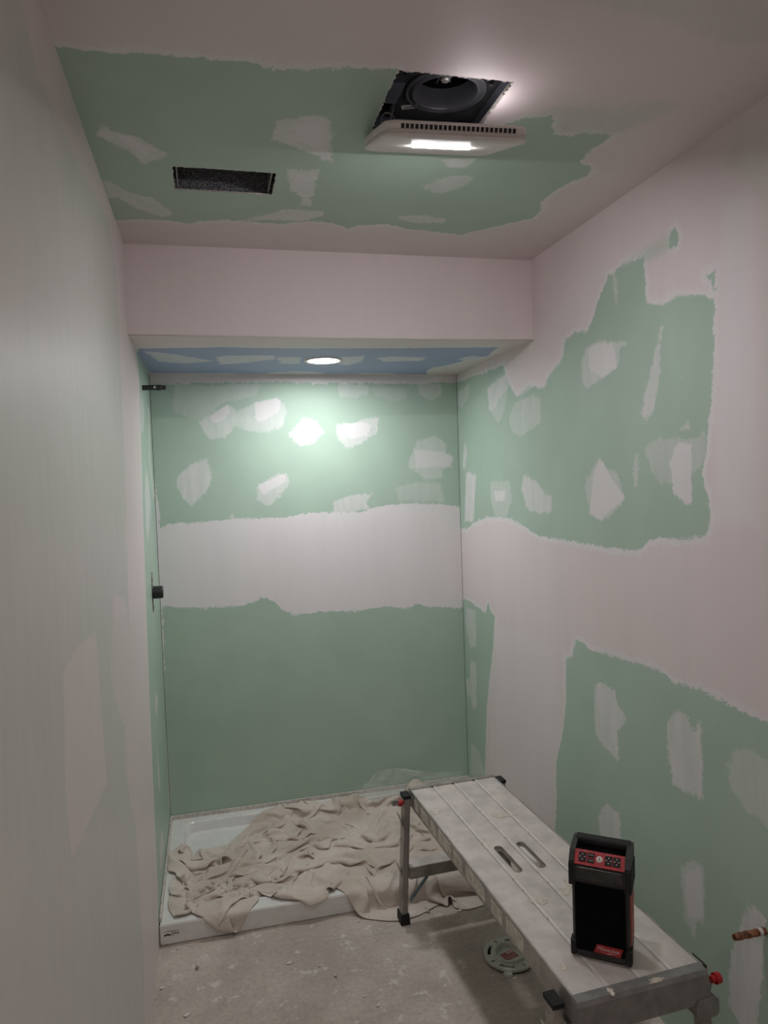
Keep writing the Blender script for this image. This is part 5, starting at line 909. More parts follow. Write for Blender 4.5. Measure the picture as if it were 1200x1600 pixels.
[1719,9,6,-4,-16,-15,-2,1,6,11,12,8,8,5,3,-38,-13,-11,9,26,25,32,5,-40,-29,-22,1,12,25,23,19,-1,1,0,-3,4,5,12,7,-5,-26,-20,-21,0,-1,-6,-6,-8,2,37,33,33,26,28,-32,-43,-34,-40,-37,-14,0,-3,1,1,7,4,33,42,4,-9,-9,-8,-12,-8,-3],
[1762,5,-1,-7,-10,-11,-2,1,3,7,6,20,8,3,-16,-20,-12,-10,7,25,25,25,-8,-26,-20,-18,-16,24,20,26,19,3,2,-7,3,4,7,9,9,-9,-31,-19,-12,-1,-3,-4,-6,-9,-13,36,37,34,23,-7,-38,-41,-38,-35,-2,0,6,-5,1,2,3,6,10,41,27,-7,-9,-8,-15,-13,5],
[1805,0,-5,-7,-7,-8,-2,-1,-4,-4,16,-2,34,4,-16,-28,-6,-30,24,30,24,22,-8,-21,-21,-21,-24,14,42,20,23,8,-8,2,-1,7,8,8,11,-28,-22,-13,-5,-5,-3,-3,-5,-32,-13,37,40,35,19,-38,-38,-40,-29,1,6,0,-1,-1,2,2,3,4,4,24,39,5,-7,-12,-14,-14,4],
[1848,-5,-8,-8,-4,-5,-3,-1,-6,-7,-2,15,-7,25,1,-27,-25,-33,26,38,40,22,-9,-22,-21,-22,-24,-11,43,44,19,8,1,-4,6,7,8,6,-9,-16,-15,-11,-5,-3,-1,-5,-19,-39,-12,36,39,37,-16,-35,-41,-17,2,2,1,3,-1,1,2,2,4,0,-13,34,38,15,-6,-12,-19,-11,6],
[1890,-8,-8,-9,-5,-7,0,-1,-7,-6,-8,-4,13,-12,-3,1,-34,-7,7,37,40,37,-6,-24,-22,-22,-23,-22,33,39,43,12,-1,3,5,4,9,2,-5,-17,-14,-11,-4,-2,-2,-6,-39,-36,-9,30,38,22,-35,-30,-5,-4,4,3,3,-1,0,-1,4,3,4,-9,-37,35,42,34,-16,-31,-37,14,26],
[1931,-12,-7,-10,-23,-19,29,0,-6,-6,-8,-8,-9,9,-13,-17,-14,6,0,8,30,31,32,-15,-21,-23,-23,-23,8,43,42,38,0,7,2,10,3,1,-6,-17,-15,-7,-5,-1,-3,-28,-35,-38,-6,33,20,8,-10,-10,-4,-6,0,0,12,0,-1,-1,2,6,-5,-23,-25,24,42,20,-32,-38,-3,29,28],
[1969,-16,-9,-11,-33,-1,8,18,-4,-6,-8,-8,-10,-7,-7,-9,-10,5,0,-12,-13,34,31,36,-16,-22,-26,-19,-16,41,38,45,25,5,5,4,6,4,-7,-20,-14,-3,-3,-5,-10,-35,-35,-35,-6,34,30,4,-5,-13,0,-6,-9,6,-2,16,-1,-1,3,2,-3,-27,-22,0,26,19,-40,-13,15,27,31],
[2006,-17,-17,-18,-24,-10,22,15,2,-5,-8,-9,-10,-9,-7,-8,-7,5,2,-20,-12,-10,23,37,27,-23,-15,-23,-20,19,41,39,45,17,8,2,5,4,-12,-23,-5,1,-6,-6,-22,-37,-32,-30,-1,8,40,3,8,-13,-8,6,-8,-7,10,-3,17,3,-3,2,-8,-19,-19,-10,20,-23,3,-3,12,18,37],
[2042,-18,-17,-20,-21,-15,-17,24,36,-9,-2,-9,-8,-9,-8,-8,-5,4,-2,-19,-13,-9,-9,15,42,12,-19,-14,-21,-10,45,42,42,40,9,4,-9,-5,-4,-14,-12,16,-7,-10,-38,-30,-31,-18,1,1,6,33,-6,5,-7,-9,8,-5,-8,13,0,14,7,-6,-4,-20,-14,-9,-4,-1,0,2,7,11,27],
[2078,-18,-18,-21,-22,-16,-12,-11,24,37,-1,-8,-8,-8,-9,-8,-3,4,-4,-19,-14,-13,-6,-6,13,43,-8,-17,-26,-7,29,47,41,44,31,-10,-8,1,-6,-42,-17,41,10,-20,-37,-30,-31,-6,0,3,2,5,20,-8,-10,5,-5,9,-4,-9,16,4,5,12,-9,-16,-9,-8,-9,-2,1,4,5,8,17],
[2114,-18,-21,-43,-1,-14,-10,-6,-7,22,39,-5,-8,-12,-11,-3,2,2,-6,-20,-13,-14,-10,-6,1,8,37,-27,-22,-8,31,35,43,40,43,2,-23,-14,-23,-24,-7,31,38,-32,-32,-31,-22,-3,-1,1,2,8,4,5,-10,-12,10,-7,10,-3,-7,17,8,1,2,-6,-8,-12,-8,-4,3,4,5,5,18],
[2153,-38,-44,-32,2,11,-8,-6,-5,-6,32,25,-9,-12,-9,-1,6,-1,-6,-22,-20,-14,-1,-6,-5,-6,4,17,-21,-10,27,34,34,41,40,20,-26,-28,-30,-19,-8,29,35,-11,-32,-29,-12,-1,-2,1,-1,6,2,6,-9,-8,-6,1,-3,5,6,0,16,7,4,-1,-11,-10,-11,-4,3,5,4,4,15],
[2157,-44,-30,-11,7,3,0,-5,-6,-6,-14,20,21,0,-27,16,21,-3,-14,-20,-27,-11,-9,7,-2,-3,-7,2,-2,-9,21,28,35,31,31,39,-23,-27,-31,-10,-7,8,4,1,-3,-26,-1,-3,0,-1,-1,1,1,5,-6,-4,-5,-4,0,1,6,5,8,11,8,-2,-6,-12,-15,-10,-1,15,6,4,10],
[2152,-17,-14,-15,1,11,0,-1,-9,-5,-31,-23,19,13,16,12,26,4,-19,-25,-24,-21,-8,11,7,-3,-3,-3,-2,-5,10,24,35,35,30,25,-5,-40,-15,-5,-7,3,6,-2,-7,-16,-3,0,-2,-2,0,0,1,1,-1,-5,-8,-15,9,-9,15,11,8,10,10,1,-9,-12,-18,-14,-3,-5,29,9,7],
[2186,-26,-17,-3,2,10,4,-4,-9,-40,-37,14,15,17,18,13,18,17,-26,-26,-33,-14,-1,4,9,4,-6,0,-2,-5,8,11,34,39,32,22,-31,-7,-13,0,-8,1,-16,-11,11,3,-5,-1,-2,-1,-1,0,1,0,-1,-7,-29,5,-10,12,15,9,12,8,11,4,-9,-19,-17,-17,-22,16,17,25,8],
[2186,3,-13,-1,6,8,4,-27,-36,-37,7,16,16,16,18,15,17,7,-22,-28,-41,-6,7,4,4,7,-2,-2,0,-3,6,6,13,42,25,-2,-20,7,10,4,-7,-33,-11,19,7,7,-5,-1,-2,-1,-1,0,1,0,-4,-33,0,-15,9,12,10,12,11,9,12,6,-9,-22,-18,-19,-22,-1,33,22,18],
[2189,11,9,6,5,-13,-31,-31,-34,15,11,15,16,17,18,15,16,4,-30,-42,-23,3,4,8,3,3,0,5,-5,-1,4,2,12,17,23,-9,6,11,14,-3,-6,-36,0,3,17,15,-1,-3,-1,-3,0,-2,2,-4,-34,-5,-9,-1,10,11,10,12,13,7,12,8,-11,-25,-19,-30,-13,1,24,29,21],
[2220,10,4,19,-34,-37,-30,-24,16,14,13,16,17,18,19,15,13,-9,-40,-39,1,2,2,7,7,2,1,0,0,2,1,1,5,18,13,5,8,11,6,1,-17,-25,-15,17,15,15,7,-3,-2,0,-3,2,-11,-37,-9,7,-12,7,10,8,3,18,16,6,13,9,-13,-27,-28,-39,0,8,13,34,20],
[2204,23,33,-22,-38,-40,-14,15,17,15,14,16,17,18,20,17,11,-38,-41,-9,2,2,3,3,7,2,3,1,1,2,1,0,2,15,19,1,12,7,1,-2,-8,-28,-26,19,22,19,10,-1,0,-4,0,-21,-37,-18,16,3,-5,8,-11,14,7,20,21,4,17,11,-26,-38,-44,-3,1,4,8,37,25],
[2213,36,8,-40,-34,-6,5,15,16,15,15,16,16,18,21,18,-7,-42,-26,-2,4,2,2,4,3,2,6,1,2,3,0,-1,0,14,9,12,10,10,3,-3,-33,-42,7,23,21,18,16,0,-1,-4,-24,-46,-25,2,-2,-1,-3,-3,27,2,18,23,20,8,18,-1,-41,-43,-11,-4,3,3,2,18,44],
[2237,13,-10,-17,-5,-5,6,13,17,15,15,16,16,16,22,17,-24,-31,-27,2,11,2,3,4,3,3,4,0,0,8,0,-1,0,9,12,6,15,10,0,-38,-42,-35,34,37,18,18,18,2,-1,-22,-41,-26,-29,-34,-18,5,17,27,14,20,22,23,15,14,16,-26,-42,-24,2,-3,3,2,1,2,26],
[2270,11,-15,-2,-5,-8,6,11,16,16,15,15,16,16,17,16,-38,-13,-41,16,10,8,4,4,3,-8,-1,10,10,4,0,-2,2,9,9,4,16,4,-38,-39,-46,8,24,31,40,18,20,2,-10,-32,-31,-40,-38,-17,-4,4,16,19,19,22,22,23,14,16,2,-42,-39,3,5,-2,2,2,2,1,3],
[2310,-1,-4,-4,-5,-4,4,8,16,15,15,16,12,12,22,-31,-24,-34,12,11,14,14,5,3,-13,6,-6,3,9,20,3,-5,3,8,9,-8,18,-33,-42,-42,-2,18,11,36,31,33,21,3,-19,-33,-38,-37,-30,-23,4,-4,22,13,20,29,22,23,13,17,-29,-41,-5,8,-1,1,0,2,2,1,3],
[2350,-3,-4,-4,-4,-3,3,5,16,15,14,16,2,16,-20,-34,-27,12,17,14,15,13,-5,-2,3,-8,6,6,4,21,7,-3,5,5,-36,18,-9,-41,-41,-7,11,14,18,27,29,39,27,-2,-28,-36,-35,-36,-33,-15,-16,18,13,29,8,22,37,22,14,0,-40,-15,-2,11,1,0,0,2,1,2,2],
[2390,-5,-4,-4,-4,-1,2,4,15,14,13,9,-4,-3,-41,-17,8,15,13,15,13,1,7,-8,0,7,10,2,4,17,8,0,4,-8,-23,0,-43,-36,-17,6,15,21,10,22,32,33,37,-12,-31,-33,-34,-37,-30,-23,0,-13,31,40,11,13,27,41,14,-15,-27,-9,-11,17,5,0,0,1,2,2,2],
[2428,-5,-5,-3,-3,0,2,3,12,15,4,-6,3,-29,-10,-4,3,18,14,13,10,-2,-1,4,5,7,9,4,4,14,11,1,1,-8,-22,-33,-28,-27,-18,15,13,14,20,17,28,28,37,-7,-33,-34,-35,-39,-20,-20,-15,0,13,44,9,29,16,26,37,-14,-27,-23,7,-2,26,1,0,1,1,3,2],
[2466,-6,-4,-4,-1,1,3,2,8,5,4,0,-13,-9,-8,-6,1,-6,27,27,4,2,3,3,6,7,6,7,4,12,11,5,-2,-7,-30,-33,-31,-31,-9,7,24,16,15,21,21,30,23,-12,-21,-34,-33,-35,-22,-14,-15,0,0,39,30,9,31,9,14,22,-25,-30,7,5,19,16,1,0,1,3,1],
[2498,-3,-1,-3,-1,2,3,3,5,4,5,-6,-7,-9,-8,-8,-11,1,8,38,20,2,2,4,5,5,8,7,5,11,11,4,0,-13,-36,-32,-36,-25,-19,21,23,19,17,18,21,27,22,-15,-22,-37,-33,-28,-18,-11,-13,-11,6,29,34,17,7,28,0,7,-13,-20,-2,29,7,26,3,-1,1,2,3],
[2531,-1,-1,0,0,3,4,4,3,-1,-1,1,-6,-8,-8,-9,-11,-6,15,11,38,13,2,4,5,5,6,9,6,8,12,5,1,-29,-37,-34,-39,-37,0,22,31,20,17,19,23,23,10,-11,-22,-34,-34,-26,-11,-10,-12,-9,-4,28,28,27,10,12,10,6,-12,-21,2,23,17,18,12,1,-1,2,-39],
[2568,-1,0,0,1,4,5,5,0,-1,-1,-1,-6,-8,-8,-8,-10,-9,4,23,12,32,11,3,5,6,6,7,8,7,11,6,-6,-43,-35,-36,-43,-31,1,17,40,28,20,19,20,27,10,-11,-35,-39,-32,-10,-9,-9,-12,-16,-8,29,27,29,14,14,5,2,-28,4,5,11,28,14,17,1,-3,-23,-40],
[2605,-1,1,1,1,5,6,5,-1,-2,-2,-2,-6,-7,-8,-9,-9,-8,-7,13,30,13,30,6,5,6,6,6,9,7,6,11,-37,-40,-38,-39,-40,-10,5,8,39,34,23,20,20,27,13,-30,-40,-38,-10,-7,-9,-9,-12,-22,-9,27,14,26,28,3,15,-24,6,8,5,7,25,21,16,7,-10,-39,-40],
[2643,0,0,1,3,5,6,6,-3,-3,-1,-4,-6,-7,-8,-8,-8,-8,-8,-1,28,27,15,24,5,6,6,6,8,10,0,-15,-41,-34,-34,-32,-31,-1,4,4,28,34,31,23,21,25,-11,-41,-28,-10,-10,-8,-9,-8,-14,-23,-11,23,18,23,16,14,-9,7,7,7,6,7,14,31,15,10,-32,-39,-40],
[2682,-5,1,4,4,6,6,7,-5,-5,-1,-4,-5,-7,-8,-8,-7,-27,0,8,15,31,21,18,15,7,6,7,8,7,-4,-32,-32,-33,-33,-34,-24,6,4,5,15,34,31,27,23,3,-27,-25,-2,-8,-10,-9,-7,-10,-19,-20,-11,19,20,21,18,2,8,7,7,6,6,7,10,28,17,-8,-39,-42,-32],
[2720,-9,0,8,6,7,6,6,-6,-4,-2,-4,-6,-6,-8,-7,-23,-15,-10,19,16,18,30,16,21,9,6,6,9,6,-15,-36,-30,-36,-33,-30,-9,5,5,6,7,32,30,30,8,-4,-11,-19,-17,10,-9,-8,-8,-11,-20,-17,-13,18,19,22,14,9,7,8,7,5,5,4,13,14,22,-31,-46,-38,4],
[2758,-10,-8,5,17,11,4,6,-9,-2,-2,-4,-6,-8,-7,-16,-17,-30,7,18,16,18,20,28,16,16,7,6,4,9,-36,-31,-29,-36,-30,-23,-2,6,4,4,10,20,31,30,12,-17,-15,-17,-34,34,4,-10,-7,-12,-21,-15,-16,13,24,18,21,9,8,8,7,4,5,5,9,16,-29,-31,-39,6,8],
[2796,-10,-9,-2,15,24,1,3,-11,2,-1,-4,-7,-9,-10,-15,-20,-36,16,19,19,17,17,19,26,18,7,4,-2,-36,-12,-39,-10,-34,-26,-10,0,7,3,4,9,11,33,30,-11,-29,-19,-13,-5,10,35,-5,-8,-14,-18,-17,-14,12,13,23,23,14,8,9,5,4,5,-3,7,-31,-32,-27,11,13,8],
[2834,-10,-9,-10,19,28,0,-14,-5,-21,34,-4,-9,-9,-10,-16,-33,-37,18,32,20,17,18,18,8,24,-20,-12,-14,-32,-18,16,-20,-35,-37,12,16,7,4,5,6,10,27,29,-26,-15,-19,-20,-19,-1,43,29,-12,-12,-18,-18,-14,13,14,18,21,20,10,8,9,2,-2,-17,-36,-36,-8,14,11,13,12],
[2867,-8,-7,-7,13,15,14,-25,-22,-11,0,33,13,-13,-8,-28,-35,-38,2,36,35,23,15,17,-16,-18,-15,-16,-16,-7,2,10,-3,-39,-21,14,19,11,4,5,7,7,14,26,-32,-16,0,-20,-20,-15,16,41,22,-18,-13,-16,-17,11,16,18,20,20,12,9,8,-10,-38,-31,-33,4,12,14,11,11,12],
[2899,-3,-5,-6,5,18,0,-19,-18,-15,-24,9,28,29,-21,-33,-38,-40,-23,28,35,32,34,-14,-16,-24,-13,0,10,15,6,-2,-15,-33,-6,5,25,16,5,6,4,8,12,5,-33,-15,14,-17,-16,-15,-10,27,39,4,-12,-19,-13,-2,5,36,21,15,11,4,-17,-25,-40,-26,12,11,12,13,12,10,9],
[2937,-3,-4,-5,0,14,-2,-15,-18,-20,-22,-23,9,28,18,-32,-40,-45,-37,5,33,29,31,5,-31,-11,20,17,15,14,5,-5,-19,-37,7,4,16,25,6,3,2,7,7,-5,-33,-8,15,-3,-20,-14,-8,12,16,22,5,-16,-24,2,-9,30,37,10,-3,-26,-2,-30,-35,13,18,10,12,12,8,12,-7],
[2975,-3,-3,-4,0,2,4,-15,-18,-23,-23,-20,-25,2,26,2,-39,-42,-39,-34,27,41,17,5,7,17,20,16,11,-1,-18,-21,-22,13,21,4,-2,31,2,-6,-13,25,8,-1,-28,3,13,-13,-9,-13,-8,12,13,18,-10,-34,16,1,-12,8,36,-8,-27,10,-4,-42,8,17,16,8,6,6,7,8,9],
[3012,-1,-3,-3,0,1,-1,-14,-19,-22,-24,-23,-25,-27,-4,28,-21,-41,-40,-39,11,39,8,41,24,14,10,-1,-13,-20,-16,-17,8,31,31,-10,-26,37,6,-21,24,20,15,-10,-4,3,-11,-9,-12,-22,23,5,18,-12,-32,-35,22,41,-6,-14,11,-27,1,23,-35,4,19,11,6,5,1,10,8,12,16],
[5742,-29,-28,-29,-24,-23,-34,-43,-39,-43,18,43,44,45,47,48,47,45,42,8,28,35,-32,-47,-35,-37,-20,22,42,45,46,47,45,43,-10,1,-15,-39,9,37,46,36,12,16,27,32,22,-2,42,1,-42,-44,-42,-7,-6,-4,4,7,13,40,46,47,45,44,41,43,38,36,28,23,35,-30,-47,-41,-39],
[5710,-27,-29,-28,-19,-17,-21,-45,-35,-40,31,42,43,42,44,44,45,40,46,12,14,36,-30,-40,-45,-38,-9,41,32,45,39,45,44,40,31,-21,-30,-42,15,45,40,42,35,16,23,3,-12,21,29,-6,-19,-43,-46,-33,-2,-1,2,14,44,44,44,35,41,45,37,33,36,35,32,27,35,-24,-42,-42,-43],
[5679,-28,-27,-1,13,-34,-38,-44,-38,-30,40,41,37,42,38,43,45,41,43,45,13,-4,-27,-38,-40,-40,17,37,22,43,29,44,43,40,41,-22,-38,-40,26,31,38,44,43,37,-25,-10,18,41,19,-33,-26,-24,-43,-43,-20,-2,22,42,44,43,36,29,44,28,28,37,37,36,31,29,38,-16,-40,-42,-11],
[5651,-28,-4,24,0,-30,-42,-40,-46,-19,42,38,39,22,38,44,38,45,45,44,42,-7,-43,-44,-42,-16,23,24,21,39,27,29,46,37,39,4,-41,-27,12,1,42,40,41,28,0,-6,36,42,14,-38,-39,-33,-34,-43,-44,17,42,43,43,45,20,40,8,25,37,38,35,34,34,34,37,-10,-27,-12,-7],
[5629,-19,20,-7,-11,-5,-24,-43,-38,-4,24,38,32,7,39,40,44,44,43,44,22,20,-40,-42,-40,12,22,20,22,7,36,21,38,33,37,12,-24,-17,-21,-7,40,42,32,27,11,20,44,39,20,-43,-38,-39,-42,-44,-38,17,47,42,44,33,38,-1,14,32,34,34,31,34,34,34,35,39,-11,-20,-2],
[5609,-3,-8,-12,-12,-6,-8,-9,-16,1,5,36,10,15,31,43,40,43,40,38,10,30,-21,-45,-7,19,18,22,22,0,-16,27,42,28,36,1,-28,-20,-17,2,43,39,33,20,18,35,43,28,3,1,-35,-39,-43,-39,-25,22,30,40,41,40,14,22,29,15,6,22,31,35,34,39,37,38,41,-23,6],
[5585,-8,-9,-13,-13,-14,-4,14,37,-5,11,-5,20,17,33,42,42,27,37,28,12,24,1,-35,14,19,19,19,26,-7,-29,-6,38,28,32,-9,-25,-23,-17,26,40,35,34,17,29,38,32,5,4,4,5,-28,-35,-39,-33,32,30,37,39,32,24,30,31,1,-38,23,30,37,41,40,43,45,36,12,12],
[5556,-15,-12,-12,-13,-12,-4,42,43,27,3,-1,3,27,32,41,42,36,14,22,40,-17,30,-15,18,18,17,18,26,-9,-29,-23,1,29,27,-16,-25,-23,-10,42,29,37,31,26,28,32,12,7,4,3,10,25,-32,-35,-27,11,41,37,38,41,26,31,31,-18,-35,-14,33,41,44,44,44,43,31,33,0],
[5516,-12,-12,-11,-12,-10,19,45,42,45,26,0,-5,27,28,37,38,44,27,-5,20,18,1,28,16,17,18,2,35,-5,-34,-15,-19,21,-19,-11,-24,-22,14,20,32,37,32,24,26,27,9,7,4,0,23,35,5,-31,-44,18,40,40,42,42,38,30,23,-29,-41,-30,28,45,46,44,42,44,44,-1,-10],
[5477,-12,-12,-12,-12,-4,44,43,44,43,43,29,-4,21,16,37,37,33,45,9,-15,30,15,29,20,21,-1,2,16,15,-30,-28,3,-24,-35,-17,-22,-15,9,19,42,33,36,20,20,23,10,0,15,13,30,28,-13,-6,-39,34,34,42,39,43,44,41,18,-31,-41,-38,16,45,45,42,44,43,14,-5,-8],
[5439,-13,-9,-14,-12,23,45,44,43,44,40,42,1,14,5,41,37,43,42,40,-9,-2,41,30,24,12,-1,11,-24,6,-2,-38,-11,-28,-39,-34,-22,-11,-1,41,39,28,30,19,22,28,24,32,19,19,14,-6,-8,-29,-5,41,35,29,45,44,46,45,26,-28,-41,-44,4,43,45,45,41,29,-2,-10,-3],
[5400,-1,-7,-14,1,27,43,43,44,43,44,30,-5,-2,27,43,43,44,42,45,33,-8,29,34,27,8,15,-2,-32,-40,6,-9,-43,-25,-38,-38,-28,-16,27,34,39,39,43,22,28,29,33,29,21,22,-1,-44,-15,-15,5,45,26,37,45,45,45,45,34,-23,-43,-44,-17,42,45,44,38,13,-6,7,25],
[5386,-2,-6,-11,31,2,38,44,44,44,44,2,-4,10,39,43,44,42,44,44,42,31,15,39,26,8,-7,17,-40,-40,-38,0,-23,-46,-37,-39,-24,13,24,27,43,44,43,42,28,28,30,30,22,24,-23,-42,-41,-12,10,42,29,47,43,45,47,43,39,-19,-44,-45,-29,39,43,43,43,12,22,19,24],
[5371,-5,-1,20,15,-4,32,43,43,42,36,-7,6,26,34,43,44,41,44,44,42,42,34,33,3,-12,-4,48,-27,-41,-40,-40,-9,-39,-44,-25,13,-25,33,26,43,43,44,38,44,39,27,34,22,18,-38,-44,-34,-40,12,41,40,44,44,45,45,46,43,-14,-43,-44,-4,6,43,39,41,37,34,20,22],
[5350,14,25,-6,-9,26,17,39,43,43,13,23,32,-3,41,42,45,36,45,42,41,44,47,1,-8,-8,29,44,-6,-41,-42,-40,-36,-27,-40,7,-22,-26,40,32,39,42,46,44,40,38,44,33,31,1,-45,-39,-33,-37,20,29,24,45,43,43,43,45,46,-2,-41,-29,4,6,26,37,38,38,41,34,22],
[5367,26,7,0,-23,8,21,41,41,41,23,43,19,-3,37,45,40,39,39,35,43,46,18,-2,-5,12,37,43,16,-38,-39,-39,-39,-37,-17,-15,-42,-2,39,41,33,42,44,44,44,39,36,43,40,-11,-45,-37,-33,-33,29,33,23,19,33,46,44,38,37,16,-42,-1,-12,-1,42,40,43,32,38,38,28],
[5389,10,1,-5,-3,29,13,17,29,38,44,41,10,-1,38,44,42,41,27,35,39,38,-1,-3,17,33,37,12,18,5,-40,-37,-38,-43,-11,-43,-40,25,33,33,43,38,43,44,43,43,38,38,40,-16,-43,-31,-37,-24,31,35,31,21,17,24,38,26,42,2,-23,-20,-13,41,44,41,45,42,35,39,33],
[5395,4,0,1,25,33,14,17,7,29,43,41,8,0,43,38,45,32,16,31,41,15,1,33,38,34,-13,6,21,23,-12,-36,-38,-35,-40,-44,3,20,24,35,27,41,42,41,45,44,40,34,42,-13,-44,-31,-40,-16,36,35,39,25,18,13,-10,36,35,5,-36,-22,28,43,44,41,39,45,41,35,16],
[5397,3,0,32,28,32,19,11,13,4,32,42,5,7,45,44,37,47,18,-10,42,10,35,38,33,-14,-14,4,23,20,20,-16,-41,-43,-42,-22,13,19,27,32,27,26,34,42,44,44,43,33,42,-15,-43,-27,-42,-4,37,34,35,37,24,5,-13,-11,31,5,-36,4,41,43,41,38,30,45,25,15,14],
[5398,12,27,29,27,31,26,12,-2,18,-2,30,0,29,44,45,43,43,33,-1,5,30,33,22,-6,-11,-14,4,22,22,20,20,-33,-46,-25,-18,11,24,26,31,31,28,24,28,43,42,44,36,43,-14,-40,-32,-42,9,34,37,35,34,35,1,-7,-17,-27,5,-22,37,39,39,43,16,38,17,16,17,16],
[5416,27,26,28,30,32,27,1,0,14,9,-19,18,33,45,46,43,44,47,13,0,17,3,-1,-11,-8,-16,5,21,23,22,25,4,-24,-19,-21,4,29,24,30,33,31,24,23,24,42,41,45,41,-13,-41,-33,-40,20,31,38,37,35,38,8,-16,-24,-23,-33,10,38,36,40,28,33,8,20,23,24,23],
[5448,27,27,28,27,32,31,-5,-7,4,21,-12,-7,37,44,46,45,46,44,38,-2,-39,-8,-5,-7,1,-23,2,22,25,22,24,17,29,-22,-26,11,32,19,28,30,38,24,23,21,23,44,42,44,-12,-39,-33,-37,27,34,36,35,35,36,15,-29,-30,-23,-15,9,35,32,38,34,29,22,21,20,23,7],
[5481,27,26,27,20,36,32,2,-12,-13,8,22,-21,29,43,44,44,43,44,45,-16,-32,-12,-5,-8,-19,-9,-28,22,26,22,23,30,29,28,-30,17,25,30,23,21,12,37,36,35,15,28,45,40,-9,-38,-36,-25,31,34,36,34,36,32,-23,-14,-10,-11,-9,1,34,34,37,29,33,26,25,18,20,-27],
[5514,26,25,15,20,38,38,12,-13,-19,-18,3,24,10,43,42,44,40,42,44,1,-13,-11,-9,-6,-28,-39,-42,2,27,24,28,30,31,24,29,21,13,34,29,18,-33,32,45,35,42,31,30,45,-2,-39,-37,-14,31,33,38,34,30,2,19,-8,-11,-9,-10,-6,32,35,32,35,31,30,22,23,-14,-41],
[5544,32,19,8,24,33,39,23,-10,-19,-21,-19,-1,38,39,43,41,39,38,40,27,-7,-5,-8,-23,-43,-43,-43,-3,19,36,28,34,33,35,33,33,17,22,32,-13,-39,20,39,39,40,36,42,43,23,-40,-40,2,30,32,36,28,21,25,20,-5,-9,-10,-10,-9,26,36,31,32,34,27,27,5,-39,-37],
[5557,34,38,10,12,34,31,35,-4,-18,-23,-21,-7,35,40,35,41,40,41,39,31,3,-8,-15,-45,-43,-47,-42,37,18,21,34,32,33,37,32,36,22,24,1,-23,-42,13,34,40,39,43,44,34,39,-24,-39,17,31,29,31,32,23,25,27,-1,-9,-10,-12,-10,16,36,31,34,33,29,23,-38,-30,-28],
[5590,16,22,36,26,26,17,39,10,-20,-23,-27,-21,40,39,42,39,41,41,37,26,12,-6,-41,-47,-45,-46,-32,44,40,20,24,33,34,31,33,35,35,18,-13,-26,-35,-20,39,32,44,41,45,37,31,9,-31,25,29,30,28,26,24,27,28,11,-7,-13,-12,-7,5,35,33,34,30,29,-14,-34,-38,20],
[5612,3,7,23,41,43,27,26,28,-15,-24,-31,-22,18,45,43,41,43,45,43,32,11,-36,-45,-46,-44,-45,-15,39,39,42,15,38,28,34,31,35,37,22,-9,-33,-35,-25,-2,41,40,42,40,31,34,34,-4,25,29,30,27,25,26,19,22,29,-7,-10,-21,-19,22,27,34,34,25,20,-41,-36,3,30],
[5579,3,23,31,42,46,43,18,43,0,-27,-32,-14,-4,42,44,44,41,43,43,46,-10,-44,-44,-42,-40,-23,-24,35,35,37,33,37,33,31,33,30,32,38,-15,-35,-27,-28,-8,4,42,41,25,38,38,37,43,19,33,29,29,24,28,19,17,26,1,-37,-35,21,24,24,24,36,31,-24,-33,-20,25,27],
[5600,-21,18,34,44,45,45,27,39,29,-34,-23,-24,10,18,43,44,44,36,42,26,-3,-38,-45,-25,-23,-28,-16,-2,43,40,38,37,36,32,36,29,34,41,-15,-32,-30,-28,-5,6,8,37,36,37,43,40,42,40,25,34,30,26,26,19,18,-2,-26,-31,17,20,23,24,22,27,18,-39,-36,21,31,22],
[5632,-24,-12,32,39,46,44,37,35,39,-23,-19,-33,26,14,20,44,30,40,25,11,9,-9,-31,-12,-26,-20,-10,-10,12,43,43,43,41,35,32,29,33,34,-23,-28,-19,-36,16,13,8,16,38,38,38,39,43,43,39,24,33,31,25,20,18,-15,-46,-35,41,35,23,25,24,20,-21,-42,9,25,25,26],
[5632,7,-23,1,43,46,46,40,31,38,-27,-22,-2,4,-2,28,31,34,35,14,10,9,-1,-7,-9,0,-3,-9,-10,-6,31,43,43,43,41,23,37,29,-6,10,-39,-19,-19,38,15,12,8,30,36,39,36,37,41,44,39,25,34,31,22,14,-38,-44,-37,35,46,30,37,22,12,-39,-24,20,25,25,26],
[5600,26,17,-23,31,43,46,39,35,29,-25,-33,-1,-7,16,15,32,39,27,16,3,10,0,-9,-8,4,40,19,-8,-9,3,48,43,43,34,28,35,-14,15,16,-16,-32,-4,39,34,10,13,12,35,36,39,38,38,40,42,34,30,32,28,-8,-44,-39,-27,26,42,44,43,26,-8,-24,-20,23,27,25,26],
[5569,25,29,10,7,45,44,38,35,14,-28,-27,-12,9,-2,29,44,45,38,-21,3,5,-1,-9,-7,18,41,38,33,-9,-6,27,45,37,31,39,-10,-6,46,32,-18,-31,-10,34,44,29,10,13,16,40,36,38,38,40,41,41,34,31,25,-34,-38,-38,-7,24,35,39,44,38,1,-33,-17,25,28,25,26],
[5540,31,26,24,5,45,43,35,32,2,-27,-18,-3,-10,24,42,41,42,46,-6,-26,-29,1,-10,8,34,32,38,33,36,2,2,44,33,41,-2,-18,38,45,42,-15,-29,-26,36,41,43,26,11,1,38,38,34,39,40,40,42,39,34,9,-45,-33,-40,-8,43,43,31,31,45,13,-32,-12,24,27,26,27],
[5513,33,32,12,25,46,36,25,26,-4,-17,-13,-9,21,37,23,42,42,41,30,-30,-35,-27,2,6,42,22,25,37,33,33,2,37,39,15,-23,20,43,43,45,-3,-33,-35,33,33,40,39,35,2,22,34,38,38,41,37,38,36,42,-7,-46,-30,-40,-10,45,46,45,30,22,38,-22,-12,25,27,26,27],
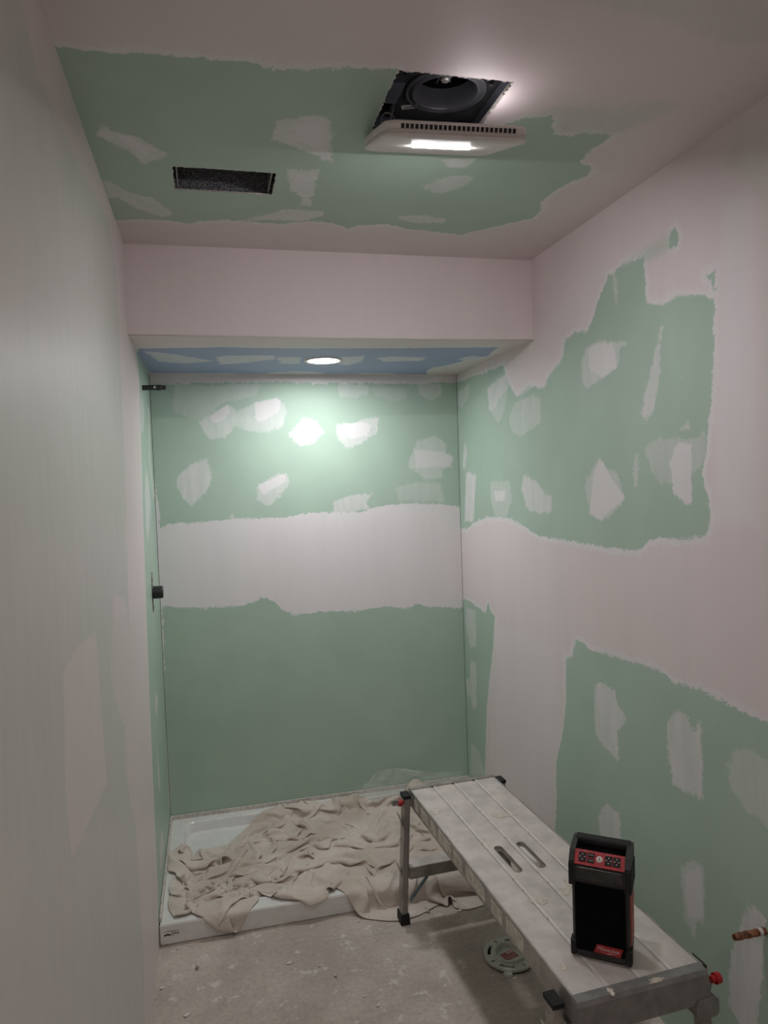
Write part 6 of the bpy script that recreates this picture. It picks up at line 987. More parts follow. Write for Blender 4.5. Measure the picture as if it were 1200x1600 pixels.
[5495,25,22,33,35,37,18,26,23,-6,-16,-11,19,22,22,28,41,42,42,41,-1,-34,-23,-34,33,31,44,1,11,36,36,18,34,37,-18,3,42,42,44,45,6,-31,-32,5,41,36,33,31,29,22,34,34,39,37,36,34,43,40,-16,-46,-36,-44,0,45,42,43,42,8,34,12,-8,25,26,27,27],
[5492,-8,39,43,34,18,22,17,19,-8,-15,-3,17,31,16,39,44,43,42,42,28,-35,-30,-36,21,40,44,29,-15,19,30,36,32,15,-8,37,40,40,44,42,18,-32,-26,-10,39,37,43,32,33,27,26,29,37,39,34,31,25,31,-2,-47,-36,-45,14,36,40,34,39,34,6,31,17,24,26,27,27],
[5521,-22,9,36,23,22,17,30,17,-25,-5,15,15,9,31,44,44,43,42,41,39,-28,-41,-27,31,20,39,25,2,15,19,35,45,24,20,22,34,44,41,45,26,-29,-28,-17,40,36,40,39,40,30,30,21,25,38,-5,27,22,29,10,-22,-41,-41,36,36,22,44,19,43,18,35,28,25,25,28,27],
[5520,-34,-10,37,17,34,35,37,1,-8,19,21,2,-29,40,43,42,45,38,40,39,-18,-44,4,8,29,1,21,3,14,40,46,47,46,28,16,40,28,45,42,35,-25,-28,-24,36,35,39,41,41,40,32,29,17,12,2,-14,19,26,14,2,-33,-21,36,38,26,26,32,18,44,32,39,26,26,29,18],
[5498,-36,-5,39,38,43,40,37,13,3,14,0,-34,-26,45,44,43,41,35,39,37,-2,-29,15,12,-2,-27,24,7,38,44,45,47,47,43,26,32,39,26,44,44,-22,-27,-30,32,35,39,41,41,43,41,30,26,11,-10,-44,-7,32,16,-4,-6,12,32,36,34,4,37,15,36,42,39,39,28,20,7],
[5475,-35,6,43,45,42,38,36,39,20,-3,-40,-29,-21,44,43,42,38,41,23,36,4,23,-1,14,-38,-28,38,30,31,43,41,43,45,42,35,34,32,42,36,46,-11,-26,-34,26,36,35,41,41,41,41,42,33,2,-41,-36,-13,47,-1,19,15,12,22,35,37,12,-1,42,25,42,41,39,30,1,25],
[5451,-33,19,45,34,41,39,37,37,33,-17,-34,-35,11,28,38,43,41,34,35,24,35,21,17,-38,-37,14,36,35,21,38,41,41,44,23,27,42,43,42,40,43,11,-30,-34,21,39,30,40,41,41,43,43,40,-33,-36,-42,4,47,20,6,39,8,16,29,32,22,-16,33,45,38,42,38,13,19,13],
[5426,-29,38,34,41,41,32,29,35,35,-10,-31,-23,35,39,13,30,45,45,44,35,33,26,-30,-26,-31,31,33,39,28,19,42,40,41,44,6,20,44,45,46,43,37,-33,-33,16,37,29,40,42,40,41,42,23,-42,-33,-41,23,45,34,3,40,24,17,26,15,22,-21,41,38,43,40,40,14,-8,38],
[5400,-10,44,40,41,42,26,9,33,36,-10,-34,24,38,36,27,18,25,45,45,43,44,21,-39,-41,3,17,37,37,42,20,21,42,42,39,35,1,17,44,44,45,46,-14,-33,14,37,25,41,40,44,40,45,-12,-40,-35,-35,37,44,40,13,36,14,32,41,19,-4,-16,27,44,44,43,36,-18,28,40],
[5379,18,43,43,44,40,43,-6,-3,37,-11,1,37,37,37,39,16,17,26,45,43,48,25,-42,-22,-4,13,29,29,45,44,20,21,44,43,40,16,2,18,44,43,44,21,-37,13,35,22,40,41,42,43,40,-38,-40,-37,-23,46,42,36,17,40,4,40,43,43,-1,-14,1,42,46,43,-2,18,38,39],
[5380,26,43,44,43,43,41,20,-21,-15,13,34,37,37,37,37,35,13,12,29,45,45,35,-34,-12,2,-25,38,25,42,43,44,24,19,44,42,42,2,1,23,40,43,43,-29,13,32,22,36,42,41,46,20,-43,-42,-41,-9,47,44,22,32,22,16,45,47,41,31,-15,-3,22,44,35,-1,35,33,40],
[5385,30,44,43,44,37,42,41,-13,-17,1,38,36,36,38,35,42,24,10,6,36,44,42,-5,-12,-38,-24,44,24,41,44,45,33,27,21,42,40,40,0,-3,27,35,41,10,9,33,18,32,43,42,42,-2,-41,-44,-31,-4,32,45,18,41,2,43,45,44,46,43,0,3,5,34,26,6,39,35,41],
[5391,34,44,44,43,33,43,43,10,-37,23,28,37,34,36,37,34,44,11,2,15,44,44,13,-41,-41,-17,43,26,39,44,29,33,37,16,42,27,42,40,8,-9,35,32,39,10,36,27,29,29,37,43,-23,-40,-41,-40,-6,38,42,26,22,30,44,45,44,46,40,11,31,5,10,6,26,38,40,27],
[5400,35,44,44,44,27,40,44,-7,-6,29,31,34,35,29,34,40,35,37,3,4,27,34,-2,-20,-43,-14,42,26,41,43,37,35,-2,33,32,26,42,39,37,15,-11,40,40,27,38,26,-1,43,40,30,-29,-40,-40,-39,-8,42,34,39,17,45,43,44,44,45,41,15,39,27,6,-14,30,37,27,-10],
[5413,36,42,42,42,24,39,24,-23,38,43,32,32,38,26,25,29,42,39,28,5,13,32,1,-38,-44,-15,43,28,40,42,39,41,0,-7,30,36,41,38,38,37,10,7,40,40,29,-10,27,43,39,13,-1,-33,-33,-39,-32,42,38,37,34,41,37,44,42,48,43,17,35,45,-15,23,10,17,-5,1],
[5447,29,30,45,29,31,33,-7,0,44,43,41,43,31,39,19,29,19,42,42,24,10,23,-6,-46,-39,-18,40,30,41,42,41,41,18,-26,5,40,32,36,38,40,20,15,33,28,5,1,42,32,31,29,34,-20,-40,-39,-34,12,47,34,38,37,39,45,46,44,14,32,47,28,21,0,2,-4,0,0],
[5462,39,34,32,40,31,-2,-25,32,45,44,38,31,43,40,23,43,-4,41,45,42,29,17,-34,-36,-33,-26,37,34,39,44,40,40,35,-25,-4,30,37,25,25,39,9,10,34,13,7,17,34,32,32,31,33,24,-40,-40,-25,-16,39,43,26,42,44,45,38,23,22,47,41,39,5,7,-19,-3,11,37],
[5451,43,39,35,45,20,-25,4,38,45,39,25,35,37,37,36,27,33,23,45,43,45,18,-41,-23,-38,-31,34,39,36,44,40,36,4,6,18,24,38,33,24,-20,0,14,28,12,13,24,31,35,30,34,36,43,-22,-40,-23,-33,39,16,39,44,45,34,24,28,43,41,43,43,-9,-5,-17,24,37,35],
[5452,30,41,43,43,-9,-5,22,40,43,37,28,29,16,40,43,39,22,33,41,45,45,22,-38,-25,-37,-12,22,39,40,41,29,-3,1,21,40,32,45,28,-13,-9,-12,12,29,12,17,27,32,30,37,43,42,42,5,-43,-22,-41,0,42,36,44,36,30,34,29,40,42,44,44,9,-38,14,38,36,38],
[5487,14,16,37,35,3,11,18,42,42,34,28,-7,34,42,43,41,37,28,40,44,39,25,-36,-41,-35,31,7,42,42,24,-4,-4,6,38,40,39,39,11,-18,-13,-5,14,28,15,18,24,35,44,43,44,42,38,26,-39,-27,-43,4,42,40,40,41,36,34,33,9,38,43,43,25,-29,24,37,37,37],
[5524,15,11,6,29,36,-14,17,45,38,26,-3,7,44,43,42,41,40,30,43,28,43,29,-30,-46,-36,23,34,42,23,-3,0,0,37,36,43,43,32,7,-17,-16,-24,21,21,8,20,38,46,44,44,42,43,38,38,-29,-31,-46,17,39,43,38,40,40,37,38,18,4,31,43,38,-13,26,37,37,32],
[5543,24,18,14,14,22,-33,31,42,21,0,-4,34,44,42,43,39,36,36,37,38,38,30,-28,-44,-39,16,36,40,2,-4,-2,35,33,45,45,43,44,19,-18,-19,-19,-4,14,13,19,38,44,44,41,42,41,41,41,-15,-37,-41,27,40,41,39,40,40,39,35,37,5,-3,23,39,33,10,40,38,-3],
[5514,25,27,24,26,-1,-12,41,15,1,5,7,48,40,42,42,43,37,35,47,25,25,29,-14,-43,-42,7,41,15,4,-4,29,39,41,44,45,42,46,34,-4,-20,-19,3,14,11,17,17,26,45,45,42,32,38,42,7,-40,-35,34,43,37,38,39,41,42,18,41,36,-7,-6,16,42,32,41,6,-19],
[5491,26,25,17,23,8,27,11,-2,10,-8,32,45,43,43,43,43,41,38,32,9,27,31,2,-38,-43,-8,40,9,0,34,36,32,44,42,44,43,47,43,15,-17,-17,4,12,12,17,19,5,22,46,43,45,21,34,29,-39,-19,33,37,39,34,41,28,12,27,43,40,36,-7,-13,31,47,21,-14,-11],
[5460,25,24,22,20,30,22,-7,3,11,0,38,46,43,43,43,41,40,38,8,19,26,27,17,-32,-43,-23,31,17,42,38,25,38,31,44,45,45,43,44,40,-6,-24,9,9,16,4,14,18,12,20,44,32,40,15,37,-20,4,15,42,34,37,11,3,14,47,41,39,40,30,0,-3,40,-12,6,-14],
[5426,25,25,23,21,32,19,7,-1,31,4,28,44,43,42,42,41,41,10,7,26,29,28,23,-20,-44,-23,33,40,41,38,20,38,25,45,44,45,42,38,41,29,-23,11,-13,-19,-7,19,27,24,26,23,35,38,25,32,31,2,5,41,32,-7,-2,4,42,46,37,38,39,33,23,16,-22,3,7,-20],
[5399,17,25,24,22,28,18,14,31,24,3,25,44,42,44,41,42,19,6,9,30,25,31,27,-10,-43,4,38,37,41,35,16,40,18,44,45,43,35,39,30,38,-9,-28,-15,-18,1,40,2,24,25,27,38,37,31,34,18,12,40,21,-4,1,-5,45,41,36,28,33,38,36,29,14,-28,11,-7,2],
[5392,6,8,23,20,28,25,20,38,38,2,23,43,44,39,42,32,1,6,16,27,30,27,28,8,-44,33,32,40,36,27,22,42,18,41,44,37,38,10,41,28,-12,-32,-14,-6,23,44,-7,0,30,32,34,37,36,37,10,41,28,-7,1,-6,36,43,39,26,40,10,36,38,35,7,-22,1,3,38],
[5380,7,4,4,20,31,22,36,41,40,11,16,46,42,39,42,4,4,3,23,29,28,28,27,21,-20,37,29,21,44,17,41,24,41,32,39,41,2,28,38,33,-13,-35,-28,-1,45,46,29,-24,1,34,32,37,36,28,40,40,-2,-6,-7,32,44,40,10,37,38,6,35,34,38,4,-20,4,42,36],
[5358,8,-2,-1,37,9,42,41,41,40,17,27,42,33,39,16,1,3,5,28,29,28,28,27,19,23,23,4,44,35,37,16,32,40,37,44,10,3,40,37,29,-22,-26,-28,18,46,46,49,-7,-20,2,33,36,34,40,40,26,-9,-9,30,41,43,7,33,27,43,42,0,16,37,-2,-10,38,39,39],
[5327,7,4,22,23,17,37,40,40,38,43,21,40,22,21,8,1,1,14,27,28,30,28,30,30,26,-1,33,41,42,23,13,40,39,43,18,5,30,36,41,15,-25,-28,-17,34,46,47,43,34,-21,-21,5,37,39,37,43,18,-21,20,39,46,34,10,28,20,43,44,40,-1,-1,2,24,40,39,37],
[5298,34,11,33,24,-5,26,42,39,36,32,43,20,14,18,0,8,3,19,26,31,29,30,28,29,17,16,43,45,29,10,35,39,40,29,6,16,41,41,37,0,-21,-31,2,44,43,41,44,42,9,-20,-25,21,42,40,32,8,15,37,38,31,44,20,33,7,14,44,43,40,2,-6,8,30,44,44],
[5277,39,42,34,5,3,0,40,34,36,39,32,15,11,20,21,24,-25,14,29,29,30,31,28,28,12,40,42,30,23,22,41,38,36,11,11,35,41,41,33,-16,-9,-27,12,43,43,43,39,41,34,-5,-23,-13,45,41,46,4,34,29,39,33,32,37,34,19,-4,16,45,45,38,-2,-2,10,39,45],
[5259,40,42,39,20,-1,-17,33,32,36,39,31,32,23,35,27,-4,-35,-2,30,31,28,30,27,21,36,36,30,30,26,32,41,37,19,13,26,41,40,42,17,28,-20,-40,10,44,43,39,36,37,30,17,11,-24,25,44,21,31,30,32,45,37,36,24,23,45,8,0,32,37,43,28,7,1,12,46],
[5240,41,42,41,18,-17,6,29,17,43,38,40,32,34,44,26,-15,-29,-22,20,29,30,30,28,35,28,29,31,30,38,34,30,33,14,25,44,40,36,37,32,24,-36,-39,19,43,39,26,42,36,28,27,8,25,6,43,28,34,5,44,41,20,21,20,41,40,26,19,3,37,38,26,22,-11,33,45],
[5222,41,42,43,1,-1,33,4,19,40,39,39,31,47,27,19,-11,15,-16,-19,13,30,32,36,24,27,29,33,33,39,33,30,21,32,45,44,34,37,44,41,-7,-35,-37,22,44,25,43,35,26,27,28,12,27,37,42,35,11,18,30,21,18,19,40,38,39,13,27,19,27,41,19,11,8,45,45],
[5204,42,41,40,2,38,27,-14,6,39,38,36,43,37,37,-6,13,42,-1,-34,-21,24,36,25,27,24,32,38,34,38,26,34,36,44,45,44,41,33,44,41,-31,-34,-37,31,38,45,35,33,40,-5,24,25,37,32,40,18,12,20,23,17,26,44,45,45,22,34,-12,28,33,39,43,-3,16,45,44],
[5190,43,38,41,38,35,8,-19,0,35,42,43,43,43,14,13,31,36,13,-33,-37,-5,27,20,33,39,32,43,26,35,34,38,44,44,43,44,43,34,40,25,-33,-36,-29,41,44,43,44,41,13,16,-11,27,38,37,23,16,15,20,23,34,45,45,44,45,26,38,4,-7,41,44,40,-4,21,41,44],
[5184,44,44,43,43,39,-5,-18,11,21,45,35,44,42,11,33,31,38,20,-30,-38,-33,16,44,39,41,33,22,36,19,40,43,45,39,43,42,44,32,44,11,-38,-30,-14,46,41,49,44,34,-12,22,10,6,38,26,19,18,17,24,42,46,45,42,44,44,38,24,39,-5,11,46,37,3,26,31,38],
[5186,43,45,45,44,37,-7,-16,23,35,26,44,23,39,23,16,36,26,19,4,-34,-30,13,41,41,40,38,17,3,39,28,45,39,44,38,44,44,32,45,-1,-24,-41,11,42,46,45,45,-5,-13,21,20,20,20,20,22,17,24,45,43,48,42,44,45,45,41,25,38,28,-7,35,34,16,25,22,40],
[5190,44,44,44,45,33,-3,-18,21,44,41,34,44,27,20,23,21,-11,10,13,6,-31,23,41,38,40,38,34,-8,-1,38,39,43,34,45,44,43,35,35,26,-41,-42,20,45,47,43,25,-22,-13,19,21,20,18,24,18,33,43,46,45,44,43,44,44,45,39,15,39,22,26,23,34,14,10,31,42],
[5197,43,44,42,44,19,11,-17,23,45,45,42,40,43,23,22,23,-31,-33,4,20,14,21,40,41,39,38,40,2,-1,-5,38,39,40,45,43,42,41,43,8,-42,-38,31,45,46,44,-13,-21,-11,18,22,16,19,28,42,41,45,43,43,45,43,45,42,44,37,34,7,26,16,27,24,8,23,41,36],
[5209,41,40,41,15,12,29,10,16,44,45,43,42,43,42,29,11,-40,-32,-25,35,33,26,37,39,39,38,40,21,-6,-4,1,44,37,44,42,40,46,44,-8,-43,-28,40,46,41,19,-19,-23,-11,19,21,16,40,44,44,44,41,43,38,45,45,44,42,41,44,3,29,-4,16,27,22,24,43,26,28],
[5225,42,40,39,25,-13,1,32,28,44,45,44,35,43,46,41,5,-42,-31,-10,44,29,28,25,38,40,41,36,37,-2,-4,-8,12,45,38,45,40,46,40,-21,-43,-12,43,40,40,3,-30,-28,25,15,28,26,36,42,43,44,45,37,45,35,45,44,40,43,44,21,10,-42,19,36,25,43,32,29,16],
[5243,42,41,41,29,-10,-17,9,43,47,45,45,35,38,45,44,8,-42,-39,5,43,44,32,24,26,40,40,38,40,14,-4,-6,-12,27,38,44,46,43,33,-26,-41,2,41,43,36,-27,-31,-16,41,43,15,39,28,40,39,41,44,45,35,44,35,43,45,38,40,40,-23,-36,1,36,49,40,38,3,21],
[5261,42,41,42,14,0,0,7,25,43,45,45,32,39,44,45,6,-42,-41,18,43,43,44,34,20,27,39,40,38,36,-4,-9,-9,-13,39,43,41,41,39,-18,-24,-15,45,45,-2,-26,-35,16,41,43,43,23,42,30,37,42,38,43,45,34,43,36,42,45,38,35,-37,-36,-5,47,46,44,42,-22,10],
[5279,41,42,38,-11,-1,12,36,30,19,42,44,31,40,45,45,6,-44,-42,24,44,46,40,44,37,16,31,39,40,40,9,-11,-7,-16,1,42,41,44,46,12,-24,-19,28,35,-24,-35,-28,38,38,43,44,44,32,43,36,34,43,35,43,45,32,41,41,39,45,22,-41,-37,-2,46,46,45,43,-8,-33],
[5297,39,34,4,19,-4,13,44,42,33,9,45,32,44,44,44,-1,-42,-41,30,42,45,44,45,41,39,20,31,38,31,12,13,-13,-9,-12,27,36,42,40,40,-14,-18,3,4,-31,-34,-6,43,36,45,43,43,44,42,40,43,34,42,35,42,46,31,37,44,44,5,-43,-38,5,45,46,45,43,9,-40],
[5308,19,6,6,22,32,18,44,40,40,27,23,31,44,42,43,-7,-38,-40,38,37,45,43,44,44,44,38,23,38,28,-38,23,26,3,-7,14,31,32,35,41,16,-17,-24,-33,-30,-35,22,39,40,46,45,41,45,42,43,43,45,38,39,40,37,45,32,35,41,-4,-40,-41,10,44,47,45,43,20,-34],
[5281,5,19,40,13,19,39,45,39,41,44,32,23,22,26,40,11,-43,-20,40,38,38,43,39,42,43,46,35,33,27,-33,-30,27,34,26,7,30,28,29,40,13,-29,-46,-34,-34,-25,38,38,42,45,45,45,44,43,41,45,44,42,33,42,41,36,42,30,40,-11,-41,-42,21,41,45,41,45,27,-21],
[5247,31,41,43,22,4,30,44,39,46,28,23,21,18,38,27,30,-41,7,38,36,37,41,36,37,43,44,40,33,30,-32,-27,-3,19,33,34,42,10,40,33,15,-40,-43,-39,-38,-20,45,38,43,46,43,45,45,44,44,43,40,28,41,34,42,42,43,26,43,-11,-39,-39,36,39,36,43,32,36,-3],
[5258,38,42,41,19,2,17,38,45,22,19,38,18,20,39,24,34,-19,28,36,19,40,37,41,38,38,43,42,32,35,-36,-40,-13,15,29,36,32,41,32,42,20,-40,-32,-36,-43,-27,41,36,43,46,44,44,45,45,44,41,18,41,30,43,42,44,43,29,39,-6,-41,-22,41,44,38,17,32,33,16],
[5276,38,43,36,7,0,6,37,25,23,36,42,23,18,32,31,28,20,27,26,-7,38,44,44,44,42,43,41,33,34,-38,-42,-43,12,33,39,36,41,42,38,30,-14,-34,-42,-44,-32,37,37,39,45,44,45,45,45,43,14,42,21,43,43,43,44,41,25,39,2,-44,8,40,41,39,31,-18,33,34],
[5290,39,34,35,2,-24,16,17,25,39,39,43,32,17,24,37,33,43,12,-13,18,44,45,42,45,44,43,43,33,35,-36,-47,-38,-13,38,33,42,45,39,35,41,10,-41,-39,-38,-38,26,41,33,44,45,44,46,42,17,37,26,33,44,43,43,43,43,21,35,10,-41,32,41,27,40,39,-6,-16,35],
[5274,36,33,35,-3,5,12,-9,29,44,43,42,39,18,19,40,35,31,-9,0,46,43,45,42,42,45,44,38,42,30,-37,-44,-43,-28,37,40,45,45,35,45,34,32,-32,-40,-34,-44,11,42,34,42,43,46,37,18,34,38,22,43,44,42,43,40,40,19,34,21,-20,36,22,11,40,43,34,-23,-10],
[5255,31,30,29,20,13,-16,8,30,43,42,42,42,23,18,37,44,-7,-8,37,45,45,45,45,42,45,44,41,36,29,-39,-40,-44,-38,42,44,40,41,44,46,43,24,-11,-39,-39,-43,-5,42,31,45,44,27,18,31,40,36,35,43,36,42,36,38,40,20,38,34,10,-8,1,38,41,45,22,18,-29],
[5228,26,32,23,20,24,10,2,31,32,42,42,42,34,15,39,23,-17,23,44,44,44,45,44,45,47,42,42,34,23,-40,-42,-39,-33,43,40,44,38,45,43,19,12,33,-27,-41,-41,-23,43,31,45,28,4,28,42,35,38,40,40,37,35,39,39,38,24,40,27,-6,-6,32,36,44,45,30,-22,1],
[5195,27,32,31,44,42,3,-17,29,26,43,42,42,40,23,39,-12,20,25,47,35,45,44,45,44,44,44,40,38,24,-41,-43,-35,-33,38,43,40,41,44,15,14,21,29,19,-41,-39,-34,35,37,31,3,35,25,25,40,42,37,35,36,39,39,39,32,32,39,7,-2,14,44,37,45,45,36,-40,-25],
[5172,36,38,46,44,44,-1,-28,24,25,40,42,43,41,39,10,6,43,17,37,43,37,44,44,45,36,44,41,44,28,-41,-42,-35,-37,36,43,41,38,18,14,13,41,20,8,8,-39,-39,26,41,21,30,2,15,42,44,33,32,31,35,40,39,39,30,37,27,-3,4,44,43,41,44,45,35,-38,-39],
[5164,44,44,45,44,46,-7,-35,19,30,31,43,42,43,33,4,39,11,27,43,43,41,43,43,37,44,40,44,44,36,-48,-42,-28,-40,29,43,30,24,14,17,42,39,38,-9,-9,-5,-37,24,41,30,1,17,28,36,37,43,18,35,31,20,39,39,28,40,7,-1,40,44,40,44,45,45,33,-38,-32],
[5168,45,45,45,45,45,-15,-40,15,33,24,44,36,40,20,32,17,14,42,41,44,43,41,42,44,38,44,45,43,40,-45,-44,-19,-34,-4,40,24,20,20,41,44,40,37,7,-20,-2,-30,33,33,17,24,25,27,28,36,26,37,6,44,26,6,40,25,35,4,33,40,35,45,44,45,45,33,-38,-33],
[5174,45,45,45,45,45,-25,-42,10,35,23,33,31,34,23,32,31,20,37,42,42,42,46,41,44,45,47,42,40,42,-36,-45,-29,-42,-7,35,13,26,41,48,42,38,45,24,-23,-20,-13,35,32,29,27,10,31,33,30,41,14,-5,39,39,19,1,38,29,36,24,41,26,40,44,46,44,33,-38,-33],
[5180,44,45,45,45,41,-31,-42,5,34,16,17,43,27,46,45,40,7,20,43,44,44,45,45,45,44,46,43,37,42,-24,-45,-38,-43,-9,22,36,36,34,39,41,42,35,43,-11,-11,-13,32,33,31,25,-16,42,39,38,30,29,-16,39,16,35,20,15,43,36,33,22,41,15,44,46,44,33,-38,-33],
[5185,45,45,44,45,36,-35,-40,-8,21,17,39,42,43,44,41,41,37,6,16,46,44,45,45,45,44,45,44,34,43,-16,-47,-39,-43,13,29,34,2,41,44,26,39,42,34,30,-31,14,33,29,28,-13,11,39,37,43,24,36,-2,1,44,14,37,33,31,37,35,20,32,23,22,45,45,33,-37,-39],
[5190,45,44,45,45,31,-37,-39,-14,27,25,38,44,44,44,43,20,43,42,-1,27,45,45,44,45,44,43,43,34,43,-7,-46,-39,-33,27,31,0,16,41,25,36,24,41,39,33,0,6,42,32,12,-31,34,28,43,43,37,1,30,-9,28,43,20,38,39,36,36,30,6,41,3,42,45,36,-38,-43],
[5192,45,45,45,44,29,-38,-39,-9,37,32,25,44,44,44,40,19,36,33,42,5,33,44,44,45,44,43,40,34,43,3,-43,-43,-2,23,7,15,25,33,14,4,33,41,37,26,31,11,42,32,-18,5,11,41,44,42,29,-21,31,28,11,40,40,32,36,39,22,45,9,27,19,25,48,34,-38,-13],
[5193,45,45,45,45,27,-37,-39,-7,38,33,26,45,44,45,36,19,32,41,25,42,8,38,44,44,45,44,46,27,40,18,-42,-37,15,17,15,7,17,41,23,-23,11,35,41,34,26,31,43,-6,-20,15,40,43,43,44,0,-29,30,30,31,33,38,29,42,25,42,44,36,0,39,14,45,36,-14,-7],
[5193,45,45,45,44,28,-36,-39,-6,38,31,31,46,45,44,33,20,33,45,33,18,41,9,43,44,45,44,45,36,29,32,-43,-4,16,15,-18,-22,45,44,43,-17,-29,27,37,35,31,44,17,-14,-7,40,45,42,45,43,-28,-33,29,27,33,35,33,41,31,43,44,45,44,7,27,23,42,25,-13,-7],
[5192,45,45,44,45,29,-33,-39,-6,33,37,33,46,45,45,33,15,36,45,44,20,18,36,16,45,44,44,45,40,27,43,-16,-2,-14,-26,-20,22,40,42,47,0,-16,-26,35,33,41,29,8,-13,35,44,43,44,43,27,-39,-35,27,27,32,32,42,37,44,44,44,45,43,37,-8,37,36,2,-9,-18],
[5195,41,45,42,45,32,-28,-41,-3,37,27,40,46,44,45,23,25,36,40,36,42,10,30,25,30,44,44,45,44,33,45,-15,-25,-29,-16,20,0,43,45,41,31,-25,-24,-11,36,37,20,8,22,43,43,43,44,45,-3,-35,-35,24,29,30,38,42,44,44,44,44,43,43,43,6,21,35,-21,3,-20],
[5202,45,35,38,43,37,-21,-41,-5,39,28,41,44,45,43,19,35,30,14,41,41,41,12,38,16,42,45,44,44,40,29,-30,-25,-14,30,-6,-11,45,43,47,43,-15,-24,-32,18,37,41,26,23,28,43,43,45,44,-30,-32,-33,24,41,21,41,44,44,44,43,45,44,39,38,42,18,30,-5,-5,-36],
[5210,44,42,30,32,41,-14,-44,-2,44,20,46,45,43,38,37,31,-17,29,41,44,39,38,14,37,28,45,44,40,44,11,-26,-19,30,11,-35,4,45,44,45,45,13,-26,-32,1,43,42,41,27,13,34,42,44,29,-37,-34,-34,34,37,42,26,43,44,44,44,44,46,38,40,34,36,29,17,-21,-41],
[5219,43,44,32,29,23,1,-39,-12,41,33,45,44,45,43,37,-3,-20,35,40,41,40,43,36,20,28,40,46,38,25,13,-5,22,22,-10,-42,3,46,45,45,43,40,-25,-32,0,32,41,41,41,23,9,40,45,7,-38,-35,-31,39,39,36,40,35,44,44,43,43,45,33,35,30,30,33,41,-10,-44],
[5228,43,44,43,-11,28,25,-22,-15,27,34,44,45,44,43,25,-29,23,25,23,36,42,44,41,42,14,39,41,17,28,18,37,31,18,-13,-43,-23,45,46,44,45,44,-2,-30,2,29,37,40,42,38,6,16,47,-20,-36,-38,-29,43,37,43,38,39,42,45,44,46,34,24,25,27,40,43,44,9,-41],
[5236,45,43,45,-12,7,34,2,0,13,39,31,39,45,40,-8,14,18,38,14,13,36,42,42,38,29,25,39,23,41,36,38,38,21,-32,-37,-35,38,45,45,45,43,32,-33,4,30,27,40,38,45,20,8,26,-40,-41,-42,-18,38,36,43,42,40,45,42,45,41,16,24,28,40,43,44,43,29,-34],
[5240,45,44,45,7,-33,27,13,30,26,37,33,35,27,18,13,24,13,37,32,19,1,29,38,28,29,40,38,38,38,34,44,42,26,-44,-43,-24,25,47,45,42,44,44,-7,3,30,17,39,42,43,36,-12,-8,-36,-43,-40,-2,42,39,21,41,43,43,45,40,23,15,28,41,43,43,44,43,40,-13],
[5243,45,45,45,21,-28,-6,32,37,35,36,40,28,33,21,13,19,18,22,33,22,-9,20,6,32,40,40,43,40,41,42,44,42,28,-44,-43,-42,33,44,44,44,42,41,33,1,29,13,34,41,44,32,-15,-43,-29,-38,-46,32,39,32,27,21,44,42,37,26,19,21,42,42,43,44,43,43,41,31],
[5245,46,45,44,20,-4,-14,27,42,39,37,40,37,24,32,17,18,21,20,24,13,8,-34,0,38,40,42,42,42,42,43,41,38,37,-27,-44,-43,21,47,43,42,36,40,36,25,24,16,42,38,42,33,-26,-40,-37,-40,-26,27,40,5,33,21,43,32,25,24,16,42,41,44,44,44,43,42,41,40],
[5248,45,45,44,18,0,0,26,42,40,39,40,36,35,26,29,19,21,21,21,15,-12,-40,-26,36,41,42,43,41,44,38,41,39,32,-8,-40,-28,1,44,41,35,37,41,32,44,24,38,36,38,36,39,-25,-45,-43,-32,-9,21,3,25,4,40,24,21,25,23,38,40,43,44,43,43,42,42,41,42],
[60,0,0,14,17,37,26,20,23,-5,-32,0,0,0,0,0,1,0,5,14,-1,-23,-1,-2,14,20,2,-11,-7,-9,-2,2,9,7,-14,23,12,3,-3,-1,1,-24,-23,-20,-14,-15,-33,-4,8,0,-14,0,18,13,9,27,34,29,-12,-15,-3,1,11,14,22,-13,-24,-7,13,19,-19,-17,10,17,25],
[60,0,0,3,29,36,31,11,27,-15,-22,0,0,9,1,-10,0,15,1,-30,-3,-20,-6,12,4,22,0,5,19,-1,-16,-2,0,17,-17,-7,8,2,-1,9,20,9,-24,-29,-31,-35,-4,25,-25,7,-9,-15,0,27,24,32,33,-9,-7,0,1,27,16,8,-25,-23,-4,0,0,13,-15,-16,13,20,9],
[60,0,4,27,21,21,27,10,24,-21,-13,0,19,-1,-14,-6,-4,7,8,-11,-40,-26,-13,19,17,1,10,21,39,4,-30,-2,-3,1,-5,-36,7,5,19,30,22,-9,-21,-25,-31,-26,23,6,-37,-18,36,-21,-14,9,40,37,1,8,4,0,17,31,7,-29,-20,-6,0,0,-10,5,-17,-25,18,13,18],
[62,5,26,16,30,23,16,15,16,-39,-10,11,7,-29,-19,-1,18,7,-8,-8,-14,-44,-8,9,17,-15,17,36,39,17,-37,-30,-6,13,3,-40,-4,6,40,48,-14,-7,-16,-32,-34,-2,23,13,-40,-16,20,26,-20,0,3,24,10,10,3,16,36,16,-10,-21,-13,0,0,-16,-14,-2,-15,-25,22,29,41],
[82,13,25,17,12,43,13,19,-20,-15,-29,13,-15,-35,-16,13,3,-4,-10,-8,12,-26,-16,13,-12,-7,14,36,39,12,-20,-37,-15,21,3,-41,-17,31,39,39,3,-16,-28,-10,-36,-22,10,19,-13,5,12,19,10,1,-6,-26,12,7,9,31,23,4,-13,19,-7,-11,-22,-15,-6,-11,-25,10,23,33,37],
[105,21,10,6,11,35,26,2,-35,-1,0,-14,-33,-32,-21,5,12,-6,-17,-1,25,7,-25,8,-28,2,11,29,37,5,-24,-33,-6,30,-5,-41,-5,17,40,37,-12,-13,-16,10,-33,-19,13,-24,14,32,26,13,12,-3,-25,-40,-19,18,17,19,9,17,10,21,13,-36,-24,-8,-21,-15,20,9,5,28,33],
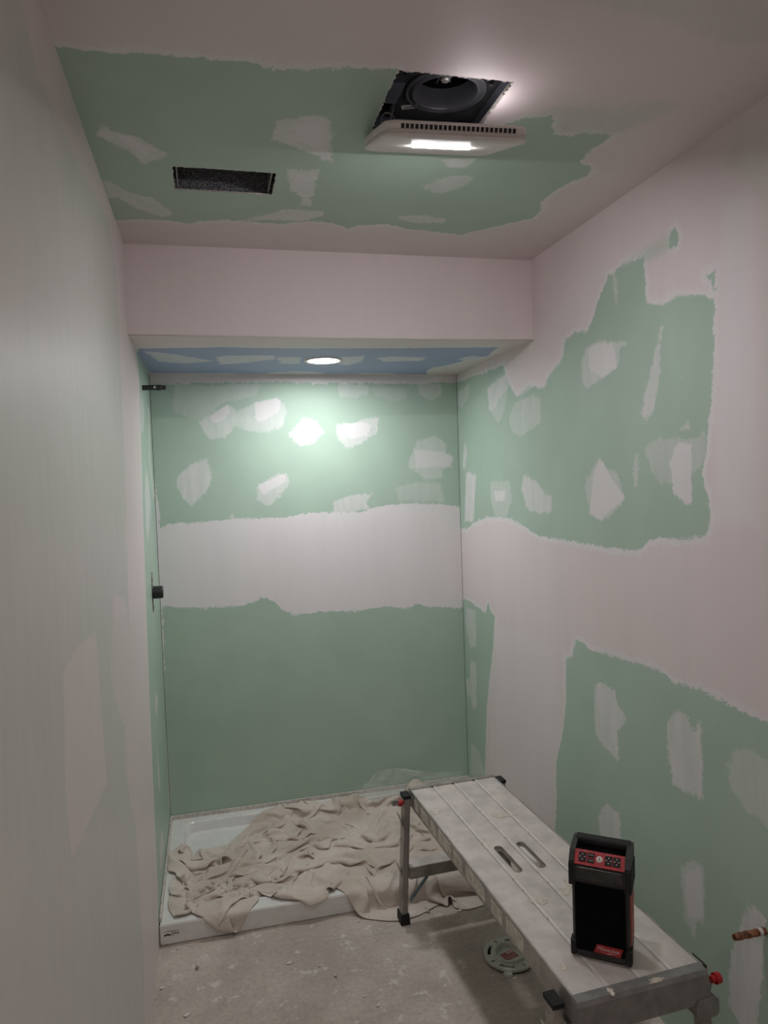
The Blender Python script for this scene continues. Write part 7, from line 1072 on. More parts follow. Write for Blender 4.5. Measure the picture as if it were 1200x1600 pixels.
[136,14,8,2,0,21,19,-21,-8,-7,13,-26,-36,-32,-23,0,7,32,-15,-24,6,17,20,-28,-15,0,5,21,34,2,-37,-2,2,34,-19,-39,-1,11,32,36,-21,-24,-11,16,9,-12,-30,-5,19,29,39,30,-15,-18,-31,-5,-27,-18,9,13,15,31,24,28,-15,-21,-25,-24,-2,-2,-11,-4,24,39,15],
[160,0,0,0,0,16,4,-20,4,-25,4,-10,-37,-22,5,-15,-4,20,28,-31,-1,-16,19,-13,-6,0,0,8,32,0,-34,-6,31,31,-25,-33,-4,9,37,4,-21,-23,-2,5,13,1,-23,4,15,30,43,10,-20,-21,-30,-10,17,-1,-14,-13,14,26,29,30,-27,-28,-24,-14,-9,-5,0,8,29,6,16],
[160,0,0,0,0,0,0,2,-2,3,-36,-12,-40,-2,19,6,-25,-13,32,9,-1,-22,-18,10,-10,0,1,23,-7,2,-2,-17,9,37,-1,-39,-6,15,25,-11,-27,-2,14,4,13,-25,-4,13,0,34,33,-13,-4,-34,-9,-22,8,8,5,12,-1,-5,37,25,-15,-34,-36,-4,0,0,12,1,-4,12,26],
[160,0,0,0,0,13,7,-11,-9,-10,-7,-31,-40,-12,1,19,17,-31,1,23,-4,25,-27,-24,1,3,24,25,-29,-17,22,-3,-26,21,23,-34,-10,28,-16,-10,-2,24,21,-1,-12,-20,14,-15,9,40,-14,-11,23,-16,-24,-18,20,-3,-17,0,0,11,38,26,-13,-25,-37,0,0,0,1,-1,15,2,28],
[160,0,0,-4,4,18,-8,-1,-5,-10,-14,-12,-41,7,-20,-6,18,-14,-12,13,12,24,1,-33,-9,18,29,-8,-34,18,8,13,-26,-26,12,10,-21,6,2,-3,9,35,0,-16,-7,-1,-23,-3,25,29,-21,-33,22,29,-34,4,14,-33,-2,0,0,2,35,28,-18,-2,-40,-5,0,0,0,29,1,-8,12],
[147,-9,-11,-3,0,33,9,2,-3,-6,2,-28,-18,-20,-34,12,-13,0,0,0,18,16,29,-24,-8,21,5,-29,-28,9,12,33,-1,-27,-24,3,8,-11,26,-28,25,-6,-3,-13,-3,9,-5,-4,29,20,-33,5,-21,23,28,-2,-31,-18,0,1,11,-12,27,31,-4,-2,-38,-14,0,3,18,20,-18,-19,17],
[112,-12,-9,-5,17,43,24,0,0,5,4,-39,-11,-44,-23,-2,0,0,0,0,0,20,31,2,-9,-10,-2,-24,-8,0,10,22,30,-6,-25,-3,-27,16,23,-34,-6,0,3,13,-16,8,-5,-1,30,3,-34,11,14,-26,34,0,-33,-1,0,0,0,0,18,38,5,-2,-34,-9,9,11,6,-42,0,0,0],
[76,-10,-12,-1,43,43,28,1,10,20,-19,-15,-38,-36,-30,1,-1,0,0,0,0,0,29,-5,-15,4,-7,12,-18,0,0,9,29,17,-14,-32,-9,33,17,-36,-14,0,0,20,11,-19,12,-24,23,-4,-19,7,27,-3,-25,14,-20,0,0,0,0,0,11,38,13,0,-26,-9,-13,19,18,-26,-25,0,0],
[44,-15,2,31,41,31,42,16,8,9,-30,-29,-23,-36,-26,17,3,-17,-8,0,0,0,7,-7,0,1,21,11,-33,0,0,0,14,25,-19,-20,22,23,11,-30,-25,-1,0,0,18,23,-3,-11,-12,-15,0,14,34,-1,-39,-5,12,-15,0,0,0,0,5,39,18,-21,8,-5,-27,-16,29,18,-20,-26,-2],
[17,14,27,32,35,16,40,10,2,-5,-28,2,-37,-41,-24,0,17,20,-17,-20,0,0,21,-21,3,28,22,-5,-34,-14,5,-5,7,19,-26,26,-15,37,13,-17,-30,-14,0,0,1,23,26,7,-19,-38,0,24,29,-23,-9,-21,20,7,-27,0,0,17,17,-6,7,-14,0,-12,4,5,-4,26,15,-20,-23],
[36,26,27,31,36,4,6,38,-31,-12,11,-9,-40,-40,-10,2,-15,14,24,-21,-17,20,-8,-10,27,23,6,-38,2,-22,14,-14,8,-8,26,5,-19,4,12,15,-9,-23,-11,0,0,6,24,24,-14,-40,0,30,20,-33,-11,20,-26,15,6,-2,12,17,6,-39,-15,13,-1,-12,0,2,-2,11,29,2,-14],
[68,26,27,30,21,-11,-1,30,3,-31,9,-15,-41,-39,-15,23,2,-26,14,1,-5,17,-3,7,-13,31,-10,-35,-2,-2,27,-14,-10,25,10,-14,-24,0,0,24,-9,17,-15,-17,0,0,18,29,-9,-38,0,32,14,-36,-10,15,6,-21,3,21,36,17,-13,-39,-16,11,-20,0,0,0,12,-1,18,-15,-14],
[101,26,27,6,14,7,-21,9,24,-9,-28,-9,-42,-39,-6,0,25,8,-28,22,16,15,-4,-20,-21,26,1,-40,0,0,2,30,-2,14,-17,-27,11,-3,-8,12,3,-13,26,-12,-16,0,11,30,-5,-36,1,34,5,-39,-1,5,23,-15,-7,30,42,14,-21,-38,-8,-25,0,0,0,15,25,-12,-28,0,0],
[134,26,0,0,4,22,-26,0,2,21,-15,-31,-41,-33,-3,0,0,12,14,-2,43,11,-24,-36,-15,23,12,-38,0,0,0,11,18,-2,-26,17,16,-6,-28,0,26,-16,-10,28,-2,-16,-2,27,2,-37,6,32,-3,-35,0,5,3,24,-16,33,39,12,-21,-39,-33,-7,0,0,5,36,-8,-33,0,8,7],
[160,0,0,0,0,10,-22,-16,2,17,11,-32,-43,-27,0,0,0,0,0,28,38,9,-41,-31,3,25,8,-39,0,0,2,18,-6,3,-17,19,41,-19,-35,-6,2,26,-15,-7,32,2,-16,3,9,-36,9,30,-13,-26,0,0,0,6,17,36,8,2,-1,-25,-40,-3,13,-13,24,5,-27,17,16,7,10],
[160,0,0,0,1,-7,-18,-33,-2,13,16,-3,-44,-23,0,0,0,0,0,19,39,-1,-32,-25,17,30,-1,-45,-1,0,24,18,-42,13,2,5,30,5,-42,-13,0,8,17,2,-9,33,4,-17,-3,-35,15,25,-21,-19,0,6,-6,0,3,35,-2,-4,-2,8,-38,0,23,-12,-3,3,-11,14,22,7,-20],
[163,-3,0,1,-18,5,-18,-42,-11,1,16,15,-14,-34,-1,0,0,0,0,4,24,1,-29,18,28,5,-24,-26,-1,11,37,-16,-15,-11,10,20,9,-1,-18,-26,22,-18,-4,0,15,13,29,6,-23,-40,13,25,-30,-8,0,0,0,0,15,-3,-12,0,16,20,-32,-4,8,23,-23,-8,0,5,23,-3,-25],
[176,-11,-5,-15,-27,9,0,-41,-17,-7,-2,26,21,-39,-8,0,0,13,-13,0,44,-21,-23,30,13,-22,-17,20,-24,17,33,-20,-5,-4,-6,13,11,-26,18,-21,21,-11,-20,0,0,0,24,28,-9,-41,12,22,-35,-1,0,0,0,14,30,-26,-18,0,12,24,-20,-16,0,9,19,-12,-15,15,12,-28,5],
[161,12,-27,-29,-17,17,9,-36,-27,-3,0,0,23,6,-23,-6,11,17,-14,-14,20,-20,12,24,-24,-12,0,9,17,-21,21,-25,-1,0,0,1,28,-16,-12,17,33,-18,-32,-1,0,5,22,-7,-3,-9,7,17,-32,0,11,-4,11,24,9,-29,-22,0,9,27,-8,-28,0,0,1,18,7,5,-28,6,19],
[161,-21,-4,-21,-37,12,31,-22,-34,-5,12,3,-15,30,3,-17,-1,18,7,-21,-14,9,21,-26,-9,1,3,15,6,-19,2,10,-18,0,0,0,2,23,-19,22,35,-15,-32,-16,0,12,-12,0,27,10,-16,1,-22,0,0,18,13,0,3,-8,-26,0,15,21,3,-39,0,0,0,1,18,-4,-12,24,-22],
[178,-42,-37,-5,-8,-19,37,6,-37,-12,20,22,-30,-13,19,-4,-15,5,23,16,-4,0,-28,-12,2,11,11,-22,3,10,-15,27,-12,-15,0,0,0,14,13,27,7,-30,-6,-5,-19,-1,0,1,23,34,-22,-23,-13,0,0,0,0,0,14,15,-29,6,24,21,-11,-31,-4,-5,0,9,18,-27,19,-2,-17],
[187,-44,-43,-33,-7,0,26,30,-32,-21,23,0,-2,-24,0,0,0,0,0,15,17,-11,-21,2,8,14,-5,3,-18,16,-4,-16,23,-23,0,0,2,-1,36,18,-25,-25,-5,22,-1,-14,-7,17,33,17,-7,-45,-15,0,0,13,-2,-11,24,23,-31,9,20,-15,-22,-8,29,-12,-5,17,-23,3,16,-25,0],
[188,-45,-42,-26,-14,-1,9,38,-4,-33,16,-26,18,3,-21,0,0,0,0,0,0,26,-15,-11,20,-16,-4,17,16,-28,25,-16,-13,-1,13,-13,14,-14,17,13,-28,-2,15,-15,17,4,-10,33,7,-2,-10,-6,-10,-20,-3,9,-3,-6,22,33,-10,-22,-8,-6,-9,0,17,26,-9,-1,-30,23,-25,-1,0],
[188,-36,-41,-30,-6,-10,-5,33,18,-29,-22,14,34,-11,-23,-14,0,3,11,-14,19,9,-16,-3,5,-5,18,-27,20,0,-7,24,-25,2,-11,0,18,-21,4,14,-18,17,21,-15,-23,12,24,-13,-9,13,-9,-12,22,7,-25,-10,0,0,28,30,-18,-35,23,-27,-1,0,9,34,17,-36,-4,-9,-11,1,-1],
[165,-15,-34,-33,-23,0,0,20,29,-20,-29,36,12,-20,-23,30,1,-17,-19,24,-17,-2,38,-2,-9,2,-15,-19,0,24,-16,4,12,-6,-18,12,16,-19,3,38,-20,-30,16,27,-34,-9,19,-5,-14,0,18,6,-13,22,9,-21,-21,2,28,6,-27,-9,18,17,-25,-10,10,14,42,-31,-14,-21,0,0,0],
[175,-41,-18,-42,-14,0,0,12,32,-20,-17,38,-23,-22,22,34,-32,-23,27,-9,-17,6,44,20,-2,-15,-39,-16,0,0,0,0,0,0,0,30,5,-30,12,42,1,-29,-31,21,7,-25,-3,28,-22,-6,0,1,19,0,19,11,-24,-18,5,4,-17,0,13,26,-5,-34,16,10,13,-22,-17,0,0,0,0],
[157,-10,-32,-31,-24,1,-1,21,24,-26,-18,21,-22,11,33,-7,-23,8,20,-6,-29,3,44,18,-1,-32,4,-35,-8,19,-9,-10,0,0,22,24,-21,-5,-20,39,30,-16,-38,-15,27,-8,-19,11,11,-22,0,0,0,0,20,17,20,-20,-6,-31,5,21,-25,29,18,-16,-13,-19,0,0,16,-15,-1,0,0],
[158,-19,-6,-32,-38,-3,1,24,23,-39,-9,0,13,28,-9,-24,-8,0,18,11,-4,-14,43,10,-7,-20,0,-8,-23,22,2,-29,0,16,26,-6,-14,-22,-1,25,32,1,-36,-22,0,27,-15,-12,33,-15,-15,4,-7,0,0,10,26,15,-28,-23,21,27,-27,-21,29,24,-7,-21,-13,23,-22,-13,0,0,0],
[160,-3,-13,-22,-42,0,10,22,-8,-40,-3,19,23,-16,-25,4,5,-11,0,24,-24,12,41,8,-30,-20,23,-12,-21,13,28,-16,-8,23,5,-28,-5,-13,0,11,30,8,-21,-28,0,0,24,-15,7,17,-18,-15,0,0,2,4,15,19,-32,-8,29,20,-37,-12,7,20,30,-2,-23,10,-37,-5,0,0,0],
[161,12,-4,-33,-32,-1,19,1,-25,-38,11,28,-14,-25,13,25,-17,-10,-11,20,-5,7,34,-21,-30,-5,4,25,-14,-15,21,39,-16,12,-33,2,-25,0,0,3,36,-16,-8,-7,18,-15,-11,17,-4,24,-25,-12,0,0,16,15,16,-1,-41,-5,32,12,-41,-3,0,1,29,34,-11,-15,-38,0,0,0,0],
[198,-5,-26,-15,-21,6,-15,-8,-22,-32,5,15,-20,16,24,-25,-15,0,0,0,32,16,-10,-25,-8,21,-11,-15,28,-15,-5,34,26,-23,-21,-24,0,0,0,0,39,-19,-20,34,3,-8,-4,-19,-6,24,7,-27,-4,10,19,20,9,-15,-42,3,29,5,-38,0,1,-1,9,39,22,-35,-35,0,0,0,0],
[219,-43,-16,-1,9,-17,-7,-22,-36,-26,0,2,17,24,-24,-19,0,0,0,0,23,21,-28,-13,27,15,-7,-25,-12,35,-14,10,26,-28,-30,1,-1,0,0,0,36,-13,-23,32,-2,-20,-1,24,-14,-14,34,-4,-27,-7,27,-5,5,-5,-23,3,25,2,-30,19,14,-21,-12,26,34,-15,-39,-6,0,0,0],
[198,-17,-9,21,-15,-8,-37,-30,-35,-7,16,18,20,-22,-32,-1,5,7,-3,-9,8,23,-22,20,13,-25,3,16,-33,13,21,-7,-1,-19,6,18,-23,-11,0,0,29,-1,-28,25,6,-21,-10,1,26,-10,5,36,-17,-23,-3,-1,13,-24,19,-13,17,-10,-16,5,40,-4,-33,-7,33,24,-28,-30,0,0,5],
[163,-3,31,11,-37,-5,-32,-24,-3,-8,-4,15,-12,-16,-16,0,1,-1,0,0,1,32,-10,23,-32,-14,41,8,-35,3,-15,-2,0,0,26,31,-18,-30,-9,0,22,8,-30,22,16,-27,-11,0,0,17,6,26,14,-29,-34,27,-8,-18,30,14,-11,-26,-8,0,29,32,-25,-36,4,26,12,-25,-17,2,23],
[160,0,38,18,-16,-15,-22,-23,-21,-19,-21,-8,18,-19,-10,0,12,-10,2,-4,0,37,15,-23,-29,22,21,21,-33,-16,-11,-4,0,0,0,35,21,-20,-34,-2,13,15,-28,18,23,-27,-14,0,0,0,7,18,28,-15,-34,5,-7,17,39,10,2,-44,-26,0,11,33,14,-35,-23,0,11,6,-17,23,29],
[160,4,40,12,-4,-19,-20,-20,-12,-35,-46,8,30,-23,-15,0,0,23,9,-27,-5,39,9,-40,10,-13,25,18,14,-21,-3,-4,-6,-6,-5,-16,20,20,-15,-26,3,27,-29,14,30,-20,-24,7,0,-8,9,-8,32,-22,1,21,-33,4,41,40,-3,-43,-25,-14,0,30,22,-7,-32,-13,0,0,19,31,22],
[160,10,37,-4,-23,-20,-18,-11,-2,-22,-35,6,26,-15,-18,-11,0,10,19,5,-23,31,-15,-10,1,-18,22,-3,23,-4,16,-6,1,5,-29,-25,0,6,13,-7,-12,29,-22,8,33,-15,-32,-1,0,9,-3,9,4,-18,25,10,-36,0,32,40,16,-45,-31,7,3,-17,17,24,-3,-23,-15,5,32,25,29],
[160,17,19,-23,-11,2,-24,-27,4,-9,-39,21,-15,12,3,-8,-22,0,0,13,14,-10,11,13,-37,18,-7,-15,14,13,-5,14,-7,18,-2,-20,-25,0,0,0,0,21,-9,2,36,-15,-33,-2,0,13,11,8,-29,3,27,-2,-31,0,22,43,14,-28,-42,-9,41,-13,-27,12,21,8,-3,-6,30,30,9],
[142,35,-3,-14,13,16,-30,-36,-12,1,-36,7,-22,10,25,-28,17,-24,-1,0,0,9,35,-16,-15,10,-23,9,-9,9,16,-19,-4,16,24,-23,6,-25,0,0,0,0,22,-5,37,-18,-35,-1,0,0,19,9,-28,9,26,-16,-19,0,16,42,14,-37,-20,-15,32,19,-23,-28,0,8,8,28,31,25,0],
[128,37,-5,0,0,21,-5,-33,-27,0,-27,-28,-1,1,16,5,-17,20,-25,0,0,0,25,-11,21,-34,19,18,-35,-3,7,25,-25,-7,13,22,-29,19,-25,3,-3,0,24,-2,36,-22,-36,0,2,6,-5,4,6,-2,22,-27,-6,0,20,42,-8,-37,-17,0,13,20,4,-25,-12,0,9,40,37,7,7],
[124,35,1,0,0,-4,19,-37,1,-27,-39,-13,0,0,12,21,-27,3,19,-28,0,0,19,20,-22,-16,40,7,-38,-10,0,7,22,-28,-1,18,4,-16,20,0,-15,-11,7,19,36,-25,-36,11,2,-14,0,25,5,-13,5,-22,0,0,32,29,-29,-32,0,0,0,24,7,2,-33,0,21,42,15,23,-1],
[127,33,0,5,0,-22,12,-7,-21,-8,-49,-10,0,0,0,24,6,-30,15,13,-19,-9,0,27,-23,16,27,6,-39,-14,0,5,34,-9,-23,13,10,-23,17,-19,25,-23,-7,25,37,-22,-36,-4,1,8,-7,35,-2,0,14,-23,-26,3,40,1,-33,-11,0,0,0,9,43,-25,-3,-24,37,41,11,12,2],
[136,24,0,0,0,-27,-2,13,-35,-23,-2,-24,0,0,0,0,28,-10,-18,7,23,-7,-3,11,-3,-22,37,8,-36,-15,0,22,28,13,-26,5,-32,-10,0,17,-8,15,-24,14,39,-12,-28,-13,17,-17,18,33,10,6,-7,-43,-17,15,33,-26,-22,0,0,0,0,13,43,-24,-9,-8,41,30,14,0,26],
[146,23,-9,0,-1,-35,-21,10,-9,-44,4,22,-26,0,13,1,-11,29,-23,-9,6,34,16,-13,-36,-7,39,10,-36,-13,1,17,4,37,4,-28,-35,0,1,22,-23,17,-3,-14,37,-3,-27,14,6,-23,28,28,-3,-2,-7,-36,-12,26,4,-30,1,-1,0,0,0,15,42,8,-24,1,27,25,6,24,2],
[175,7,-3,-19,-8,-38,-19,-18,2,-6,-1,-8,19,-22,21,18,-34,3,22,-29,-2,25,20,-27,-18,0,38,9,-34,-13,9,-9,2,31,16,-29,-20,0,11,10,8,-29,26,-21,21,-21,-2,33,-10,-23,21,5,-6,5,-15,-3,-10,23,-23,19,6,-25,0,0,0,17,42,-6,16,9,6,27,19,-13,-17],
[171,-11,21,1,-36,-30,-29,5,-32,2,20,11,-1,2,-1,27,-30,-30,13,14,-27,5,16,4,-6,-14,31,12,-35,-13,0,0,0,28,-11,-8,7,-10,11,16,12,-24,-21,0,23,-23,29,-10,-19,0,1,-1,17,-17,6,22,-27,3,21,17,-25,-15,-2,0,12,22,-8,-5,31,27,24,28,-15,-22,17],
[202,-18,-24,16,-7,-31,-17,-33,-28,0,6,26,31,6,-7,-15,0,-37,-10,11,13,-24,31,19,-25,-25,29,20,-29,-20,0,0,0,21,19,-5,-32,25,-28,13,17,6,-36,22,-11,1,7,-19,4,9,0,5,-11,-7,5,36,-15,8,10,-29,-15,0,0,22,-8,-10,-4,6,18,35,21,28,-11,23,3],
[200,0,-15,-18,8,-38,-13,-42,-22,0,11,38,27,-24,-23,-17,25,-7,-30,0,2,-2,40,11,-38,1,12,23,-21,-24,-4,0,14,22,41,-23,-36,-18,0,9,20,-11,-11,27,-22,-12,0,9,15,2,-24,28,-4,-26,4,38,19,-26,-19,-16,0,7,17,-11,-5,7,-15,0,8,30,29,28,28,-5,-13],
[169,22,9,-4,-15,-31,-34,-40,-16,0,23,32,-14,-19,-22,0,10,29,-24,-13,4,-5,36,19,-37,-19,21,34,-24,-16,-13,19,-4,16,24,-17,-34,2,15,-12,-11,0,26,20,-22,-10,3,13,-7,-23,9,16,12,-37,2,38,10,-38,-12,25,8,8,5,-1,-26,-19,0,0,0,38,23,42,7,-2,-8],
[160,0,17,17,-25,-34,-29,-38,-8,10,27,-15,1,-23,0,0,0,12,25,-5,-6,-23,31,24,-15,-31,-6,37,-5,-12,-26,11,-7,35,-16,-18,17,21,-4,-22,-17,15,32,9,-15,-9,0,-21,-11,0,3,14,22,-29,-9,33,4,-38,0,14,22,16,5,5,-24,-24,-14,0,0,30,32,32,4,3,-1],
[160,0,0,0,-15,-3,-36,-38,0,19,-21,16,-22,0,0,0,7,-7,25,3,-28,0,24,33,-7,-25,-25,18,12,-28,-2,0,17,8,-25,0,4,29,37,-20,-22,-13,26,-5,0,-8,-27,-1,8,6,-6,3,23,-12,-22,29,1,-30,0,0,2,14,13,14,11,-34,2,-22,0,21,41,26,12,0,13],
[191,-10,-10,-4,0,-32,-31,-30,11,-25,11,11,-22,0,0,0,12,-9,12,-15,15,-13,15,34,5,-20,-35,20,-15,-6,0,9,23,-29,-3,0,0,13,38,16,-18,-17,-32,1,-1,22,-22,0,0,14,17,-9,8,5,-32,22,-5,-20,0,0,0,0,3,17,26,-14,-19,12,4,2,30,42,-3,6,29],
[184,5,1,9,-7,-42,-42,-12,-32,5,24,-30,-3,0,0,0,0,22,-19,3,33,-37,4,40,13,-11,-35,1,-11,7,-3,28,-20,-15,0,0,0,0,28,32,2,-22,-40,0,0,13,16,-29,0,0,5,24,14,3,-33,12,-14,-11,0,0,10,0,1,0,40,-10,-25,11,-2,40,14,29,-6,28,-9],
[160,3,4,19,10,-36,-31,-42,-3,15,-9,-30,0,0,0,0,0,13,16,4,-12,-21,0,38,22,-7,-42,5,9,-16,9,22,-29,-11,0,0,0,0,8,39,13,-20,-40,1,1,-2,29,0,-28,-1,0,0,29,22,-22,-2,-27,0,0,7,20,1,-28,24,-5,-8,-2,12,27,18,31,3,27,-4,-23],
[160,0,0,9,16,-15,-38,-17,1,11,-41,-26,0,0,0,0,11,18,-18,16,-27,0,0,28,29,4,-33,-2,-22,-4,13,32,-20,-25,0,0,0,0,9,22,23,-15,-30,14,-7,-1,36,-5,-13,-18,6,-21,7,34,8,-27,-22,33,-20,12,-2,-23,5,9,-14,0,0,12,29,34,30,16,3,-28,-19],
[161,-1,0,1,14,7,-25,-8,1,-10,-45,-35,0,0,1,12,15,-8,-11,18,-27,0,0,15,38,-1,-33,-19,0,0,14,37,-18,-33,0,0,0,13,23,-4,5,-1,-28,-8,0,24,40,6,-5,-16,-37,-12,0,26,17,-29,-2,37,-13,-26,-10,0,17,-14,-3,0,0,6,22,33,32,27,-25,-25,-14],
[144,16,0,0,22,-8,-14,11,12,-38,-45,-36,-4,7,-1,12,12,-30,24,-12,-12,0,0,2,39,4,-37,3,2,-13,19,38,-14,-40,-3,0,8,29,-12,-25,6,-1,-5,0,7,27,9,24,-2,-32,-32,-1,0,15,15,-30,33,12,-32,-12,18,-4,-1,-13,29,-16,-14,1,13,25,36,15,-26,-17,34],
[109,22,23,6,24,-24,27,4,-16,-24,-45,-37,-9,2,18,11,-25,4,24,-34,0,0,0,0,29,1,2,7,-16,-23,30,35,-13,-39,-13,3,27,-13,-17,0,22,8,-24,0,24,-22,2,22,17,-19,-19,-11,0,0,7,22,14,-28,-15,21,-1,-20,0,17,30,-5,-34,-8,3,15,38,4,-22,30,15],
[76,22,24,27,19,6,13,-27,1,-5,-41,-33,-22,8,16,-7,-15,25,3,-30,0,0,0,0,18,37,5,-26,-34,6,40,8,-30,-3,-21,22,-6,-16,22,-21,23,34,-21,-17,-13,-7,0,22,-8,18,-13,-19,0,0,29,15,-21,-23,19,7,-26,0,10,32,-17,-4,2,-23,0,4,37,-7,27,9,21],
[48,22,28,30,3,43,-14,0,0,4,-37,-36,-10,-7,14,-28,10,25,-19,-16,0,0,0,0,21,36,-20,-26,-11,27,20,-20,-27,0,23,-4,-19,17,0,-17,30,22,9,-24,-37,0,0,0,24,-21,23,-14,-10,24,17,-21,-22,16,9,-25,0,0,34,11,-36,-9,14,15,-27,-2,39,19,6,16,20],
[26,24,22,19,20,36,19,-6,0,0,-10,-26,-1,-19,-32,-12,16,18,-33,-1,0,0,0,0,10,16,-1,-25,18,12,-16,-14,0,21,6,-27,2,28,-27,-2,40,12,4,-33,-24,0,0,0,19,-4,-15,27,-7,16,-23,-13,24,2,-26,13,-5,13,37,-16,-40,-2,0,14,15,-20,42,21,-3,15,16],
[12,4,20,20,33,41,31,-1,11,12,-26,4,-25,-34,-39,-3,6,22,-28,0,1,-1,0,0,25,15,-33,12,0,-19,0,18,-2,17,-30,1,21,-14,-11,9,41,21,-13,-42,-16,0,12,-12,0,27,-20,-7,19,-12,-7,27,2,-29,0,5,30,1,30,-4,-36,-26,0,0,12,11,39,33,11,-4,-2],
[7,-1,0,23,41,41,40,25,3,-18,22,-17,-37,-35,-21,13,12,-2,-36,0,0,0,0,9,35,-17,-4,-13,-10,0,29,10,-1,-20,-13,19,-19,-5,0,21,32,16,-23,-39,-7,10,3,-13,15,-14,25,-14,-12,0,20,6,-26,7,15,-21,26,28,10,-3,-37,-2,-20,-3,0,23,42,45,28,2,-5],
[6,0,0,11,37,44,43,19,0,26,-2,-20,-16,-28,-14,7,0,-12,-37,-4,0,0,0,26,19,-19,-26,1,16,-2,15,4,6,-33,19,-26,0,0,0,35,24,-18,1,-42,7,15,-22,27,-1,-26,27,-4,3,-26,0,14,17,-1,-26,-4,26,3,1,4,-7,-27,37,-13,-9,15,40,40,1,3,5],
[6,0,0,4,37,39,26,21,43,1,5,1,-26,-12,-3,-37,-24,-5,13,-26,-3,0,13,35,-21,-27,0,21,-6,-15,14,30,-19,0,-25,8,6,-14,17,31,-22,5,8,-27,4,-16,24,1,-21,-4,13,37,-7,-24,-6,24,-13,-24,4,14,-7,4,5,-20,9,-9,16,31,-8,17,15,4,5,23,-3],
[6,0,0,0,41,10,19,43,37,4,0,1,17,-11,-35,-42,-30,20,31,-21,-23,0,31,-7,-25,2,5,6,-19,0,25,21,-24,-22,0,0,29,-15,-5,20,-25,22,4,-30,0,23,-1,-20,1,-3,0,35,14,0,-10,-17,-22,19,18,3,-8,-17,-15,15,19,-32,-2,24,25,-18,3,18,42,6,0],
[6,0,0,13,1,9,35,43,44,9,20,-11,2,-21,-22,-41,4,-15,38,5,-24,-6,14,-30,9,1,0,-7,-16,1,35,-16,-20,0,0,0,16,26,-7,-19,-16,24,0,-24,24,1,-25,22,15,-22,-15,14,1,4,-7,-12,21,25,1,-9,-29,-9,0,6,39,-16,-19,-5,9,-14,13,42,37,8,0],
[6,0,18,6,-24,14,43,41,45,19,-6,-2,0,7,-37,-5,-32,-21,37,17,4,-19,-27,-4,-13,-7,34,5,-25,-14,22,-22,0,0,12,-5,-3,30,10,-34,1,13,-13,-11,9,-8,-1,13,45,-15,-30,-13,0,4,2,1,24,8,-11,-25,-3,0,0,0,33,21,-23,-16,-15,0,15,43,37,6,-1],
[6,0,4,0,-4,13,44,40,43,42,-3,-21,-4,17,-37,-24,-24,-27,36,25,3,-15,-45,-9,0,0,20,36,-13,-32,-11,0,0,19,-5,-14,1,30,10,-37,5,27,-36,0,1,-1,0,19,38,10,-25,-27,6,-2,-15,9,16,-13,-16,0,0,7,-7,0,20,38,-11,-16,-30,-1,20,43,32,29,-23],
[6,6,7,1,-13,16,43,40,37,29,32,-9,-21,-15,-33,-32,-15,-17,29,30,11,-26,-41,-5,0,0,0,28,12,-4,-28,-6,20,0,-22,0,0,33,2,-35,29,9,-38,0,0,0,0,20,35,15,-6,-18,-33,-4,17,1,-22,-5,0,0,11,-11,0,0,13,37,22,-28,-24,-20,26,39,33,37,-18],
[6,0,0,0,0,22,44,40,39,9,18,27,-13,-29,-42,-28,-32,12,36,-7,21,-19,-40,-4,0,0,0,22,-7,6,11,-4,2,-30,0,0,1,24,-25,26,17,-10,-33,0,0,0,24,-11,37,14,-6,-13,-35,13,2,-25,0,0,0,10,-10,0,0,0,15,43,-7,-6,-8,-34,31,42,39,15,-14],
[6,2,-2,0,0,33,40,41,38,2,0,13,17,-13,-39,-40,-13,-25,28,16,-9,4,-38,-1,0,0,0,8,20,-21,8,21,-22,-14,0,11,-11,11,-11,37,10,-21,-26,0,0,11,9,-11,40,25,-5,-36,-11,-14,-8,13,-5,-8,0,0,7,4,-11,0,18,21,-21,-10,1,7,36,30,12,5,1],
[6,10,-6,-4,23,36,20,41,38,-3,-1,0,-8,6,-11,-31,-40,-13,33,-20,-15,9,7,-17,0,0,0,0,31,-13,-18,20,3,-23,0,12,-7,-5,6,39,5,-33,-17,0,11,23,-23,-8,43,28,-21,-39,-14,0,0,7,22,-8,-21,0,0,3,9,-12,1,21,4,-26,8,29,19,0,1,26,18],
[6,0,20,-19,18,40,43,26,32,-6,0,1,-24,-12,-4,-10,-41,0,34,-32,-2,-10,14,2,-11,-5,0,0,17,9,-24,-2,28,-9,-19,0,11,-10,17,34,0,-39,-13,11,19,-20,-10,0,25,21,16,-37,-25,13,-13,0,5,25,-1,-23,-6,0,18,-8,4,31,-30,-6,20,0,-2,-8,20,25,28],
[6,0,0,0,23,43,36,43,19,-7,-3,0,-28,-23,-7,1,-39,9,18,-31,17,4,-21,5,19,-5,-14,-5,0,33,-17,-16,5,27,-23,-9,0,9,25,31,-8,-45,-12,13,-13,0,0,20,-8,5,15,16,-36,-3,17,-21,-5,2,28,8,-25,-13,0,31,12,-5,-26,28,-19,-16,-5,0,17,40,17],
[6,0,0,0,36,43,42,35,9,10,-16,-5,-33,-23,-4,1,-39,10,14,-26,4,16,6,-26,0,32,-13,-16,-3,21,2,-10,-13,14,5,-6,16,15,20,18,-35,-38,-9,7,13,-19,-1,32,-19,-13,8,22,6,-35,22,13,-25,-11,2,27,14,-23,-19,9,23,-14,-6,25,-38,0,0,0,12,36,33],
[6,0,0,12,39,42,39,22,17,-8,0,-13,-33,-22,-4,2,-39,12,11,-23,0,1,15,11,-27,10,31,-15,-8,-18,27,-3,-19,-5,30,16,12,7,3,-7,-34,-1,-23,13,-16,0,15,16,-27,-4,0,1,26,-4,-23,27,12,-27,-12,1,27,20,-18,-17,7,-18,12,23,-37,0,0,0,11,38,22],
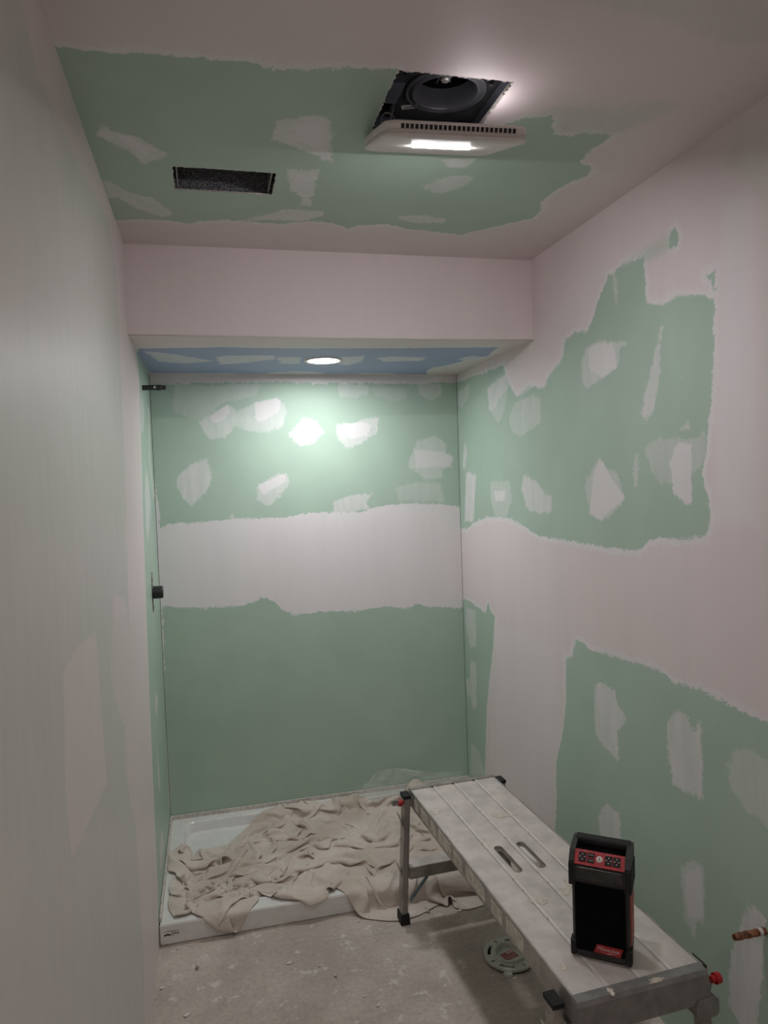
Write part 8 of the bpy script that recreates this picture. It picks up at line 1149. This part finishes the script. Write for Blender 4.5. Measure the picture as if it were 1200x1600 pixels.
[6,0,15,14,37,41,41,7,21,-14,0,-16,-29,-7,-1,-13,-41,14,5,-20,0,0,0,7,14,-2,18,17,-7,-26,-21,22,6,-19,1,34,-14,1,-1,2,-16,25,-23,-18,0,0,32,-5,-27,0,13,-9,-4,15,-15,0,27,13,-26,-14,0,27,25,-8,-7,-37,13,22,-35,0,0,0,11,42,7],
[6,22,-8,31,40,29,40,1,18,23,-11,-29,-30,-2,-12,-13,-40,14,-9,-9,16,2,-13,-6,1,-1,18,33,10,-31,-18,-12,7,19,-15,27,-24,-14,0,0,37,12,-12,-32,-5,8,33,-21,-20,0,0,17,0,-16,11,-12,0,22,21,-20,-23,1,29,27,-15,-41,14,16,-31,0,0,0,11,40,23],
[22,-10,26,13,42,42,25,0,21,18,-4,-23,-33,-36,-21,6,-18,16,-26,0,3,18,14,-23,-12,0,0,27,31,-31,-11,-5,-11,0,12,21,-17,-16,14,-14,40,35,-11,-28,-32,19,16,-24,-8,-7,0,0,7,13,-19,-1,0,13,31,-13,-14,-17,14,28,1,-38,9,13,-27,18,-1,-10,5,38,35],
[6,27,8,3,39,43,34,11,23,-3,-22,-22,-35,-37,-14,34,-3,-7,-25,0,0,0,12,22,-25,-9,0,19,30,-28,-21,29,-2,-22,-5,0,7,21,0,-26,39,19,2,-21,-25,15,8,-26,-13,0,0,0,0,0,0,0,13,28,-12,-27,-2,0,9,35,2,-38,14,-5,-17,8,28,9,-15,21,40],
[7,0,8,21,40,42,42,26,-11,-11,1,-17,-37,-38,-12,36,19,-38,-18,0,26,-3,-23,10,19,-25,-4,16,28,-23,-21,0,2,14,-16,16,14,14,-30,-6,38,11,-28,-23,-6,29,14,-26,-17,0,0,0,0,0,0,13,30,-10,-32,-1,2,9,0,29,11,-39,16,-28,0,0,6,35,20,-12,40],
[37,-19,-12,20,44,45,45,0,0,12,-2,-12,-35,-38,-25,26,30,-36,-20,23,5,-28,0,0,6,10,-16,13,33,-26,-20,19,-4,-11,19,20,-16,-15,-12,20,34,-27,-26,-1,0,24,23,-23,-24,0,0,0,0,0,12,28,7,-38,-9,0,0,0,1,39,18,-37,6,-27,0,0,0,25,27,16,14],
[70,-20,-27,-3,46,37,28,29,13,10,-23,1,-26,-38,-33,9,27,-9,-6,10,-31,4,4,-12,0,0,10,8,32,-31,-19,0,23,16,10,-31,-17,-1,11,30,-14,-27,12,16,-18,5,33,-18,-30,5,-5,0,0,15,22,22,-34,-25,0,0,0,0,1,38,24,-35,-14,-14,0,25,-6,-11,33,29,17],
[60,-27,-27,17,25,24,28,39,32,-5,-6,1,-14,-37,-36,-7,26,-25,18,-15,-11,0,3,14,-13,-4,4,24,20,-30,-18,9,-9,28,-4,-22,-2,0,28,-4,-24,14,24,-17,-21,8,37,-11,-33,-1,0,0,21,19,25,-21,-38,-6,0,11,10,-10,-10,39,25,-31,-34,0,24,1,-25,15,27,17,36],
[30,-24,12,18,-13,19,39,43,30,6,0,0,-2,-34,-37,-14,8,-16,13,-18,0,0,0,0,15,-3,-12,17,28,-28,-17,17,-3,-6,14,-2,-20,0,2,-2,11,28,-20,-18,-1,0,39,-2,-34,-3,0,27,18,27,-16,-28,-28,4,24,8,-25,-11,3,40,15,-25,-33,20,2,-4,-18,0,37,19,25],
[6,4,31,0,-22,11,40,40,28,23,-1,0,1,-22,-36,-17,-23,17,-20,0,0,0,0,0,0,2,-1,15,29,-31,-14,13,24,-27,-10,15,2,-17,0,11,27,9,-23,-24,0,0,30,8,-34,-4,27,10,27,-14,-25,-25,15,22,3,-28,-12,0,10,37,1,-35,-13,7,27,-29,-5,0,24,32,6],
[6,30,4,-25,-9,10,44,36,30,34,0,0,0,-6,-30,-20,-25,-19,29,-7,-22,0,0,0,0,0,9,19,22,-37,-13,13,27,-23,-17,0,12,-11,13,16,4,-17,-3,-6,7,-15,19,21,-30,19,19,12,-21,-14,-17,12,23,-11,-22,-10,0,0,21,27,-14,-33,15,9,-3,-22,0,0,22,8,21],
[8,20,-19,-3,0,2,43,31,33,34,12,-1,0,1,-12,-41,-20,-10,-5,11,-3,-21,0,0,0,23,13,5,3,-30,-14,16,29,-23,-22,18,-18,23,10,-18,0,-14,35,-27,8,-13,10,30,-6,22,-9,-23,-20,-8,0,24,25,-26,-22,-1,0,0,27,19,-33,-7,-3,3,7,-13,0,0,23,16,-21],
[6,0,0,0,0,1,38,24,36,29,26,0,0,21,-19,-31,-4,-28,-39,0,4,5,-9,9,22,4,-21,-6,6,0,-14,10,35,-15,-30,0,20,26,-13,-11,-6,-16,13,19,-32,0,13,32,11,-13,-24,-19,11,19,-18,-12,31,21,-25,-27,0,0,32,10,-30,-1,-2,-9,0,0,0,0,24,19,-32],
[6,0,0,0,0,1,35,14,39,27,38,0,27,11,-31,3,-36,-42,-18,-13,-1,1,21,17,-11,-23,-5,1,12,-10,6,-6,42,-6,-21,-12,34,1,-6,-9,10,-14,-22,10,26,-20,-16,28,0,-18,-10,0,0,25,18,-27,-12,36,15,-27,-24,-4,35,-12,-20,26,-4,-25,0,0,0,0,25,19,-30],
[6,0,0,0,0,6,28,5,40,25,36,30,32,-26,2,-24,-21,-40,-25,-14,10,21,1,-18,-14,0,0,5,22,-7,-20,0,34,11,-37,17,4,-12,-16,-1,13,14,0,-25,15,26,-25,-17,-1,0,0,22,-6,-14,33,-1,-32,16,19,19,-27,-19,6,-16,0,34,14,-32,-16,0,0,0,25,20,-31],
[6,5,2,-7,0,14,20,-6,41,26,43,44,-3,-22,-3,9,-19,-40,-39,-2,8,-7,-10,0,0,0,0,10,26,-8,-28,0,24,10,-33,6,-7,0,21,-13,-8,6,17,4,-27,32,2,-31,-3,3,14,-8,-9,0,12,36,-24,-8,-10,31,20,-27,-18,-12,0,16,39,-14,-33,-8,0,0,25,20,-30],
[6,0,0,0,0,19,16,-14,42,39,41,20,-9,0,0,0,-11,-25,-34,-30,0,0,0,0,0,1,8,2,28,-3,-36,1,23,1,-25,0,0,29,7,2,-29,-9,3,25,-18,-2,41,-27,-22,0,0,18,4,-22,0,32,19,-21,-27,6,30,19,-26,-21,-11,0,35,27,-32,-30,0,0,25,21,-23],
[23,-5,-12,0,0,22,13,-17,41,36,36,15,8,0,0,-2,-39,-10,-2,-21,-26,0,0,0,0,0,11,6,28,-4,-40,4,24,-21,-8,2,26,-15,-11,25,4,-31,0,9,21,-30,26,1,-24,21,10,1,-30,-5,0,18,48,-12,-27,-27,10,29,23,-19,-14,-12,2,36,-5,-38,-12,0,24,17,-9],
[6,0,0,0,0,23,11,-18,41,26,32,39,2,-2,1,-13,-40,-23,24,-2,-23,-24,0,0,0,0,0,16,31,1,-39,3,14,-26,6,30,18,-11,-28,-15,30,-13,-8,-9,28,-7,-21,1,22,24,-3,-35,-9,0,0,21,37,12,-20,-35,-15,12,31,19,-21,-34,-6,34,28,-34,-29,0,25,19,11],
[15,-1,-7,-1,0,24,11,-17,41,25,31,39,7,-7,1,-22,-40,-30,14,30,-6,-27,-20,0,0,0,0,5,32,18,-37,2,-15,-5,17,21,-6,-10,11,-32,1,30,-17,-4,-4,23,-29,11,25,5,-28,-14,0,0,0,27,24,13,-19,-16,-29,17,33,-13,-24,-13,0,17,37,-9,-40,-5,29,33,-25],
[6,0,0,0,0,23,14,-15,42,24,32,34,1,6,-6,-28,-40,-29,-4,26,28,-11,-33,-10,0,0,0,0,26,33,-26,-16,-17,0,13,-11,-2,0,12,9,-14,4,21,-17,-15,10,1,25,-14,-12,-10,0,0,0,7,10,22,16,-29,-24,7,31,-10,-22,-8,0,0,0,32,23,-37,-18,34,-8,-19],
[6,0,0,0,0,22,19,-14,42,31,26,28,0,0,0,-30,-42,-25,-3,0,27,29,-21,-33,-2,0,0,0,15,35,-9,-41,11,23,-15,-19,23,-23,0,1,28,-27,15,6,-21,7,29,14,-32,-20,0,0,0,0,25,-11,16,21,-32,-18,28,-4,-25,0,0,0,0,0,16,32,-14,-26,8,-16,0],
[7,17,-7,-11,0,20,24,-10,41,26,36,17,0,0,0,-34,-36,6,-15,-21,1,29,25,-30,-25,0,0,0,6,30,-13,-15,23,3,-28,9,-5,-10,0,0,24,-7,-17,26,-11,22,25,-12,-41,-9,0,7,-7,0,31,-24,17,31,-27,-27,13,-14,0,0,0,0,7,-7,0,29,26,-13,-7,-7,5],
[6,0,28,-18,-10,15,32,-2,38,23,34,15,-1,1,1,-40,-3,-23,-36,0,0,4,32,10,-37,-9,0,0,9,19,-26,-1,25,-20,1,32,-32,-7,0,0,7,21,-26,9,34,22,14,-24,-31,-26,0,11,-11,10,19,-28,19,32,-5,-33,-14,0,0,0,0,0,0,16,-13,3,35,21,-2,0,-18],
[6,0,8,27,-26,0,40,7,39,13,41,5,0,10,-15,-14,-26,-29,-26,0,0,0,8,32,-10,-28,-2,0,23,-6,1,5,-22,0,31,13,-43,-2,0,0,0,29,-21,-7,36,5,7,9,-11,-24,-23,0,0,24,0,-24,17,15,7,-1,-31,-7,0,0,0,0,0,15,5,-20,9,16,12,29,-20],
[6,0,0,20,16,-27,42,22,42,6,33,0,0,0,1,-21,-40,-5,-25,-10,0,0,0,12,30,-30,-3,8,-10,-7,41,15,-38,5,40,-20,-42,-1,0,0,0,15,0,-15,23,-17,5,10,17,7,-31,-14,0,34,-16,-18,21,13,-23,10,6,-25,-2,0,0,0,9,29,-26,6,6,-19,12,39,-6],
[8,-2,0,4,41,-14,25,36,42,24,-2,-2,0,0,-5,-32,-8,11,-25,-26,-15,0,1,1,13,25,8,1,-35,-14,37,23,-19,7,-17,-8,-20,-3,0,0,0,0,24,-8,28,-31,-13,0,7,19,9,-29,-6,29,-18,-11,22,8,-22,-8,4,7,-11,0,0,1,26,-6,-6,11,-26,0,4,39,10],
[22,-6,-10,0,27,31,13,38,37,40,-19,7,-20,6,-17,-23,-1,-16,15,-24,-23,-5,6,7,8,-2,31,-9,-34,0,-16,23,13,-10,-21,23,-12,-19,0,0,0,0,19,17,25,-28,-33,1,-1,1,36,-8,-29,7,-3,-4,30,-6,-23,-1,0,0,5,6,3,14,14,-17,-9,-16,0,0,0,29,19],
[6,0,0,0,36,23,35,36,24,30,6,-27,8,-22,-36,-26,-3,-16,17,0,-17,33,9,-12,-29,18,0,-16,17,-9,-25,0,4,-4,0,9,25,-32,-2,1,-1,3,9,41,26,-27,-40,-12,0,1,27,22,-19,-26,-3,-2,33,16,-20,-14,1,7,11,10,5,-30,13,-20,-12,0,0,0,2,17,37],
[6,0,0,0,36,33,43,29,13,16,10,1,-32,-7,-36,-31,-12,-7,-2,22,12,36,-8,-39,1,-19,-5,0,14,9,-12,5,3,1,-12,-8,10,4,0,-1,3,9,15,26,33,-28,-40,-29,-2,0,28,42,-10,-26,-18,-6,0,21,28,-7,-7,12,12,-4,-35,-20,-1,-9,0,0,0,7,14,14,30],
[6,0,0,0,35,44,41,34,0,1,5,11,-9,-40,-10,-40,-16,-2,0,17,35,17,-18,-36,-15,0,0,13,18,19,-3,-6,-2,7,-30,-9,19,16,5,3,4,4,16,23,25,-37,-38,-20,-18,-9,28,31,15,-19,-2,-13,-34,18,43,22,-5,7,-14,-33,-36,4,1,-9,1,9,11,13,14,16,17],
[6,0,0,0,37,45,44,28,0,0,0,0,-6,-8,-35,-19,-32,0,0,5,38,-8,-19,0,-14,11,14,21,11,-2,-15,8,22,-2,-28,1,17,19,5,0,-2,7,11,27,2,-35,-16,-18,-19,-10,5,38,9,9,-8,-26,-26,20,31,36,2,-25,-38,-31,-13,20,-13,5,11,11,12,11,14,14,4]]
# ------------------------------------------------------------------ canvas drop cloth crumpled in the shower base
q_ = np.array(CLOTH, int).reshape(3, *CLOTH_SHAPE)
P = np.cumsum(q_, axis=2).transpose(1, 2, 0)/2000.0
nu, nv = CLOTH_SHAPE
I, J = np.meshgrid(np.arange(nu-1), np.arange(nv-1), indexing='ij'); a = (I*nv+J).ravel()
me = bpy.data.meshes.new('drop_cloth'); me.from_pydata(P.reshape(-1, 3).tolist(), [], np.stack([a, a+nv, a+nv+1, a+1], 1).tolist())
cl = link('drop_cloth', me, M_cloth, smooth=True)
sd = cl.modifiers.new('thick', 'SOLIDIFY'); sd.thickness = .0025; sd.offset = 1
sub = cl.modifiers.new('sub', 'SUBSURF'); sub.levels = 2; sub.render_levels = 2
tag(cl, 'crumpled beige canvas drop cloth heaped in the white shower base', 'drop cloth')

# clear polythene: a strip on the back rim, rising into a peak behind the platform
def film(name, label, pts, seed, amp=.006, nu=40, nv=12, group=None):
    """pts: two rows of 3D points (lower edge, upper edge)"""
    lo, hi = pts; bm = bmesh.new(); R = []
    def at(row, t):
        f = t*(len(row)-1); i = min(int(f), len(row)-2); return Vector(row[i]).lerp(Vector(row[i+1]), f-i)
    for i in range(nu+1):
        r = []
        for j in range(nv+1):
            p = at(lo, i/nu).lerp(at(hi, i/nu), j/nv)
            nz = mnoise.noise_vector(Vector((i*.35+seed, j*.5, seed*3)))
            k = .3+.7*j/nv; p = p+Vector((nz.x*.5, nz.y, abs(nz.z)*.7))*amp*k
            p.y = min(p.y, D-.004); p.x = min(max(p.x, .004), W-.004); r.append(bm.verts.new(p))
        R.append(r)
    for i in range(nu):
        for j in range(nv): bm.faces.new((R[i][j], R[i+1][j], R[i+1][j+1], R[i][j+1]))
    o = obj(name, bm, M_film, smooth=True); return tag(o, label, 'plastic sheet', group)
film('plastic_sheet', 'clear crinkled plastic sheet standing up behind the platform', [[(.88, 3.515, .10), (1.05, 3.50, .10), (1.25, 3.49, .105), (1.46, 3.48, .10)], [(.94, 3.53, .12), (1.03, 3.535, .20), (1.13, 3.53, .195), (1.25, 3.51, .17), (1.46, 3.50, .15)]], 2, .02)
film('plastic_sheet', 'clear plastic film lying along the front rim under the cloth', [[(.36, PANF-.0015, .045), (.5, PANF-.0015, .03), (.65, PANF-.0015, .035), (.80, PANF-.0015, .05)], [(.40, PANF+.06, .080), (.5, PANF+.06, .080), (.65, PANF+.06, .080), (.80, PANF+.06, .080)]], 5, .002)
# rolled end of the cloth behind the platform
t_ = thing('rolled_cloth', 'rolled beige cloth loop poking up behind the far end of the platform', 'cloth', (1.205, 3.44, .100))
bm = bmesh.new(); rows = []
for i in range(26):
    t = PI*1.15*i/25-.15; row = []
    for j in range(9):
        r = .048*(1+.06*math.sin(j*1.3+i*.4)); row.append(bm.verts.new((r*1.15*math.cos(t), -.05+.012*j, .0+r*.95*math.sin(t)+.004*math.sin(j+i*.5))))
    rows.append(row)
for a, b in zip(rows, rows[1:]):
    for j in range(8): bm.faces.new((a[j], b[j], b[j+1], a[j+1]))
o = obj('outer_fold', bm, M_cloth, t_, smooth=True); s_ = o.modifiers.new('t', 'SOLIDIFY'); s_.thickness = .004
bm = bmesh.new(); rows = []
for i in range(14):
    row = []
    for j in range(9): row.append(bm.verts.new((.004+.03*i/13+.006*math.sin(i*.7), -.042+.012*j, -.005+.034*math.sin(PI*(i+2)/15)+.003*math.sin(j))))
    rows.append(row)
for a, b in zip(rows, rows[1:]):
    for j in range(8): bm.faces.new((a[j], b[j], b[j+1], a[j+1]))
o = obj('inner_fold', bm, M_cloth, t_, smooth=True); s_ = o.modifiers.new('t', 'SOLIDIFY'); s_.thickness = .004
